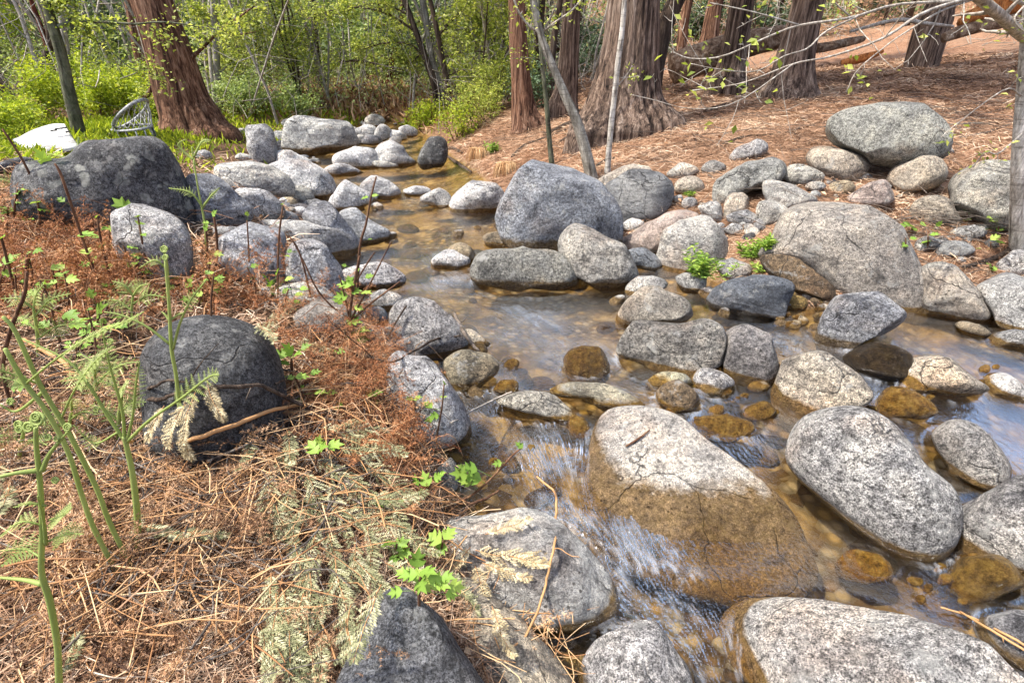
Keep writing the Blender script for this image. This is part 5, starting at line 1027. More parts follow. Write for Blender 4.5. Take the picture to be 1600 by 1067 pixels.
# needles and sticks on the right-hand slope
x, y, z, r = slope_sample(125000, rng, 2.3, 17, math.radians(-8), math.radians(62), lambda x, y, i, d, dl, dr: (~i) & (dr < dl) & (dr > .03))
dens = fbm(np.stack([x, y, z], -1) * 1.3, 61, 3); lvn = np.clip(.38 + .62 * dens + rng.normal(size=len(x)) * .20, 0, 1)
V, Q, k = ribbons(np.stack([x, y, z + rng.uniform(0, .012, len(x))], -1), rng.normal(.35, .9, len(x)), .04 + .018 * r * rng.uniform(.4, 1.3, len(x)), .00125 * r ** .8 * rng.uniform(.6, 1.5, len(x)), rng, .12, 1.0)
o = mesh_np('needle_litter', V, Q, M['litter'], None, False, {'lv': np.repeat(lvn, k)}); tag(o, 'brown cedar needles and straw covering the right slope', kind='stuff')
# straw, needles and bits on the near left bank
x, y, z, r = slope_sample(115000, rng, .45, 9, math.radians(-75), math.radians(42), lambda x, y, i, d, dl, dr: (~i) & (dl < dr) & (d > .005))
lum = fbm(np.stack([x, y, z], -1) * 3.0, 63, 3); lvn = np.clip(.42 + .40 * lum + rng.normal(size=len(x)) * .26, 0, 1); pile = np.clip(.035 + .05 * fbm(np.stack([x, y, z], -1) * 3.5, 65, 3), 0, 1)
V, Q, k = ribbons(np.stack([x, y, z + pile * rng.uniform(0, 1, len(x)) ** 1.2], -1), rng.uniform(0, 6.28, len(x)), (.025 + .035 * r ** .6) * np.exp(rng.normal(size=len(x)) * .55), (.0011 + .0010 * r) * rng.uniform(.5, 1.6, len(x)), rng, .35, 1.6, 3)
o = mesh_np('bank_litter', V, Q, M['litter'], None, False, {'lv': np.repeat(lvn, k)}); tag(o, 'dry straw, needles and bark bits on the left bank', kind='stuff')
# curled dead bracken
def dead_frond(rng, L=.30, npin=15, droop=.35):
    V, T, A = [], [], []; n = 0
    t = np.linspace(0, 1, npin); ax = np.stack([t * L, np.zeros(npin), .35 * L * np.sin(t * 2.4) * droop], -1)
    for i in range(npin - 1):
        w = L * .36 * (1 - t[i]) ** .7 * (.4 + .6 * min(1, t[i] * 6))
        V += [ax[i] + [0, .0016, 0], ax[i] - [0, .0016, 0], ax[i + 1]]; T.append((n, n + 1, n + 2)); n += 3; A += [.75] * 3
        for s in (-1, 1):
            p = ax[i].copy(); d = np.array([.45, s * 1.0, rng.normal() * .35]); curl = np.array([rng.normal() * .5, -s * rng.uniform(.0, .9), rng.uniform(-.9, .6)]); m = max(4, int(w / .0075)); st = w / m
            for j in range(m):
                d = d + curl * .22; d /= np.linalg.norm(d); q = p + d * st; c = np.cross(d, rng.normal(size=3)); c /= np.linalg.norm(c) + 1e-9; h = .0125 * (1 - .6 * j / m) * rng.uniform(.5, 1.3)
                for e in (-1, 1):
                    V += [p, p + (q - p) * .6, (p + q) / 2 + c * h * e + d * h * .5]; T.append((n, n + 1, n + 2)); n += 3; A += [rng.uniform(.15, 1)] * 3
                p = q
    return np.array(V), np.array(T), np.array(A)
FV = [dead_frond(rng, droop=rng.uniform(.2, 1.3)) for _ in range(7)]
def scatter_fronds(name, spots, rng, label, mat, shade, lift=.03, sc=(.7, 1.3), tiltx=.5):
    VV, TT_, AA_, n = [], [], [], 0
    for (px, py, sx, sy, cnt, up) in spots:
        for _ in range(cnt):
            a, b = px + rng.normal() * sx, py + rng.normal() * sy; p = hit(a, b)
            if ground(np.array([p[0]]), np.array([p[1]]), True)[1][0] and up == 0: continue
            V, T, A = FV[int(rng.integers(len(FV)))]; s = rng.uniform(*sc); yw, tx, ty = rng.uniform(0, 6.28), rng.normal() * tiltx, rng.normal() * tiltx
            if up > .15: ty = -abs(ty) * .3 + .7; 
            Rz = np.array([[math.cos(yw), -math.sin(yw), 0], [math.sin(yw), math.cos(yw), 0], [0, 0, 1]]); Rx = np.array([[1, 0, 0], [0, math.cos(tx), -math.sin(tx)], [0, math.sin(tx), math.cos(tx)]]); Ry = np.array([[math.cos(ty), 0, math.sin(ty)], [0, 1, 0], [-math.sin(ty), 0, math.cos(ty)]])
            W = (V * s) @ (Rz @ Ry @ Rx).T + p + [0, 0, lift + rng.uniform(0, .05) + up * rng.uniform(.3, 1)]
            VV.append(W); TT_.append(T + n); n += len(W); AA_.append(np.clip(A * .75 + shade + rng.normal() * .14, 0, 1))
    o = mesh_np(name, np.concatenate(VV), np.concatenate(TT_), M[mat], None, False, {'lv': np.concatenate(AA_)}); tag(o, label, kind='stuff'); return o
M['rust_fern'] = mat_leaf('rust_red_bracken', G((.07, .022, .010), (.28, .11, .045), (.46, .22, .10), (.58, .36, .20)), .15, .8)
scatter_fronds('rusty_bracken', [(60,400,55,25,64,0), (130,430,50,22,46,0), (60,350,50,14,26,0), (240,470,45,14,20,0), (390,470,25,16,10,0), (30,470,40,25,24,0), (170,480,60,20,20,0), (320,470,40,14,8,0)], rng, 'rusty orange dead bracken heaped on the left bank', 'rust_fern', .0, .02)
scatter_fronds('fallen_rust_bracken', [(600,600,20,30,14,.12), (560,560,30,24,16,.12), (540,500,24,14,10,.10), (640,700,20,30,12,.08), (565,560,26,22,16,.06), (600,640,22,35,16,.02), (550,640,35,40,30,.03), (500,600,40,35,24,.02), (590,700,35,35,24,.02), (630,760,24,30,14,.02), (480,510,28,14,10,.02), (530,500,18,10,5,.03), (585,540,10,14,5,.06), (460,640,20,30,10,0)], rng, 'dark rust dead bracken draped over the bank edge', 'rust_fern', -.05, .02, (.35, .8))
scatter_fronds('brown_bracken', [(120,930,120,70,36,0), (330,950,90,70,30,0), (220,840,110,50,22,0), (60,820,60,60,18,0), (380,830,60,50,20,0), (420,740,60,40,12,0), (150,720,90,60,20,0), (80,620,70,50,18,0), (450,1000,60,50,12,0), (300,780,60,40,12,0), (780,1010,20,30,5,0)], rng, 'pale brown curled dead bracken covering the near bank', 'dead_fern', .05, .012, (.35, .85))
# straw stems: long, thin, lying every way
def straws(name, spots, rng, label, mat='straw', wid=.0022):
    mb = MB()
    for (px, py, sx, sy, cnt, L) in spots:
        for _ in range(cnt):
            p = hit(px + rng.normal() * sx, py + rng.normal() * sy); a = rng.uniform(0, 6.28); l = L * rng.uniform(.5, 1.4); d = np.array([math.cos(a), math.sin(a), rng.normal() * .12]); c = rng.normal(size=3) * .12; c[2] = abs(c[2]) * .5
            Q = np.array([p - d * l / 2, p + c * l, p + d * l / 2]) + [0, 0, .05 + rng.uniform(0, .04)]; tube(mb, resample(Q, 6), wid * rng.uniform(.5, 1.3) * np.array([1, 1, .95, .85, .7, .5]), 4, cap=False, lv=rng.uniform(0, 1), fur=0.0)
    return tag(mb.build(name, M[mat], None), label, kind='stuff')
straws('straw_stems', [(150,380,110,50,46,.6), (100,450,80,40,24,.5), (520,640,80,60,110,.28), (300,900,160,90,150,.30), (420,760,90,60,80,.28), (120,900,90,80,60,.25), (790,1000,35,50,60,.22), (860,1020,20,30,14,.2), (600,800,60,60,24,.25), (700,860,25,50,18,.2), (130,620,90,80,40,.35)], rng, 'long pale straw stems lying over the litter')
straws('dark_litter_twigs', [(200,560,130,50,40,.25), (150,700,100,60,80,.22), (400,800,110,80,80,.22), (250,950,150,60,60,.18), (520,700,80,60,50,.25), (560,800,70,60,22,.16), (1440,360,60,25,60,.45), (1200,300,80,40,40,.5), (1010,340,40,30,24,.4), (1150,200,150,30,60,.9), (1480,200,80,30,50,.7), (1350,260,60,30,40,.5), (850,220,50,20,24,.9), (1480,440,40,15,14,.4)], rng, 'thin grey twigs strewn through the litter', 'twig', .0024)
rng = np.random.default_rng(222); mb = MB()
for (px, py, sx, sy, cnt, L) in [(560,600,50,60,110,.22), (600,680,30,60,50,.18), (500,530,50,25,36,.18), (80,400,70,40,60,.45), (180,440,50,30,30,.35), (620,740,30,40,24,.15), (460,660,30,40,24,.18), (130,880,100,80,30,.2)]:
    for _ in range(cnt):
        p = hit(px + rng.normal() * sx, py + rng.normal() * sy)
        if ground(np.array([p[0]]), np.array([p[1]]), True)[1][0]: continue
        a = rng.uniform(0, 6.28); l = L * rng.uniform(.5, 1.3); d = np.array([math.cos(a), math.sin(a), 0]); q = d * l; Q = resample(np.array([p, p + q * .3 + [0, 0, l * rng.uniform(.2, .7)], p + q * .75 + [0, 0, l * rng.uniform(.1, .6)], p + q + rng.normal(size=3) * l * .15]), 9)
        tube(mb, Q, .0017 * np.linspace(1.2, .5, 9), 4, cap=False, lv=rng.uniform(0, .8), fur=0.0)
tag(mb.build('bracken_stalks', M['dead_fern'], None), 'arching dead bracken stalks tangled over the bank edge', kind='stuff')
# broad dead leaves
x, y, z, r = slope_sample(1700, rng, .6, 7, math.radians(-70), math.radians(60), lambda x, y, i, d, dl, dr: (~i) & (d > .05)); V, T, lv = leaf_mesh(np.stack([x, y, z + .03], -1), .022 + .004 * r, rng, 1.5, .7)
tag(mesh_np('dead_leaves', V, T, M['dead_fern'], None, False, {'lv': lv}), 'scattered broad dead leaves', kind='stuff')
# shed cedar sprays: each one a thing
def spray(px, py, ang_px, Lpx, label, mat='cedar_spray', group='shed cedar sprays on the near bank', shade=0.0):
    rng = np.random.default_rng(int(px * 31 + py * 7)); p = hit3(px, py); Dp = (p - CAM) @ FW; L = Lpx / FPX * Dp; a = math.radians(ang_px); q = hit3(px + 8 * math.cos(a), py + 8 * math.sin(a)); d = (q - p); d[2] *= .5
    if np.linalg.norm(d) > .3 * L + .05: d = d / np.linalg.norm(d)
    d /= np.linalg.norm(d); up = (CAM - p); up /= np.linalg.norm(up); up = up * .4 + np.array([0, 0, .8]); s = np.cross(d, up); s /= np.linalg.norm(s); up = np.cross(s, d); mb = MB(); st = MB()
    p = p + up * (.085 if py > 660 and mat == 'cedar_spray' else .045); n = 16; ax = [p]; dd = d.copy()
    for i in range(n): dd = dd + s * rng.normal() * .09 - up * .02 + up * rng.normal() * .04; dd /= np.linalg.norm(dd); ax.append(ax[-1] + dd * L / n)
    ax = np.array(ax); tube(st, ax, np.linspace(.0016, .0006, n + 1), 5, lv=.25, fur=0.0)
    Vv, Tt, Al = [], [], []; c = 0
    for i in range(1, n):
        t = i / n; w = L * .33 * (1 - t) ** .5 * min(1, .3 + t * 3) * rng.uniform(.6, 1.1)
        for e in (-1, 1):
            b = ax[i]; bd = d * .9 + s * e * .75 + up * rng.normal() * .3; bd /= np.linalg.norm(bd); m = max(4, int(w / .007)); lvb = rng.uniform(.1, .9)
            for j in range(m):
                b2 = b + bd * w / m; bd = bd + d * .07 + rng.normal(size=3) * .05 - np.array([0, 0, .03]); bd /= np.linalg.norm(bd); sd = np.cross(bd, up); sd /= np.linalg.norm(sd)
                for f in (-1, 1):
                    tip = b + (bd * .85 + sd * f * .6 + up * rng.normal() * .15) * .0145 * (1 - .5 * j / m) * rng.uniform(.7, 1.3); Vv += [b - sd * .0011, b + bd * .004 + sd * .0011, tip]; Tt.append((c, c + 1, c + 2)); c += 3; Al += [min(1, max(0, lvb + shade + rng.normal() * .15))] * 3
                Vv += [b - sd * .0012, b + sd * .0012, b2]; Tt.append((c, c + 1, c + 2)); c += 3; Al += [lvb] * 3; b = b2
    root = thing('cedar_spray', p, label, 'cedar spray', group); st.build('stem', M['straw'], root, root.location); o = mesh_np('needles', np.array(Vv), np.array(Tt), M[mat], root, False, {'lv': np.array(Al)}, root.location); o['kind'] = 'stuff'; return root
SP = {'dry grey-green cedar spray in the drift at the peaked rock': [(450,950,70,110),(480,960,100,120),(440,1000,60,110),(500,900,110,130),(470,880,80,110),(520,950,120,110),(545,1000,100,90),(430,930,100,90),(560,900,60,100),(600,900,20,80),(640,915,10,80),(690,925,30,70),(470,1020,80,90),(510,1020,95,90),(440,960,85,130),(490,930,95,140),(530,900,80,120),(460,1000,70,130),(600,940,110,110),(550,980,110,130),(420,1010,60,100)],
      'dry pale green cedar spray strewn over brown bracken mid-bank': [(430,760,75,120),(455,700,80,90),(500,740,40,120),(520,780,60,120),(560,740,30,120),(540,820,20,110),(470,830,100,80),(600,790,60,90),(500,690,10,110),(580,850,70,90),(540,700,50,100),(460,790,90,90),(570,800,10,100),(520,860,80,90),(400,715,80,70),(490,800,120,90),(450,730,100,110),(550,760,55,120),(600,830,40,110),(530,720,20,110),(480,760,65,120),(440,820,75,110),(560,880,80,110),(500,850,100,110)],
      'pale bleached cedar spray hanging against the charcoal boulder': [(315,620,105,80),(300,640,120,70),(325,600,70,70),(290,665,80,60),(270,640,110,60)],
      'grey-green cedar spray by the fern shoots at far left': [(15,760,110,80),(30,790,90,70),(5,730,80,70),(225,830,60,60),(245,850,30,70),(300,855,20,70),(135,1020,80,60)],
      'faded cedar spray in the grass between shore rocks and charcoal boulder': [(470,540,60,80),(430,500,70,80),(410,520,80,70),(450,480,60,70)]}
for lb, L in SP.items():
    for q in L: spray(*q, lb, 'dry_spray' if 'bleached' in lb else 'cedar_spray')
for q in [(745,870,10,110),(760,845,-25,80),(755,890,30,80),(800,880,15,60)]: spray(*q, 'straw-coloured cedar spray resting on the broad white boulder', 'dry_spray')
for q in [(745,905,60,90),(770,960,70,80),(740,860,120,70)]: spray(*q, 'straw-coloured cedar spray fallen between white boulder and tan rock', 'dry_spray')

# foreground sticks, each its own
def stick3(path, label, mat='twig', side=0, lift=.010, name='stick', cat='stick', k=1.0):
    rng = np.random.default_rng(int(path[0][0] * 3 + path[0][1])); P, R = [], []
    for q in path:
        p = hit3(q[0], q[1]); v = (CAM - p) / np.linalg.norm(CAM - p); p = p + v * (lift + (q[3] if len(q) > 3 else .012)); P.append(p); R.append(max(q[2] * .5 / FPX * ((p - CAM) @ FW) * k, .0008))
    Q = resample(np.column_stack([P, R]), max(14, 6 * len(P))); sz = np.linalg.norm(np.array(P[-1]) - P[0]); w = np.cumsum(rng.normal(size=(len(Q), 3)), 0) * sz * .0022; Q[:, :3] += w - np.linspace(0, 1, len(Q))[:, None] * w[-1]
    root = thing(name, Q[len(Q) // 2, :3], label, cat); mb = MB(); tube(mb, Q[:, :3], np.clip(Q[:, 3], .0008, 9), 8, fur=0.0, lv=.5); mb.build('stem', M[mat], root, root.location)
    if side:
        o2, _ = twigs(Q[:, :3], Q[:, 3], rng, 1, side, .22, .3, .7); mb = MB()
        for q, r in o2: tube(mb, q, r, 4, cap=False, fur=0.0, lv=.5)
        mb.build('side_twigs', M[mat], root, root.location)['kind'] = 'stuff'
    return root
for a in [([(200,624,8),(240,620,7),(270,612,6),(310,606,7,.04),(360,606,7,.05),(400,607,6,.04),(440,620,6,.05),(490,648,5,.05),(530,680,5,.05),(560,715,4,.04),(600,770,3,.04),(620,790,2)], 'long dark bent stick crossing the charcoal boulder', 'dark_bark', 4),
          ([(215,617,5),(235,606,5),(262,594,4),(290,597,3)], 'short black forked stick at the shoulder of the charcoal boulder', 'dark_bark', 1),
          ([(498,752,5),(530,730,5),(560,705,5),(590,680,4),(613,655,3)], 'straight dark twig slanting up toward the rust bracken', 'dark_bark', 2),
          ([(397,722,6),(420,745,5),(450,775,5),(480,795,4)], 'grey forked twig hung with cedar sprays', 'twig', 3),
          ([(335,845,4),(370,838,5),(395,828,5),(405,851,6),(440,858,6),(475,858,5)], 'kinked grey twig right of the tallest fern stems', 'twig', 2),
          ([(395,600,2),(330,735,4),(260,755,4),(180,765,4),(110,742,4)], 'grey twig running left from below the charcoal boulder', 'twig', 3),
          ([(0,823,8),(30,833,7),(62,850,6),(90,862,4)], 'stout grey stick entering at the left frame edge', 'twig', 1),
          ([(84,825,5),(105,870,6),(115,920,6),(122,970,5),(115,1000,3)], 'crooked thin dark twig below the stout grey stick', 'twig', 3),
          ([(180,1010,5),(215,985,6),(250,950,6),(290,915,5)], 'dark wet stick in the brown bracken near the frame foot', 'dark_bark', 1),
          ([(225,700,6),(300,690,7),(360,668,7),(430,640,6),(500,630,4)], 'orange-brown dead stalk below the charcoal boulder', 'straw', 0),
          ([(255,760,7),(300,740,7),(380,715,8),(440,695,8),(500,660,6)], 'thick orange dead stalk lying across the bank', 'straw', 0),
          ([(235,1067,6),(270,1020,7),(300,985,7),(330,960,5)], 'pale straw stalk leaning in the near bracken', 'straw', 0),
          ([(70,902,4),(200,890,4),(280,893,4),(330,912,4),(380,950,3),(420,1000,3)], 'long arching straw stem over the near bracken', 'straw', 0),
          ([(38,531,6,.1),(70,548,8,.1),(100,565,8,.06),(117,590,7)], 'reddish-brown stalk snapped over left of the charcoal boulder', 'straw', 0),
          ([(430,795,3),(500,785,4),(560,770,4),(640,785,4),(700,790,4),(745,785,5),(780,765,3)], 'long reddish runner trailing to the water', 'stem_red', 3),
          ([(590,731,5),(650,760,5),(700,790,5),(710,790,4)], 'pale tan stalk bent above the waterline', 'straw', 0),
          ([(430,600,3),(480,575,3),(560,555,4,.05),(620,570,3,.06),(680,535,4,.06),(720,525,2)], 'dark twig arching over the white streaked boulder', 'dark_bark', 2),
          ([(600,540,3,.03),(615,510,3,.03),(635,478,3,.03)], 'thin dark twig leaning on the granite dome', 'dark_bark', 1),
          ([(710,490,6,.01),(722,515,6),(740,540,5),(748,548,4)], 'dry grey stick standing at the small wedge stone', 'twig', 1),
          ([(705,660,3),(730,645,3),(775,622,3),(800,612,2)], 'pale thin twig reaching over the riffle to the speckled rock', 'pale_twig', 0),
          ([(840,745,3,.1),(868,770,3.5,.1),(872,800,4,.08),(868,860,4,.02),(850,930,4,.01),(825,985,4,.01),(800,1010,3)], 'pale curved grass stalk lying down the broad white boulder', 'straw', 1),
          ([(978,697,3,.001),(1000,684,3.5,.001),(1015,672,2,.001)], 'dark pine needle on the dry top of the great flat boulder', 'stem_red', 0),
          ([(1470,948,3),(1520,965,3),(1570,990,4),(1620,1020,4)], 'pale grass stem reaching over the shallows', 'straw', 0),
          ([(1500,955,3),(1550,985,4),(1600,1015,4)], 'second pale grass stem beside the small grey edge rock', 'straw', 1),
          ([(905,600,2,.02),(930,505,2,.01),(965,512,2,.01),(985,517,2,.01)], 'thin dark twig bridging to the long wrinkled boulder', 'dark_bark', 0) if False else
          ([(940,510,2,.01),(965,513,2,.01),(985,517,2,.01)], 'thin dark twig bridging to the long wrinkled boulder', 'dark_bark', 0),
          ([(325,720,4,.03),(395,690,4,.03),(405,672,3,.03)], 'grey twig hooked at the foot of the charcoal boulder', 'twig', 1),
          ([(290,805,3),(300,770,4),(308,740,3)], 'upright pale twig in front of the charcoal boulder', 'pale_twig', 1),
          ([(550,862,4,.06),(575,900,4,.06),(628,795,7,.06),(624,830,6,.05),(620,850,5,.04)][2:], 'short black dead stub above the three-leaved seedlings', 'dark_bark', 0)]:
    stick3(a[0], a[1], a[2], a[3])

# ------------------------------------------------------------------ green bracken shoots
def frond_blade(mb, P, w, rng, nrm=None, npin=12, open_=1.0, tipcurl=True, lvb=.5):
    """a young frond: midrib P, paired pinnae that carry small leaflets"""
    P = resample(np.asarray(P), npin + 1); T, U, Wd = frames(P); n = 0
    view = CAM - P[len(P) // 2]; view /= np.linalg.norm(view); nn = view * .75 + rng.normal(size=3) * .35 + np.array([0, 0, .4]) if nrm is None else nrm
    V, Tt, A = [], [], []
    for i in range(1, npin):
        t = i / npin; L = w * (1 - t) ** .7 * (.55 + .45 * min(1, t * 4)) * rng.uniform(.8, 1.1); s = np.cross(T[i], nn); s /= np.linalg.norm(s)
        for e in (-1, 1):
            d = s * e * open_ + T[i] * .45 + nn * rng.normal() * .10; d /= np.linalg.norm(d); m = max(4, int(10 * (1 - t * .5))); b = P[i]; lvv = np.clip(lvb + rng.normal() * .18, 0, 1)
            for j in range(m):
                f = j / m; b2 = b + d * L / m; d = d - nn * .03 * rng.uniform(-1, 1.5); q = np.cross(d, nn); q /= np.linalg.norm(q); l = L * .23 * (1 - f) ** .8 + .0008
                for g in (-1, 1):
                    tip = b + q * g * l + d * l * .5; V += [b - d * L / m * .08, b + d * L / m * .50, tip]; Tt.append((n, n + 1, n + 2)); n += 3; A += [np.clip(lvv + rng.normal() * .1, 0, 1)] * 3
                V += [b - q * .0007, b + q * .0007, b2]; Tt.append((n, n + 1, n + 2)); n += 3; A += [lvv] * 3; b = b2
    mb.add(V, Tt, None, lv=A)
def crozier(mb, p, r, rng, side=1):
    a = np.linspace(0, 4.2 * math.pi, 34); rr_ = r * (1 - a / (4.6 * math.pi)); C = p + RT * (rr_ * np.cos(a) * side)[:, None] + UP * (rr_ * np.sin(a))[:, None] + FW * (.2 * r * a / 13)[:, None]
    tube(mb, C, np.linspace(.22, .16, 34) * r, 6, lv=.55, fur=0.0)
    for k in range(0, 30, 3): q = C[k]; e = rng.normal(size=3) * r * .3; tube(mb, np.array([q, q + e, q + e * 1.2 + [0, 0, r * .1]]), r * .10, 5, lv=.7, fur=0.0)
def bracken(stem, fronds, label, croz=(), y=None, leafy=.62, depth=0.0, wmul=1.35):
    rng = np.random.default_rng(int(stem[0][0] * 5 + stem[0][1])); 
    if y is None:
        y = hit(stem[0][0], stem[0][1], 'ground')[1] + depth
    P, R = px_path(stem, y); g = float(ground(np.array([P[0][0]]), np.array([P[0][1]]))[0]); root = thing('bracken_fern', [P[0][0], P[0][1], g], label, 'fern')
    if P[0][2] > g: P = np.vstack([[P[0][0], P[0][1], g - .02], P]); R = np.concatenate([[R[0]], R])
    Q = resample(np.column_stack([P, R * .78]), 34); mb = MB(); tube(mb, Q[:, :3], Q[:, 3], 10, lv=np.repeat(np.clip(.62 + .25 * fbm(Q[:, :3] * 14, 3, 3), 0, 1), 10).tolist() + [.6, .6], fur=0.0); mb.build('stem', M['fern'], root, root.location)
    for fr in fronds:
        pts, w, bare = fr[0], fr[1], (fr[2] if len(fr) > 2 else .15); Pf, _ = px_path([(q[0], q[1], 4) for q in pts], y)
        zz = np.linspace(0, 1, len(Pf))[:, None] * np.array([0, rng.uniform(-.05, .03), 0]); Pf = Pf + zz; Qf = resample(Pf, 20); sc_ = ((Qf[0] - CAM) @ FW) / FPX
        mb = MB(); tube(mb, Qf, np.linspace(1.9, .7, 20) * sc_ * (fr[3] if len(fr) > 3 else 1), 7, lv=.5, fur=0.0); k = int(20 * bare)
        if w > 0: frond_blade(mb, Qf[k:], w * sc_ * wmul, rng, npin=max(7, int(np.linalg.norm(Qf[-1] - Qf[k]) / (w * sc_ * wmul) * 2.1 + 4)), lvb=leafy)
        if fr[-1] == 'c': crozier(mb, Qf[-1], 6 * sc_, rng)
        mb.build('frond', M['fern'], root, root.location, smooth_=False)
    for (cx, cy, r) in croz:
        mb = MB(); p = at_y(cx, cy, y); crozier(mb, p, r / FPX * ((p - CAM) @ FW), rng, 1 if r > 0 else -1); mb.build('crozier', M['fern'], root, root.location)
    return root
bracken([(97,1100,13),(90,1010,12),(78,940,12),(65,895,11),(66,830,10),(63,760,10),(57,700,9),(56,668,8)],
        [([(66,735),(75,712),(92,690),(104,676)], 0, .2, 2.2), ([(58,735),(30,729),(-10,731)], 0, .2, 2.2), ([(66,912),(30,912),(-25,914)], 0, .2, 2.4), ([(72,850),(78,800),(81,755)], 0, .2, 1.6), ([(72,822),(40,808),(12,826)], 26, .1), ([(70,875),(30,868),(-20,880)], 34, .15), ([(76,845),(110,828),(142,822)], 22, .1), ([(78,812),(105,795),(130,776)], 22, .1), ([(72,790),(55,778),(40,775)], 12, .1)],
        'tallest fern shoot with curled heads rising at the near left corner', croz=[(58,656,12), (44,668,9), (30,671,7), (105,668,7), (75,684,6), (88,686,5), (86,751,6), (55,652,8)], y=.58)
bracken([(149,830,9),(130,780,9),(106,705,9),(72,642,9),(40,600,9),(8,545,8)], [([(40,600),(90,560),(150,520),(215,490),(250,470)], 20, .3), ([(60,625),(30,600),(-10,590)], 14, .3)], 'green fern stem slanting left, nearer its twin with the kink', y=.92)
bracken([(173,820,9),(152,765,9),(120,700,9),(95,655,9),(62,600,9),(25,520,8),(5,495,7)], [([(95,655),(118,610),(150,565),(185,535)], 22, .35), ([(62,600),(20,570),(-20,540)], 14, .2), ([(70,610),(30,640),(5,628)], 0, .2, 1.6)], 'green fern stem slanting left beside its twin, forking to a feathery frond', croz=[(28,664,7), (16,628,6), (150,640,5)], y=.95)
bracken([(217,860,11),(214,800,12),(207,740,11),(199,702,10),(194,682,9)], [([(196,690),(165,650),(130,600),(95,567),(20,535)], 18, .35, 1.6), ([(198,690),(206,650),(210,600),(214,568)], 16, .35, 1.3), ([(199,690),(235,655),(285,620),(330,585),(348,580)], 20, .4, 1.4), ([(195,690),(190,640),(170,570),(155,500)], 15, .5, 1.4), ([(185,675),(150,690),(120,660)], 14, .3)], 'stout three-forked green fern left of the charcoal boulder', croz=[(172,534,5)], y=1.02)
bracken([(303,728,8),(290,690,8),(281,640,8),(275,585,7),(268,545,7),(264,475,6),(258,405,5)], [([(266,538),(230,508),(195,490),(170,483)], 14, .3, 1.2), ([(270,546),(280,505),(296,470),(318,440)], 12, .45, 1.2), ([(264,500),(255,492),(248,490)], 6, .2), ([(266,500),(276,494),(284,492)], 6, .2)], 'single slim fern stem rising in front of the charcoal boulder', croz=[(258,403,5)], leafy=.4)
bracken([(232,334,5),(219,297,5),(203,272,4),(178,232,4),(165,215,3)], [([(219,297),(243,262),(272,247)], 13, .2), ([(213,290),(180,282),(150,270),(130,268)], 14, .1), ([(214,292),(218,250),(226,214)], 8, .4), ([(196,262),(215,240),(235,232)], 10, .2), ([(185,245),(150,225),(132,222)], 9, .3)], 'fine lacy fern in front of the spotted black boulder, nearer its bright end', leafy=.75, y=None, wmul=1.2)
bracken([(134,342,5),(128,300,5),(127,260,5),(125,237,4)], [([(127,262),(105,247),(75,240),(60,245)], 15, .2), ([(127,256),(145,236),(165,222)], 13, .2), ([(127,275),(150,265),(185,262)], 14, .2), ([(128,285),(100,272),(80,270)], 12, .2), ([(125,240),(120,225),(118,215)], 6, .2)], 'fine lacy fern before the dark lichened end of the black boulder', leafy=.75, wmul=1.2)
bracken([(322,425,4),(322,385,4),(319,345,4),(309,292,3),(303,250,3)], [([(318,325),(300,300),(270,292)], 9, .3), ([(318,322),(330,305),(340,295)], 7, .3)], 'thin fern shoot in front of the blue-grey boulder', leafy=.6)
bracken([(250,475,5),(262,455,6),(261,420,6),(257,392,5)], [([(261,420),(245,405),(225,415)], 12, .2), ([(222,470),(200,455),(160,452)], 20, .1), ([(200,470),(160,460),(120,452)], 18, .1)], 'stubby fern shoot at the foot of the rounded grey boulder', croz=[(256,390,6)], leafy=.8)
bracken([(300,230,3),(303,258,3),(308,290,3)][::-1], [([(302,250),(290,240),(278,226),(290,218)], 9, .2), ([(303,245),(315,222),(328,220)], 7, .3)], 'tiny fern at the cedar foot', leafy=.7)

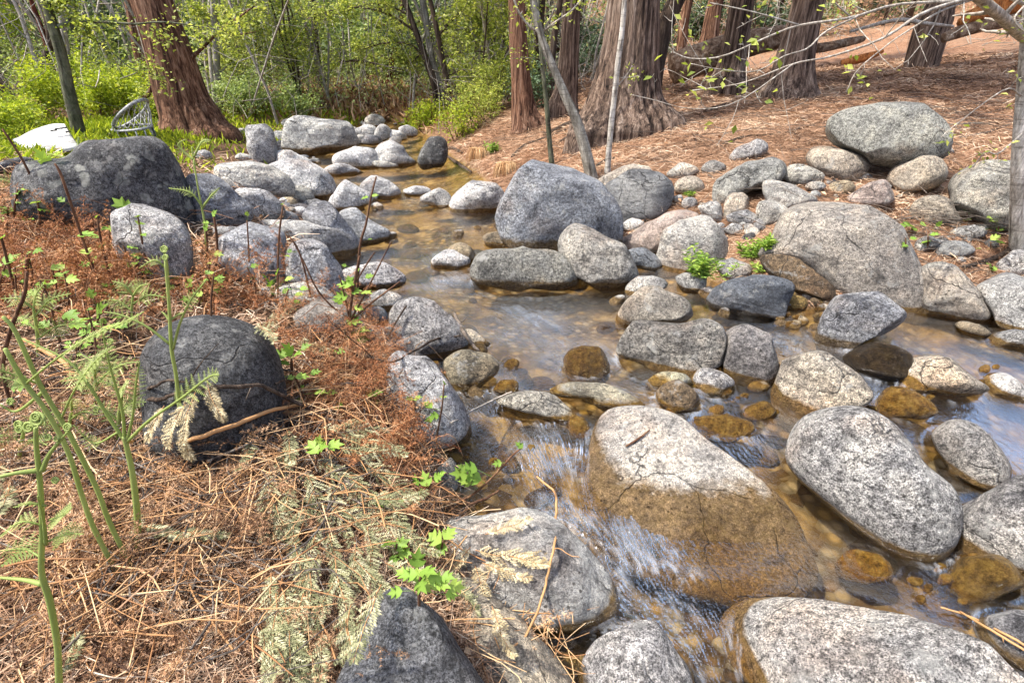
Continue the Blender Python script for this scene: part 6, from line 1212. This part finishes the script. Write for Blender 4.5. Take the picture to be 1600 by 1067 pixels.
for st_, fr_, lb_ in [([(150,640,6),(150,610,6),(148,585,5)], [([(150,615),(135,600),(110,592),(88,600)], 24, .05), ([(149,605),(165,585),(190,572),(215,570)], 24, .05), ([(148,590),(140,570),(118,560)], 20, .05), ([(148,588),(155,565),(170,550)], 18, .05)], 'low spreading lacy fern left of the charcoal boulder'),
      ([(60,560,6),(58,520,6),(52,480,5)], [([(58,530),(85,512),(120,508)], 22, .05), ([(56,515),(30,500),(5,505)], 22, .05), ([(54,495),(75,470),(105,462)], 20, .05), ([(52,482),(35,465),(12,462)], 20, .05), ([(52,482),(56,460),(66,445)], 16, .05)], 'lacy fern fanning out at the far left edge'),
      ([(185,690,7),(186,650,7),(190,620,6)], [([(187,660),(165,640),(140,632)], 22, .05), ([(188,645),(208,628),(235,622)], 20, .05), ([(190,625),(178,602),(160,590)], 18, .05), ([(190,622),(200,600),(214,588)], 18, .05)], 'pale lacy fern at the left foot of the charcoal boulder'),
      ([(30,720,7),(34,690,7),(40,660,6)], [([(34,695),(62,680),(92,682)], 24, .05), ([(33,690),(10,675),(-18,676)], 24, .05), ([(38,670),(60,650),(88,640)], 20, .05)], 'lacy fern behind the tallest fern shoot'),
      ([(205,505,5),(206,480,5),(208,460,4)], [([(206,485),(180,472),(150,474)], 20, .05), ([(207,475),(232,462),(258,466)], 20, .05), ([(208,462),(195,445),(178,438)], 16, .05), ([(208,462),(222,446),(240,440)], 16, .05)], 'lacy fern in front of the rounded grey boulder'),
      ([(20,330,5),(24,290,5),(30,262,4)], [([(24,295),(50,285),(78,290)], 16, .05), ([(24,290),(5,280),(-20,284)], 16, .05), ([(28,268),(50,255),(74,258)], 14, .05)], 'lacy fern at the dark end of the black boulder'),
      ([(105,690,6),(108,665,6),(112,640,5)], [([(108,668),(85,655),(62,658)], 20, .05), ([(110,655),(132,642),(155,645)], 20, .05), ([(112,642),(120,622),(132,610)], 16, .05)], 'small lacy fern between the slanting fern stems')]:
    bracken(st_, fr_, lb_, leafy=.7)

# ------------------------------------------------------------------ seedlings and brambles with lobed leaves
LOBE = [(0,0,-.02),(.18,-.30,0),(.45,-.42,0),(.40,-.22,.03),(.72,-.34,0),(.68,-.14,.03),(1.0,0,-.05),(.68,.14,.03),(.72,.34,0),(.40,.22,.03),(.45,.42,0),(.18,.30,0)]
def lobed(mb, p, d, nrm, size, rng):
    d = d / np.linalg.norm(d); s = np.cross(nrm, d); s /= np.linalg.norm(s) + 1e-9; n = np.cross(d, s); L = np.array(LOBE); V = p + size * (L[:, :1] * d + L[:, 1:2] * s + (L[:, 2:3] + .22 * np.abs(L[:, 1:2])) * n); c = p + size * (.42 * d - .03 * n)
    V = np.vstack([V, c]); m = len(L); mb.add(V, [(k, (k + 1) % m, m) for k in range(m)], None, lv=float(np.clip(rng.normal(.5, .22), 0, 1)))
def seedling(stem, leaves, label, group=None, mat='stem_red', name='seedling', cat='seedling', leafmat='bright_leaf', y=None, extra=()):
    rng = np.random.default_rng(int(stem[0][0] * 11 + stem[0][1] * 3))
    if y is None: y = hit3(stem[0][0], stem[0][1])[1]
    P, R = px_path(stem, y); root = thing(name, P[0], label, cat, group); P = np.vstack([P[0] - [0, 0, .03], P]); R = np.concatenate([[R[0]], R])
    Q = resample(np.column_stack([P, R]), 16); mb = MB(); tube(mb, Q[:, :3], np.clip(Q[:, 3], .0007, 1), 6, fur=0.0, lv=.5); mb.build('stem', M[mat], root, root.location)
    for e in extra: Pe, Re = px_path(e, y); Qe = resample(np.column_stack([Pe, Re]), 12); mb = MB(); tube(mb, Qe[:, :3], np.clip(Qe[:, 3], .0007, 1), 5, fur=0.0, lv=.5); mb.build('stem', M[mat], root, root.location)
    for (lx, ly, s) in leaves:
        p = at_y(lx, ly, y) + [0, rng.normal() * .01, 0]; sc_ = s / FPX * ((p - CAM) @ FW); ax = Q[np.argmin(np.linalg.norm(Q[:, :3] - p, axis=1)), :3]; d = p - ax; d[2] *= .5; d += rng.normal(size=3) * .2 * np.linalg.norm(d) + 1e-4; d = d / (np.linalg.norm(d) + 1e-9)
        nn = np.array([0, -.35, 1.0]) + rng.normal(size=3) * .30; c = p - d * sc_ * .45; mb = MB(); lobed(mb, c, d, nn, sc_ * 1.15, rng); tube(mb, np.array([ax, (ax + c) / 2 + [0, 0, -.002], c]), .0007, 4, cap=False, lv=.4)
        mb.build('leaf', M[leafmat], root, root.location)
    return root
for a in [([(98,362,4),(88,330,5),(80,290,5),(73,262,5)], [(66,250,32),(86,243,20)], 'tall seedling with one big lime leaf before the white tub'),
          ([(82,350,3),(62,305,3.5),(35,250,3.5),(4,202,3)], [], 'bare dark green stalk leaning across the black boulder at the left'),
          ([(165,472,4),(150,430,4),(132,382,4),(112,322,4),(96,275,4),(86,256,3)], [(133,368,26),(134,394,20),(140,412,12),(98,312,12)], 'long dark stalk with two lime leaves left of the rounded grey boulder'),
          ([(186,472,4),(172,432,4),(162,395,3.5),(152,345,3)], [(152,338,8),(158,385,14),(165,418,16)], 'dark stalk with small leaves, the longer of a pair'),
          ([(214,428,3.5),(214,392,3.5),(205,345,3),(198,326,3)], [(193,322,28),(190,336,14)], 'brown stalk topped by a flat lime leaf on the rounded grey boulder'),
          ([(222,445,3),(224,398,3),(216,375,3)], [(216,373,8)], 'thin brown stalk before the rounded grey boulder'),
          ([(210,408,3),(196,368,3),(191,342,3)], [], 'leafless brown shoot at the side of the rounded grey boulder'),
          ([(332,440,3),(339,400,4),(338,365,4),(334,338,3)], [(335,334,12),(322,348,9)], 'red-stemmed shoot with a leafy tip by the bluish-white boulder'),
          ([(320,435,3),(324,390,3),(322,360,3)], [(322,356,14),(312,378,10)], 'small red shoot beside the red-stemmed one'),
          ([(25,460,4),(10,402,4),(2,372,4)], [(12,408,26),(4,371,16),(30,425,16)], 'dark stalk with lime leaves at the far left edge'),
          ([(40,466,6),(41,430,6),(43,398,5)], [(43,396,7)], 'thick budding shoot in the rusty bracken'),
          ([(25,655,4),(8,600,6),(5,560,6),(22,500,6),(38,462,5),(42,425,4)], [(30,602,30),(45,500,12)], 'long dark bramble cane arching at the left frame edge'),
          ([(99,548,4),(86,510,4),(78,470,3),(62,438,3)], [(68,508,20),(115,490,26),(118,508,26),(140,510,16),(108,438,18)], 'brown branching cane with round green leaves'),
          ([(142,525,4),(150,505,4),(156,490,3)], [(157,486,32),(185,494,18),(138,462,16)], 'low seedling with a broad lime leaf on the needles'),
          ([(296,470,3),(298,450,3)], [(296,445,24),(268,450,10),(312,470,12)], 'little lime seedling behind the charcoal boulder'),
          ([(455,602,5),(456,580,5),(455,560,4)], [(437,556,24),(450,548,24),(465,552,22),(475,545,16),(446,566,18)], 'bright five-leaved seedling right of the charcoal boulder'),
          ([(480,640,4),(470,610,4),(462,590,3)], [(470,590,20),(490,585,16),(448,597,18),(466,612,18),(500,612,20),(515,618,16),(530,632,18),(470,625,16)], 'spreading green seedling low right of the charcoal boulder'),
          ([(484,750,4),(496,715,4),(500,700,4)], [(490,702,30),(505,696,26),(520,700,24),(498,690,16)], 'opened green seedling standing over the cedar sprays'),
          ([(585,640,3),(584,620,3)], [(578,618,16),(590,612,16),(586,626,12)], 'green seedling in the rust bracken, nearest the white streaked boulder'),
          ([(525,560,3),(527,545,3)], [(520,550,16),(532,548,14)], 'little yellow-green seedling on the rust bracken heap'),
          ([(648,640,2.5),(646,625,2.5)], [(640,624,14),(652,622,14)], 'tiny seedling on the white streaked boulder'),
          ([(682,685,3),(690,640,3),(694,600,2.5)], [(668,638,18),(680,645,16),(692,625,14),(694,598,10),(672,652,12)], 'slender seedling in front of the white streaked boulder'),
          ([(700,790,4),(735,775,4),(770,745,3.5),(800,712,3),(815,700,2.5)], [(812,698,14),(778,722,14),(720,738,28),(735,732,26),(740,748,28),(728,755,20),(722,725,14)], 'bramble shoot reaching over the riffle with bright leaf tufts'),
          ([(640,792,3),(655,770,3),(680,755,3)], [(665,752,24),(650,756,18),(684,744,18),(690,742,14),(658,768,12)], 'bramble tuft just left of the reaching shoot'),
          ([(590,800,3),(596,785,3)], [(590,786,22),(604,783,18),(577,802,12),(625,786,10)], 'small leafy tuft among the cedar sprays'),
          ([(615,885,4),(618,862,4),(620,850,4)], [(610,845,24),(625,855,26),(632,862,22),(618,866,20),(605,858,18)], 'three-leaved green seedling left of the broad white boulder'),
          ([(680,880,4),(690,855,3.5),(692,845,3)], [(680,846,30),(700,842,26),(690,856,22)], 'flat pale-leaved seedling on the broad white boulder edge'),
          ([(655,945,5),(655,915,5),(657,900,4)], [(650,885,30),(668,890,30),(640,900,26),(660,905,32),(680,900,26),(650,915,28),(670,918,30),(692,905,24),(700,890,22),(712,912,26),(628,905,24),(620,920,22),(705,925,20)], 'leafiest green clump above the peaked dark grey rock'),
          ([(435,470,3.5),(434,430,3),(436,370,3),(442,322,2.5)], [(443,318,8),(432,350,8),(448,400,10)], 'thin sapling shoot before the upright domed boulder'),
          ([(558,468,4),(562,388,4),(572,350,3.5),(580,307,3),(588,276,2.5)], [(586,305,10),(570,310,12),(560,240 + 180,8),(577,375,7)], 'tall bare twiggy shoot in front of the wedge boulder'),
          ([(485,462,3),(478,430,3),(466,390,2.5),(452,370,2)], [(450,395,10)], 'arching dark shoot over the upright domed boulder'),
          ([(388,445,2.5),(389,400,2.5),(386,345,2)], [(385,335,8),(395,436,9)], 'hair-thin green shoot before the bluish-white boulder')]:
    seedling(a[0], a[1], a[2])
# twiggy shrub with leaf rosettes by the left shore, and shoots above the granite hump
seedling([(545,520,5),(548,480,4),(556,430,4),(562,400,3)], [(540,445,22),(535,462,20),(548,440,20),(556,455,16),(530,470,16),(575,435,14),(573,455,18),(560,480,14),(552,500,24),(560,520,26),(545,522,24),(565,530,20),(538,415,7)], 'twiggy shrub with star-like lime leaves on the left shore', name='shrub', cat='shrub',
         extra=[[(548,500,4),(520,480,3),(495,452,3),(475,410,2.5),(455,372,2)], [(548,500,4),(570,460,3),(590,420,2.5),(610,380,2)], [(550,500,3),(585,470,3),(625,440,2)], [(540,520,4),(500,540,4),(460,565,3)], [(548,510,3),(540,470,3),(530,430,2)], [(556,440,3),(575,410,2.5),(585,395,2)]])
seedling([(420,480,3),(424,460,3)], [(415,435,18),(425,442,16),(450,437,14),(446,455,14),(430,428,12)], 'leafy seedling beside the light domed shore rock')
rng = np.random.default_rng(88)
WH = [(60,490,70,40), (230,440,80,30), (340,480,50,20), (130,560,60,40), (30,350,30,30)]
for k in range(44):
    c = WH[k % 5]; px, py = c[0] + rng.normal() * c[2] * .6, c[1] + rng.normal() * c[3] * .6; h_ = rng.uniform(25, 75); px = max(px, 4)
    seedling([(px, py, 3), (px - rng.uniform(-4, 8), py - h_ * .5, 2.8), (px - rng.uniform(-6, 12), py - h_, 2.4)], [(px + rng.normal() * 9, py - h_ * f, rng.uniform(9, 17)) for f in (1, .8, .55)][:int(rng.integers(1, 4))], 'small green-leaved seedling scattered through the dead bracken', group='seedlings in the dead bracken')
# plants on the right bank
def clump(px, py, w, h_, n, label, leaf='bright_leaf', ls=.03, name='leafy_plant', lift=0.0):
    p = hit3(px, py); p[2] += lift; rng = np.random.default_rng(int(px)); root = thing(name, p, label, 'plant'); st = MB(); Pk, D = [], []
    for k in range(n):
        d = np.array([rng.normal() * w / h_ * .7, rng.normal() * w / h_ * .6, 1.0]); d /= np.linalg.norm(d); q = p + [rng.normal() * w * .3, rng.normal() * w * .3, -.01]; Q = np.array([q, q + d * h_ * .5, q + d * h_ * rng.uniform(.6, 1.1)]); tube(st, Q, .0014, 4, cap=False, lv=.5, fur=0.0)
        for t in np.linspace(.15, 1, 9):
            for e in range(3): Pk.append(Q[0] + (Q[2] - Q[0]) * t); v = rng.normal(size=3); v[2] = abs(v[2]) * .5 + .2; D.append(v)
    st.build('stems', M['fern'], root, root.location)['kind'] = 'stuff'; V, T, lv = leaf_mesh(np.array(Pk), ls, rng, .6, .28, dirs=np.array(D)); o = mesh_np('foliage', V, T, M[leaf], root, False, {'lv': lv}, root.location); o['kind'] = 'stuff'; return root
clump(1095, 432, .13, .20, 26, 'leafy bright green clump growing at the side pool', ls=.045)
clump(1172, 402, .10, .14, 12, 'broad-leaved green plant left of the biggest tan-grey boulder', ls=.05); clump(1200, 388, .08, .10, 9, 'small green plant touching the biggest tan-grey boulder', ls=.045); clump(1182, 425, .06, .06, 7, 'low green plant by the flat grey stone', ls=.04)
clump(1075, 306, .08, .07, 6, 'moss-green sprig near the slate grey slab', ls=.035)
for k, (px, py, lv_) in enumerate([(1511,338,[(1512,330,16),(1522,328,14),(1510,345,14),(1506,348,10)]), (1425,360,[(1425,355,26),(1415,352,14),(1440,350,12)]), (1560,360,[(1552,345,12),(1563,358,12),(1545,340,10),(1530,358,12)]), (1450,375,[(1448,378,14),(1458,366,12),(1466,350,10)]), (1548,385,[(1545,395,12),(1555,372,14),(1560,378,12),(1532,392,12)]), (1550,420,[(1548,416,12),(1552,420,12),(1542,412,9)]), (1415,378,[(1412,382,12),(1425,372,10)])]):
    seedling([(px, py + 8, 2.5), (px, py - 6, 2)], lv_, 'little green-leaved seedling in the needles %s' % ['against the large rough boulder', 'below the pinkish wedge stone', 'at the foot of the birch', 'on the flat creased stone', 'left of the birch root', 'under the dark birch root', 'by the shoulder of the biggest tan-grey boulder'][k])
def grass_tuft(px, py, n, L, label, down=.9, sc_=1.0):
    p = hit(px, py, 'ground'); rng = np.random.default_rng(int(px)); root = thing('grass_tuft', p, label, 'grass tuft'); mb = MB()
    for k in range(n):
        a = rng.uniform(0, 6.28); o = np.array([math.cos(a), math.sin(a), 0]) * rng.uniform(.2, 1); l = L * rng.uniform(.6, 1.1); Q = np.array([p + rng.normal(size=3) * .03 * sc_, p + o * l * .35 + [0, 0, l * .35], p + o * l * .55 + [0, 0, l * (.3 - down * .4)], p + o * l * .6 + [0, 0, l * (.1 - down)]])
        tube(mb, resample(Q, 6), .0022 * sc_, 3, cap=False, lv=rng.uniform(.2, 1), fur=0.0)
    mb.build('blades', M['straw'], root, root.location)['kind'] = 'stuff'
grass_tuft(748, 246, 420, .42, 'tan grass tuft hanging over the upper pool', sc_=1.6); grass_tuft(792, 268, 360, .36, 'tan grass tuft hanging next to the great blue-grey boulder', sc_=1.6)
clump(770, 240, .12, .16, 10, 'fresh green plant between the two tan grass tufts', ls=.06)

# ------------------------------------------------------------------ labels that name the nearest big stone
import re as _re
def short(lb):
    w = _re.split(r" (?:with|between|behind|in|at|on|below|beside|among|lying|standing|leaning|rising|by|near|next|under|beneath|above|cut|ringed|perched|overhanging|half|tucked|spotted|dry|sliding|wading|ending|strewn|propping|crossed|where|just|from|mid|alone|wedged|showing|poking|barely|awash|sloping|farthest|downhill|of|to|the|pointing|low|squeezed|out|right|left|front-most|slanting) ", lb)[0]
    return ' '.join(w.split(',')[0].split()[:7])
BIG = [(R, short(R['o']['label'])) for R in ROCKS if 'group' not in R['o'].keys()]
_cnt = {}
for R, s_ in BIG: _cnt[s_] = _cnt.get(s_, 0) + 1
BIG = [(R, s_) for R, s_ in BIG if _cnt[s_] == 1 and R['W'] > .12]
def colour_word(c):
    m = max(c[:3]); 
    if c[0] > c[2] * 1.9: return 'amber' if m > .22 else 'brown'
    return 'dark' if m < .22 else 'whitish' if m > .52 else 'tan' if c[0] > c[2] * 1.25 else 'grey'
for o in list(COL.objects):
    if o.name.split('.')[0] not in ('cobble', 'stone', 'pebble', 'cedar_spray', 'seedling') or 'group' not in o.keys(): continue
    p = np.array(o.location); near_ = min(BIG, key=lambda b: np.linalg.norm(b[0]['C'] - p) - .4 * b[0]['W'])[1]; g = o['group']; nm = o.name.split('.')[0]
    if nm == 'cedar_spray': kw = 'straw-coloured cedar spray' if 'straw' in o['label'] else 'bleached cedar spray' if 'bleached' in o['label'] else 'grey-green cedar spray'
    elif nm == 'seedling': kw = 'small green seedling in dead bracken'
    elif 'under the water' in g: kw = colour_word(o.color) + ' sunken cobble'
    else: kw = colour_word(o.color) + ' ' + {'cobble': 'wet cobble', 'stone': 'small stone', 'pebble': 'gravel pebble'}[nm]
    o['label'] = kw + ' nearest the ' + near_; o['group'] = {'cobble': 'wet cobbles in the stream', 'stone': 'small stones packed between the boulders', 'pebble': 'pebbles of the gravel bar', 'cedar_spray': 'shed cedar sprays on the near bank', 'seedling': 'seedlings in the dead bracken'}[nm] if 'under the water' not in g else g
# ------------------------------------------------------------------ the white tub and the wire chair left in the green
t = NT('white_painted_tub'); co = t.objco(); c = t.ramp(t.noise(t.objco((3, 3, 14)), 1, 5, .7), [(.42, (.56, .56, .55)), (.52, (.42, .42, .40)), (.64, (.16, .16, .15))]); M['tub'] = t.done(t.bsdf(c, .45, None, .4).outputs[0])
t = NT('grey_painted_iron'); c = t.ramp(t.noise(t.objco(), 30, 4, .6), [(.35, (.12, .12, .12)), (.6, (.40, .41, .42))]); p_ = t.bsdf(c, .5, None, .5); M['iron'] = t.done(p_.outputs[0])
t = NT('dark_iron'); p_ = t.bsdf((.03, .03, .03), .5, None, .5); M['dark_iron'] = t.done(p_.outputs[0])
b0 = hit(75, 248, 'ground'); yt = b0[1] + .2
def T3(px, py, dy=0.0): return at_y(px, py, yt + dy)
tub = thing('tub', T3(75, 243), 'white overturned oblong tub with dark scuffs lying on the boulder and ferns', 'tub')
# an overturned shell: near rim, far rim and bulging back, closed round
rim = [(22,222),(30,240),(38,243),(80,240),(125,233),(127,226)]; topl = [(24,216),(45,207),(70,199),(97,193),(103,197),(127,226)]
S = []
for k in range(13):
    u = k / 12; a = np.array(resample(np.array([T3(*q, 0) for q in [(24,224),(34,242),(80,240),(126,232)]]), 13)[k]); bq = np.array(resample(np.array([T3(*q, .30) for q in [(24,217),(50,204),(80,195),(101,194)]]), 13)[k])
    cq = np.array(resample(np.array([T3(*q, .62) for q in [(30,222),(60,212),(90,205),(110,208)]]), 13)[k]); dq = np.array(resample(np.array([T3(*q, .55) for q in [(30,240),(60,240),(95,238),(125,233)]]), 13)[k])
    ring = resample(np.array([a, a * .5 + bq * .5 + [0, -.03, .02], bq, bq * .5 + cq * .5 + [0, 0, .02], cq, dq, a]), 22)[:-1]; S.append(ring)
S = np.array(S); mb = MB(); m, n = S.shape[:2]; i = np.arange(m - 1)[:, None] * n; j = np.arange(n)[None]; Q = np.stack([i + j, i + (j + 1) % n, i + n + (j + 1) % n, i + n + j], -1).reshape(-1, 4)
V = np.vstack([S.reshape(-1, 3), S[0].mean(0), S[-1].mean(0)]); Tt = [(k, (k + 1) % n, m * n) for k in range(n)] + [((m - 1) * n + (k + 1) % n, (m - 1) * n + k, m * n + 1) for k in range(n)]
mb.add(V, Tt, Q); mb.build('shell', M['tub'], tub, tub.location)
rimp = resample(np.array([T3(*q, -.03) for q in [(22,226),(34,243),(80,241),(127,233)]]), 30); mb = MB(); tube(mb, rimp, .014, 8, fur=0); mb.build('rim', M['dark_iron'], tub, tub.location)
for sx, sy, w in [(84,205,9),(92,202,12),(100,201,8),(106,207,6)]:      # dark scuff marks along the upper edge
    P = np.array([T3(sx - w / 2, sy, .10), T3(sx, sy - 1, .10), T3(sx + w / 2, sy - 1.5, .10)]) ; mb = MB(); tube(mb, P, .010, 5, fur=0); mb.build('scuff', M['dark_iron'], tub, tub.location)
yc = hit(205, 218, 'ground')[1] + .15
def C3(px, py, dy=0.0): return at_y(px, py, yc + dy)
ch = thing('wire_chair', C3(205, 214), 'round grey metal chair with hooped back and wire mesh lying in lime shrubs', 'chair')
hoop = []
for k in range(48):
    a = 2 * math.pi * k / 48; u, v = 33 * math.cos(a), 11 * math.sin(a); r = math.radians(-38); hoop.append(C3(204 + u * math.cos(r) - v * math.sin(r), 178 + u * math.sin(r) + v * math.cos(r), .30 * math.sin(a)))
hoop.append(hoop[0]); hoop = np.array(hoop); mb = MB(); tube(mb, hoop, .024, 8, cap=False, fur=0); mb.build('hoop', M['iron'], ch, ch.location)
seat = []
for k in range(40):
    a = 2 * math.pi * k / 40; seat.append(C3(206 + 32 * math.cos(a), 200 + 4 * math.sin(a) - .10 * 32 * math.cos(a), -.32 * math.sin(a)))
seat.append(seat[0]); seat = np.array(seat); mb = MB(); tube(mb, seat, .018, 7, cap=False, fur=0); mb.build('seat_ring', M['iron'], ch, ch.location)
mb = MB()
for k in range(0, 40, 2):
    h0 = hoop[int(k * 48 / 40) % 48]; tube(mb, np.array([h0, (h0 + seat[k]) / 2 + [0, .03, 0], seat[k]]), .006, 4, cap=False, fur=0)
    h1 = hoop[int(k * 48 / 40 + 5) % 48]; tube(mb, np.array([h1, seat[k]]), .005, 4, cap=False, fur=0)
mb.build('wire_mesh', M['iron'], ch, ch.location)['kind'] = 'stuff'
for k in range(0, 40, 3):
    q = seat[k]; mb = MB(); tube(mb, np.array([q, q + [0.01, 0, -.16]]), .011, 6, fur=0); mb.build('skirt_bar', M['iron'], ch, ch.location)
for k in (2, 12, 22, 32):
    q = seat[k]; mb = MB(); tube(mb, np.array([q, q + [(q[0] - seat[:, 0].mean()) * .15, 0, -.36]]), .014, 6, fur=0); mb.build('leg', M['dark_iron'], ch, ch.location)
fl = thing('wire_rack', C3(165, 214), 'dark flat metal rack with short bars lying left of the wire chair', 'rack')
mb = MB(); tube(mb, np.array([C3(136, 214), C3(165, 211), C3(193, 208)]), .022, 7, fur=0); mb.build('rail', M['dark_iron'], fl, fl.location)
for k in range(16):
    p0 = C3(140 + 3.3 * k, 214 - .36 * k * 1.0); mb = MB(); tube(mb, np.array([p0, p0 + [0.01, -.03, -.10]]), .007, 5, fur=0); mb.build('bar', M['dark_iron'], fl, fl.location)
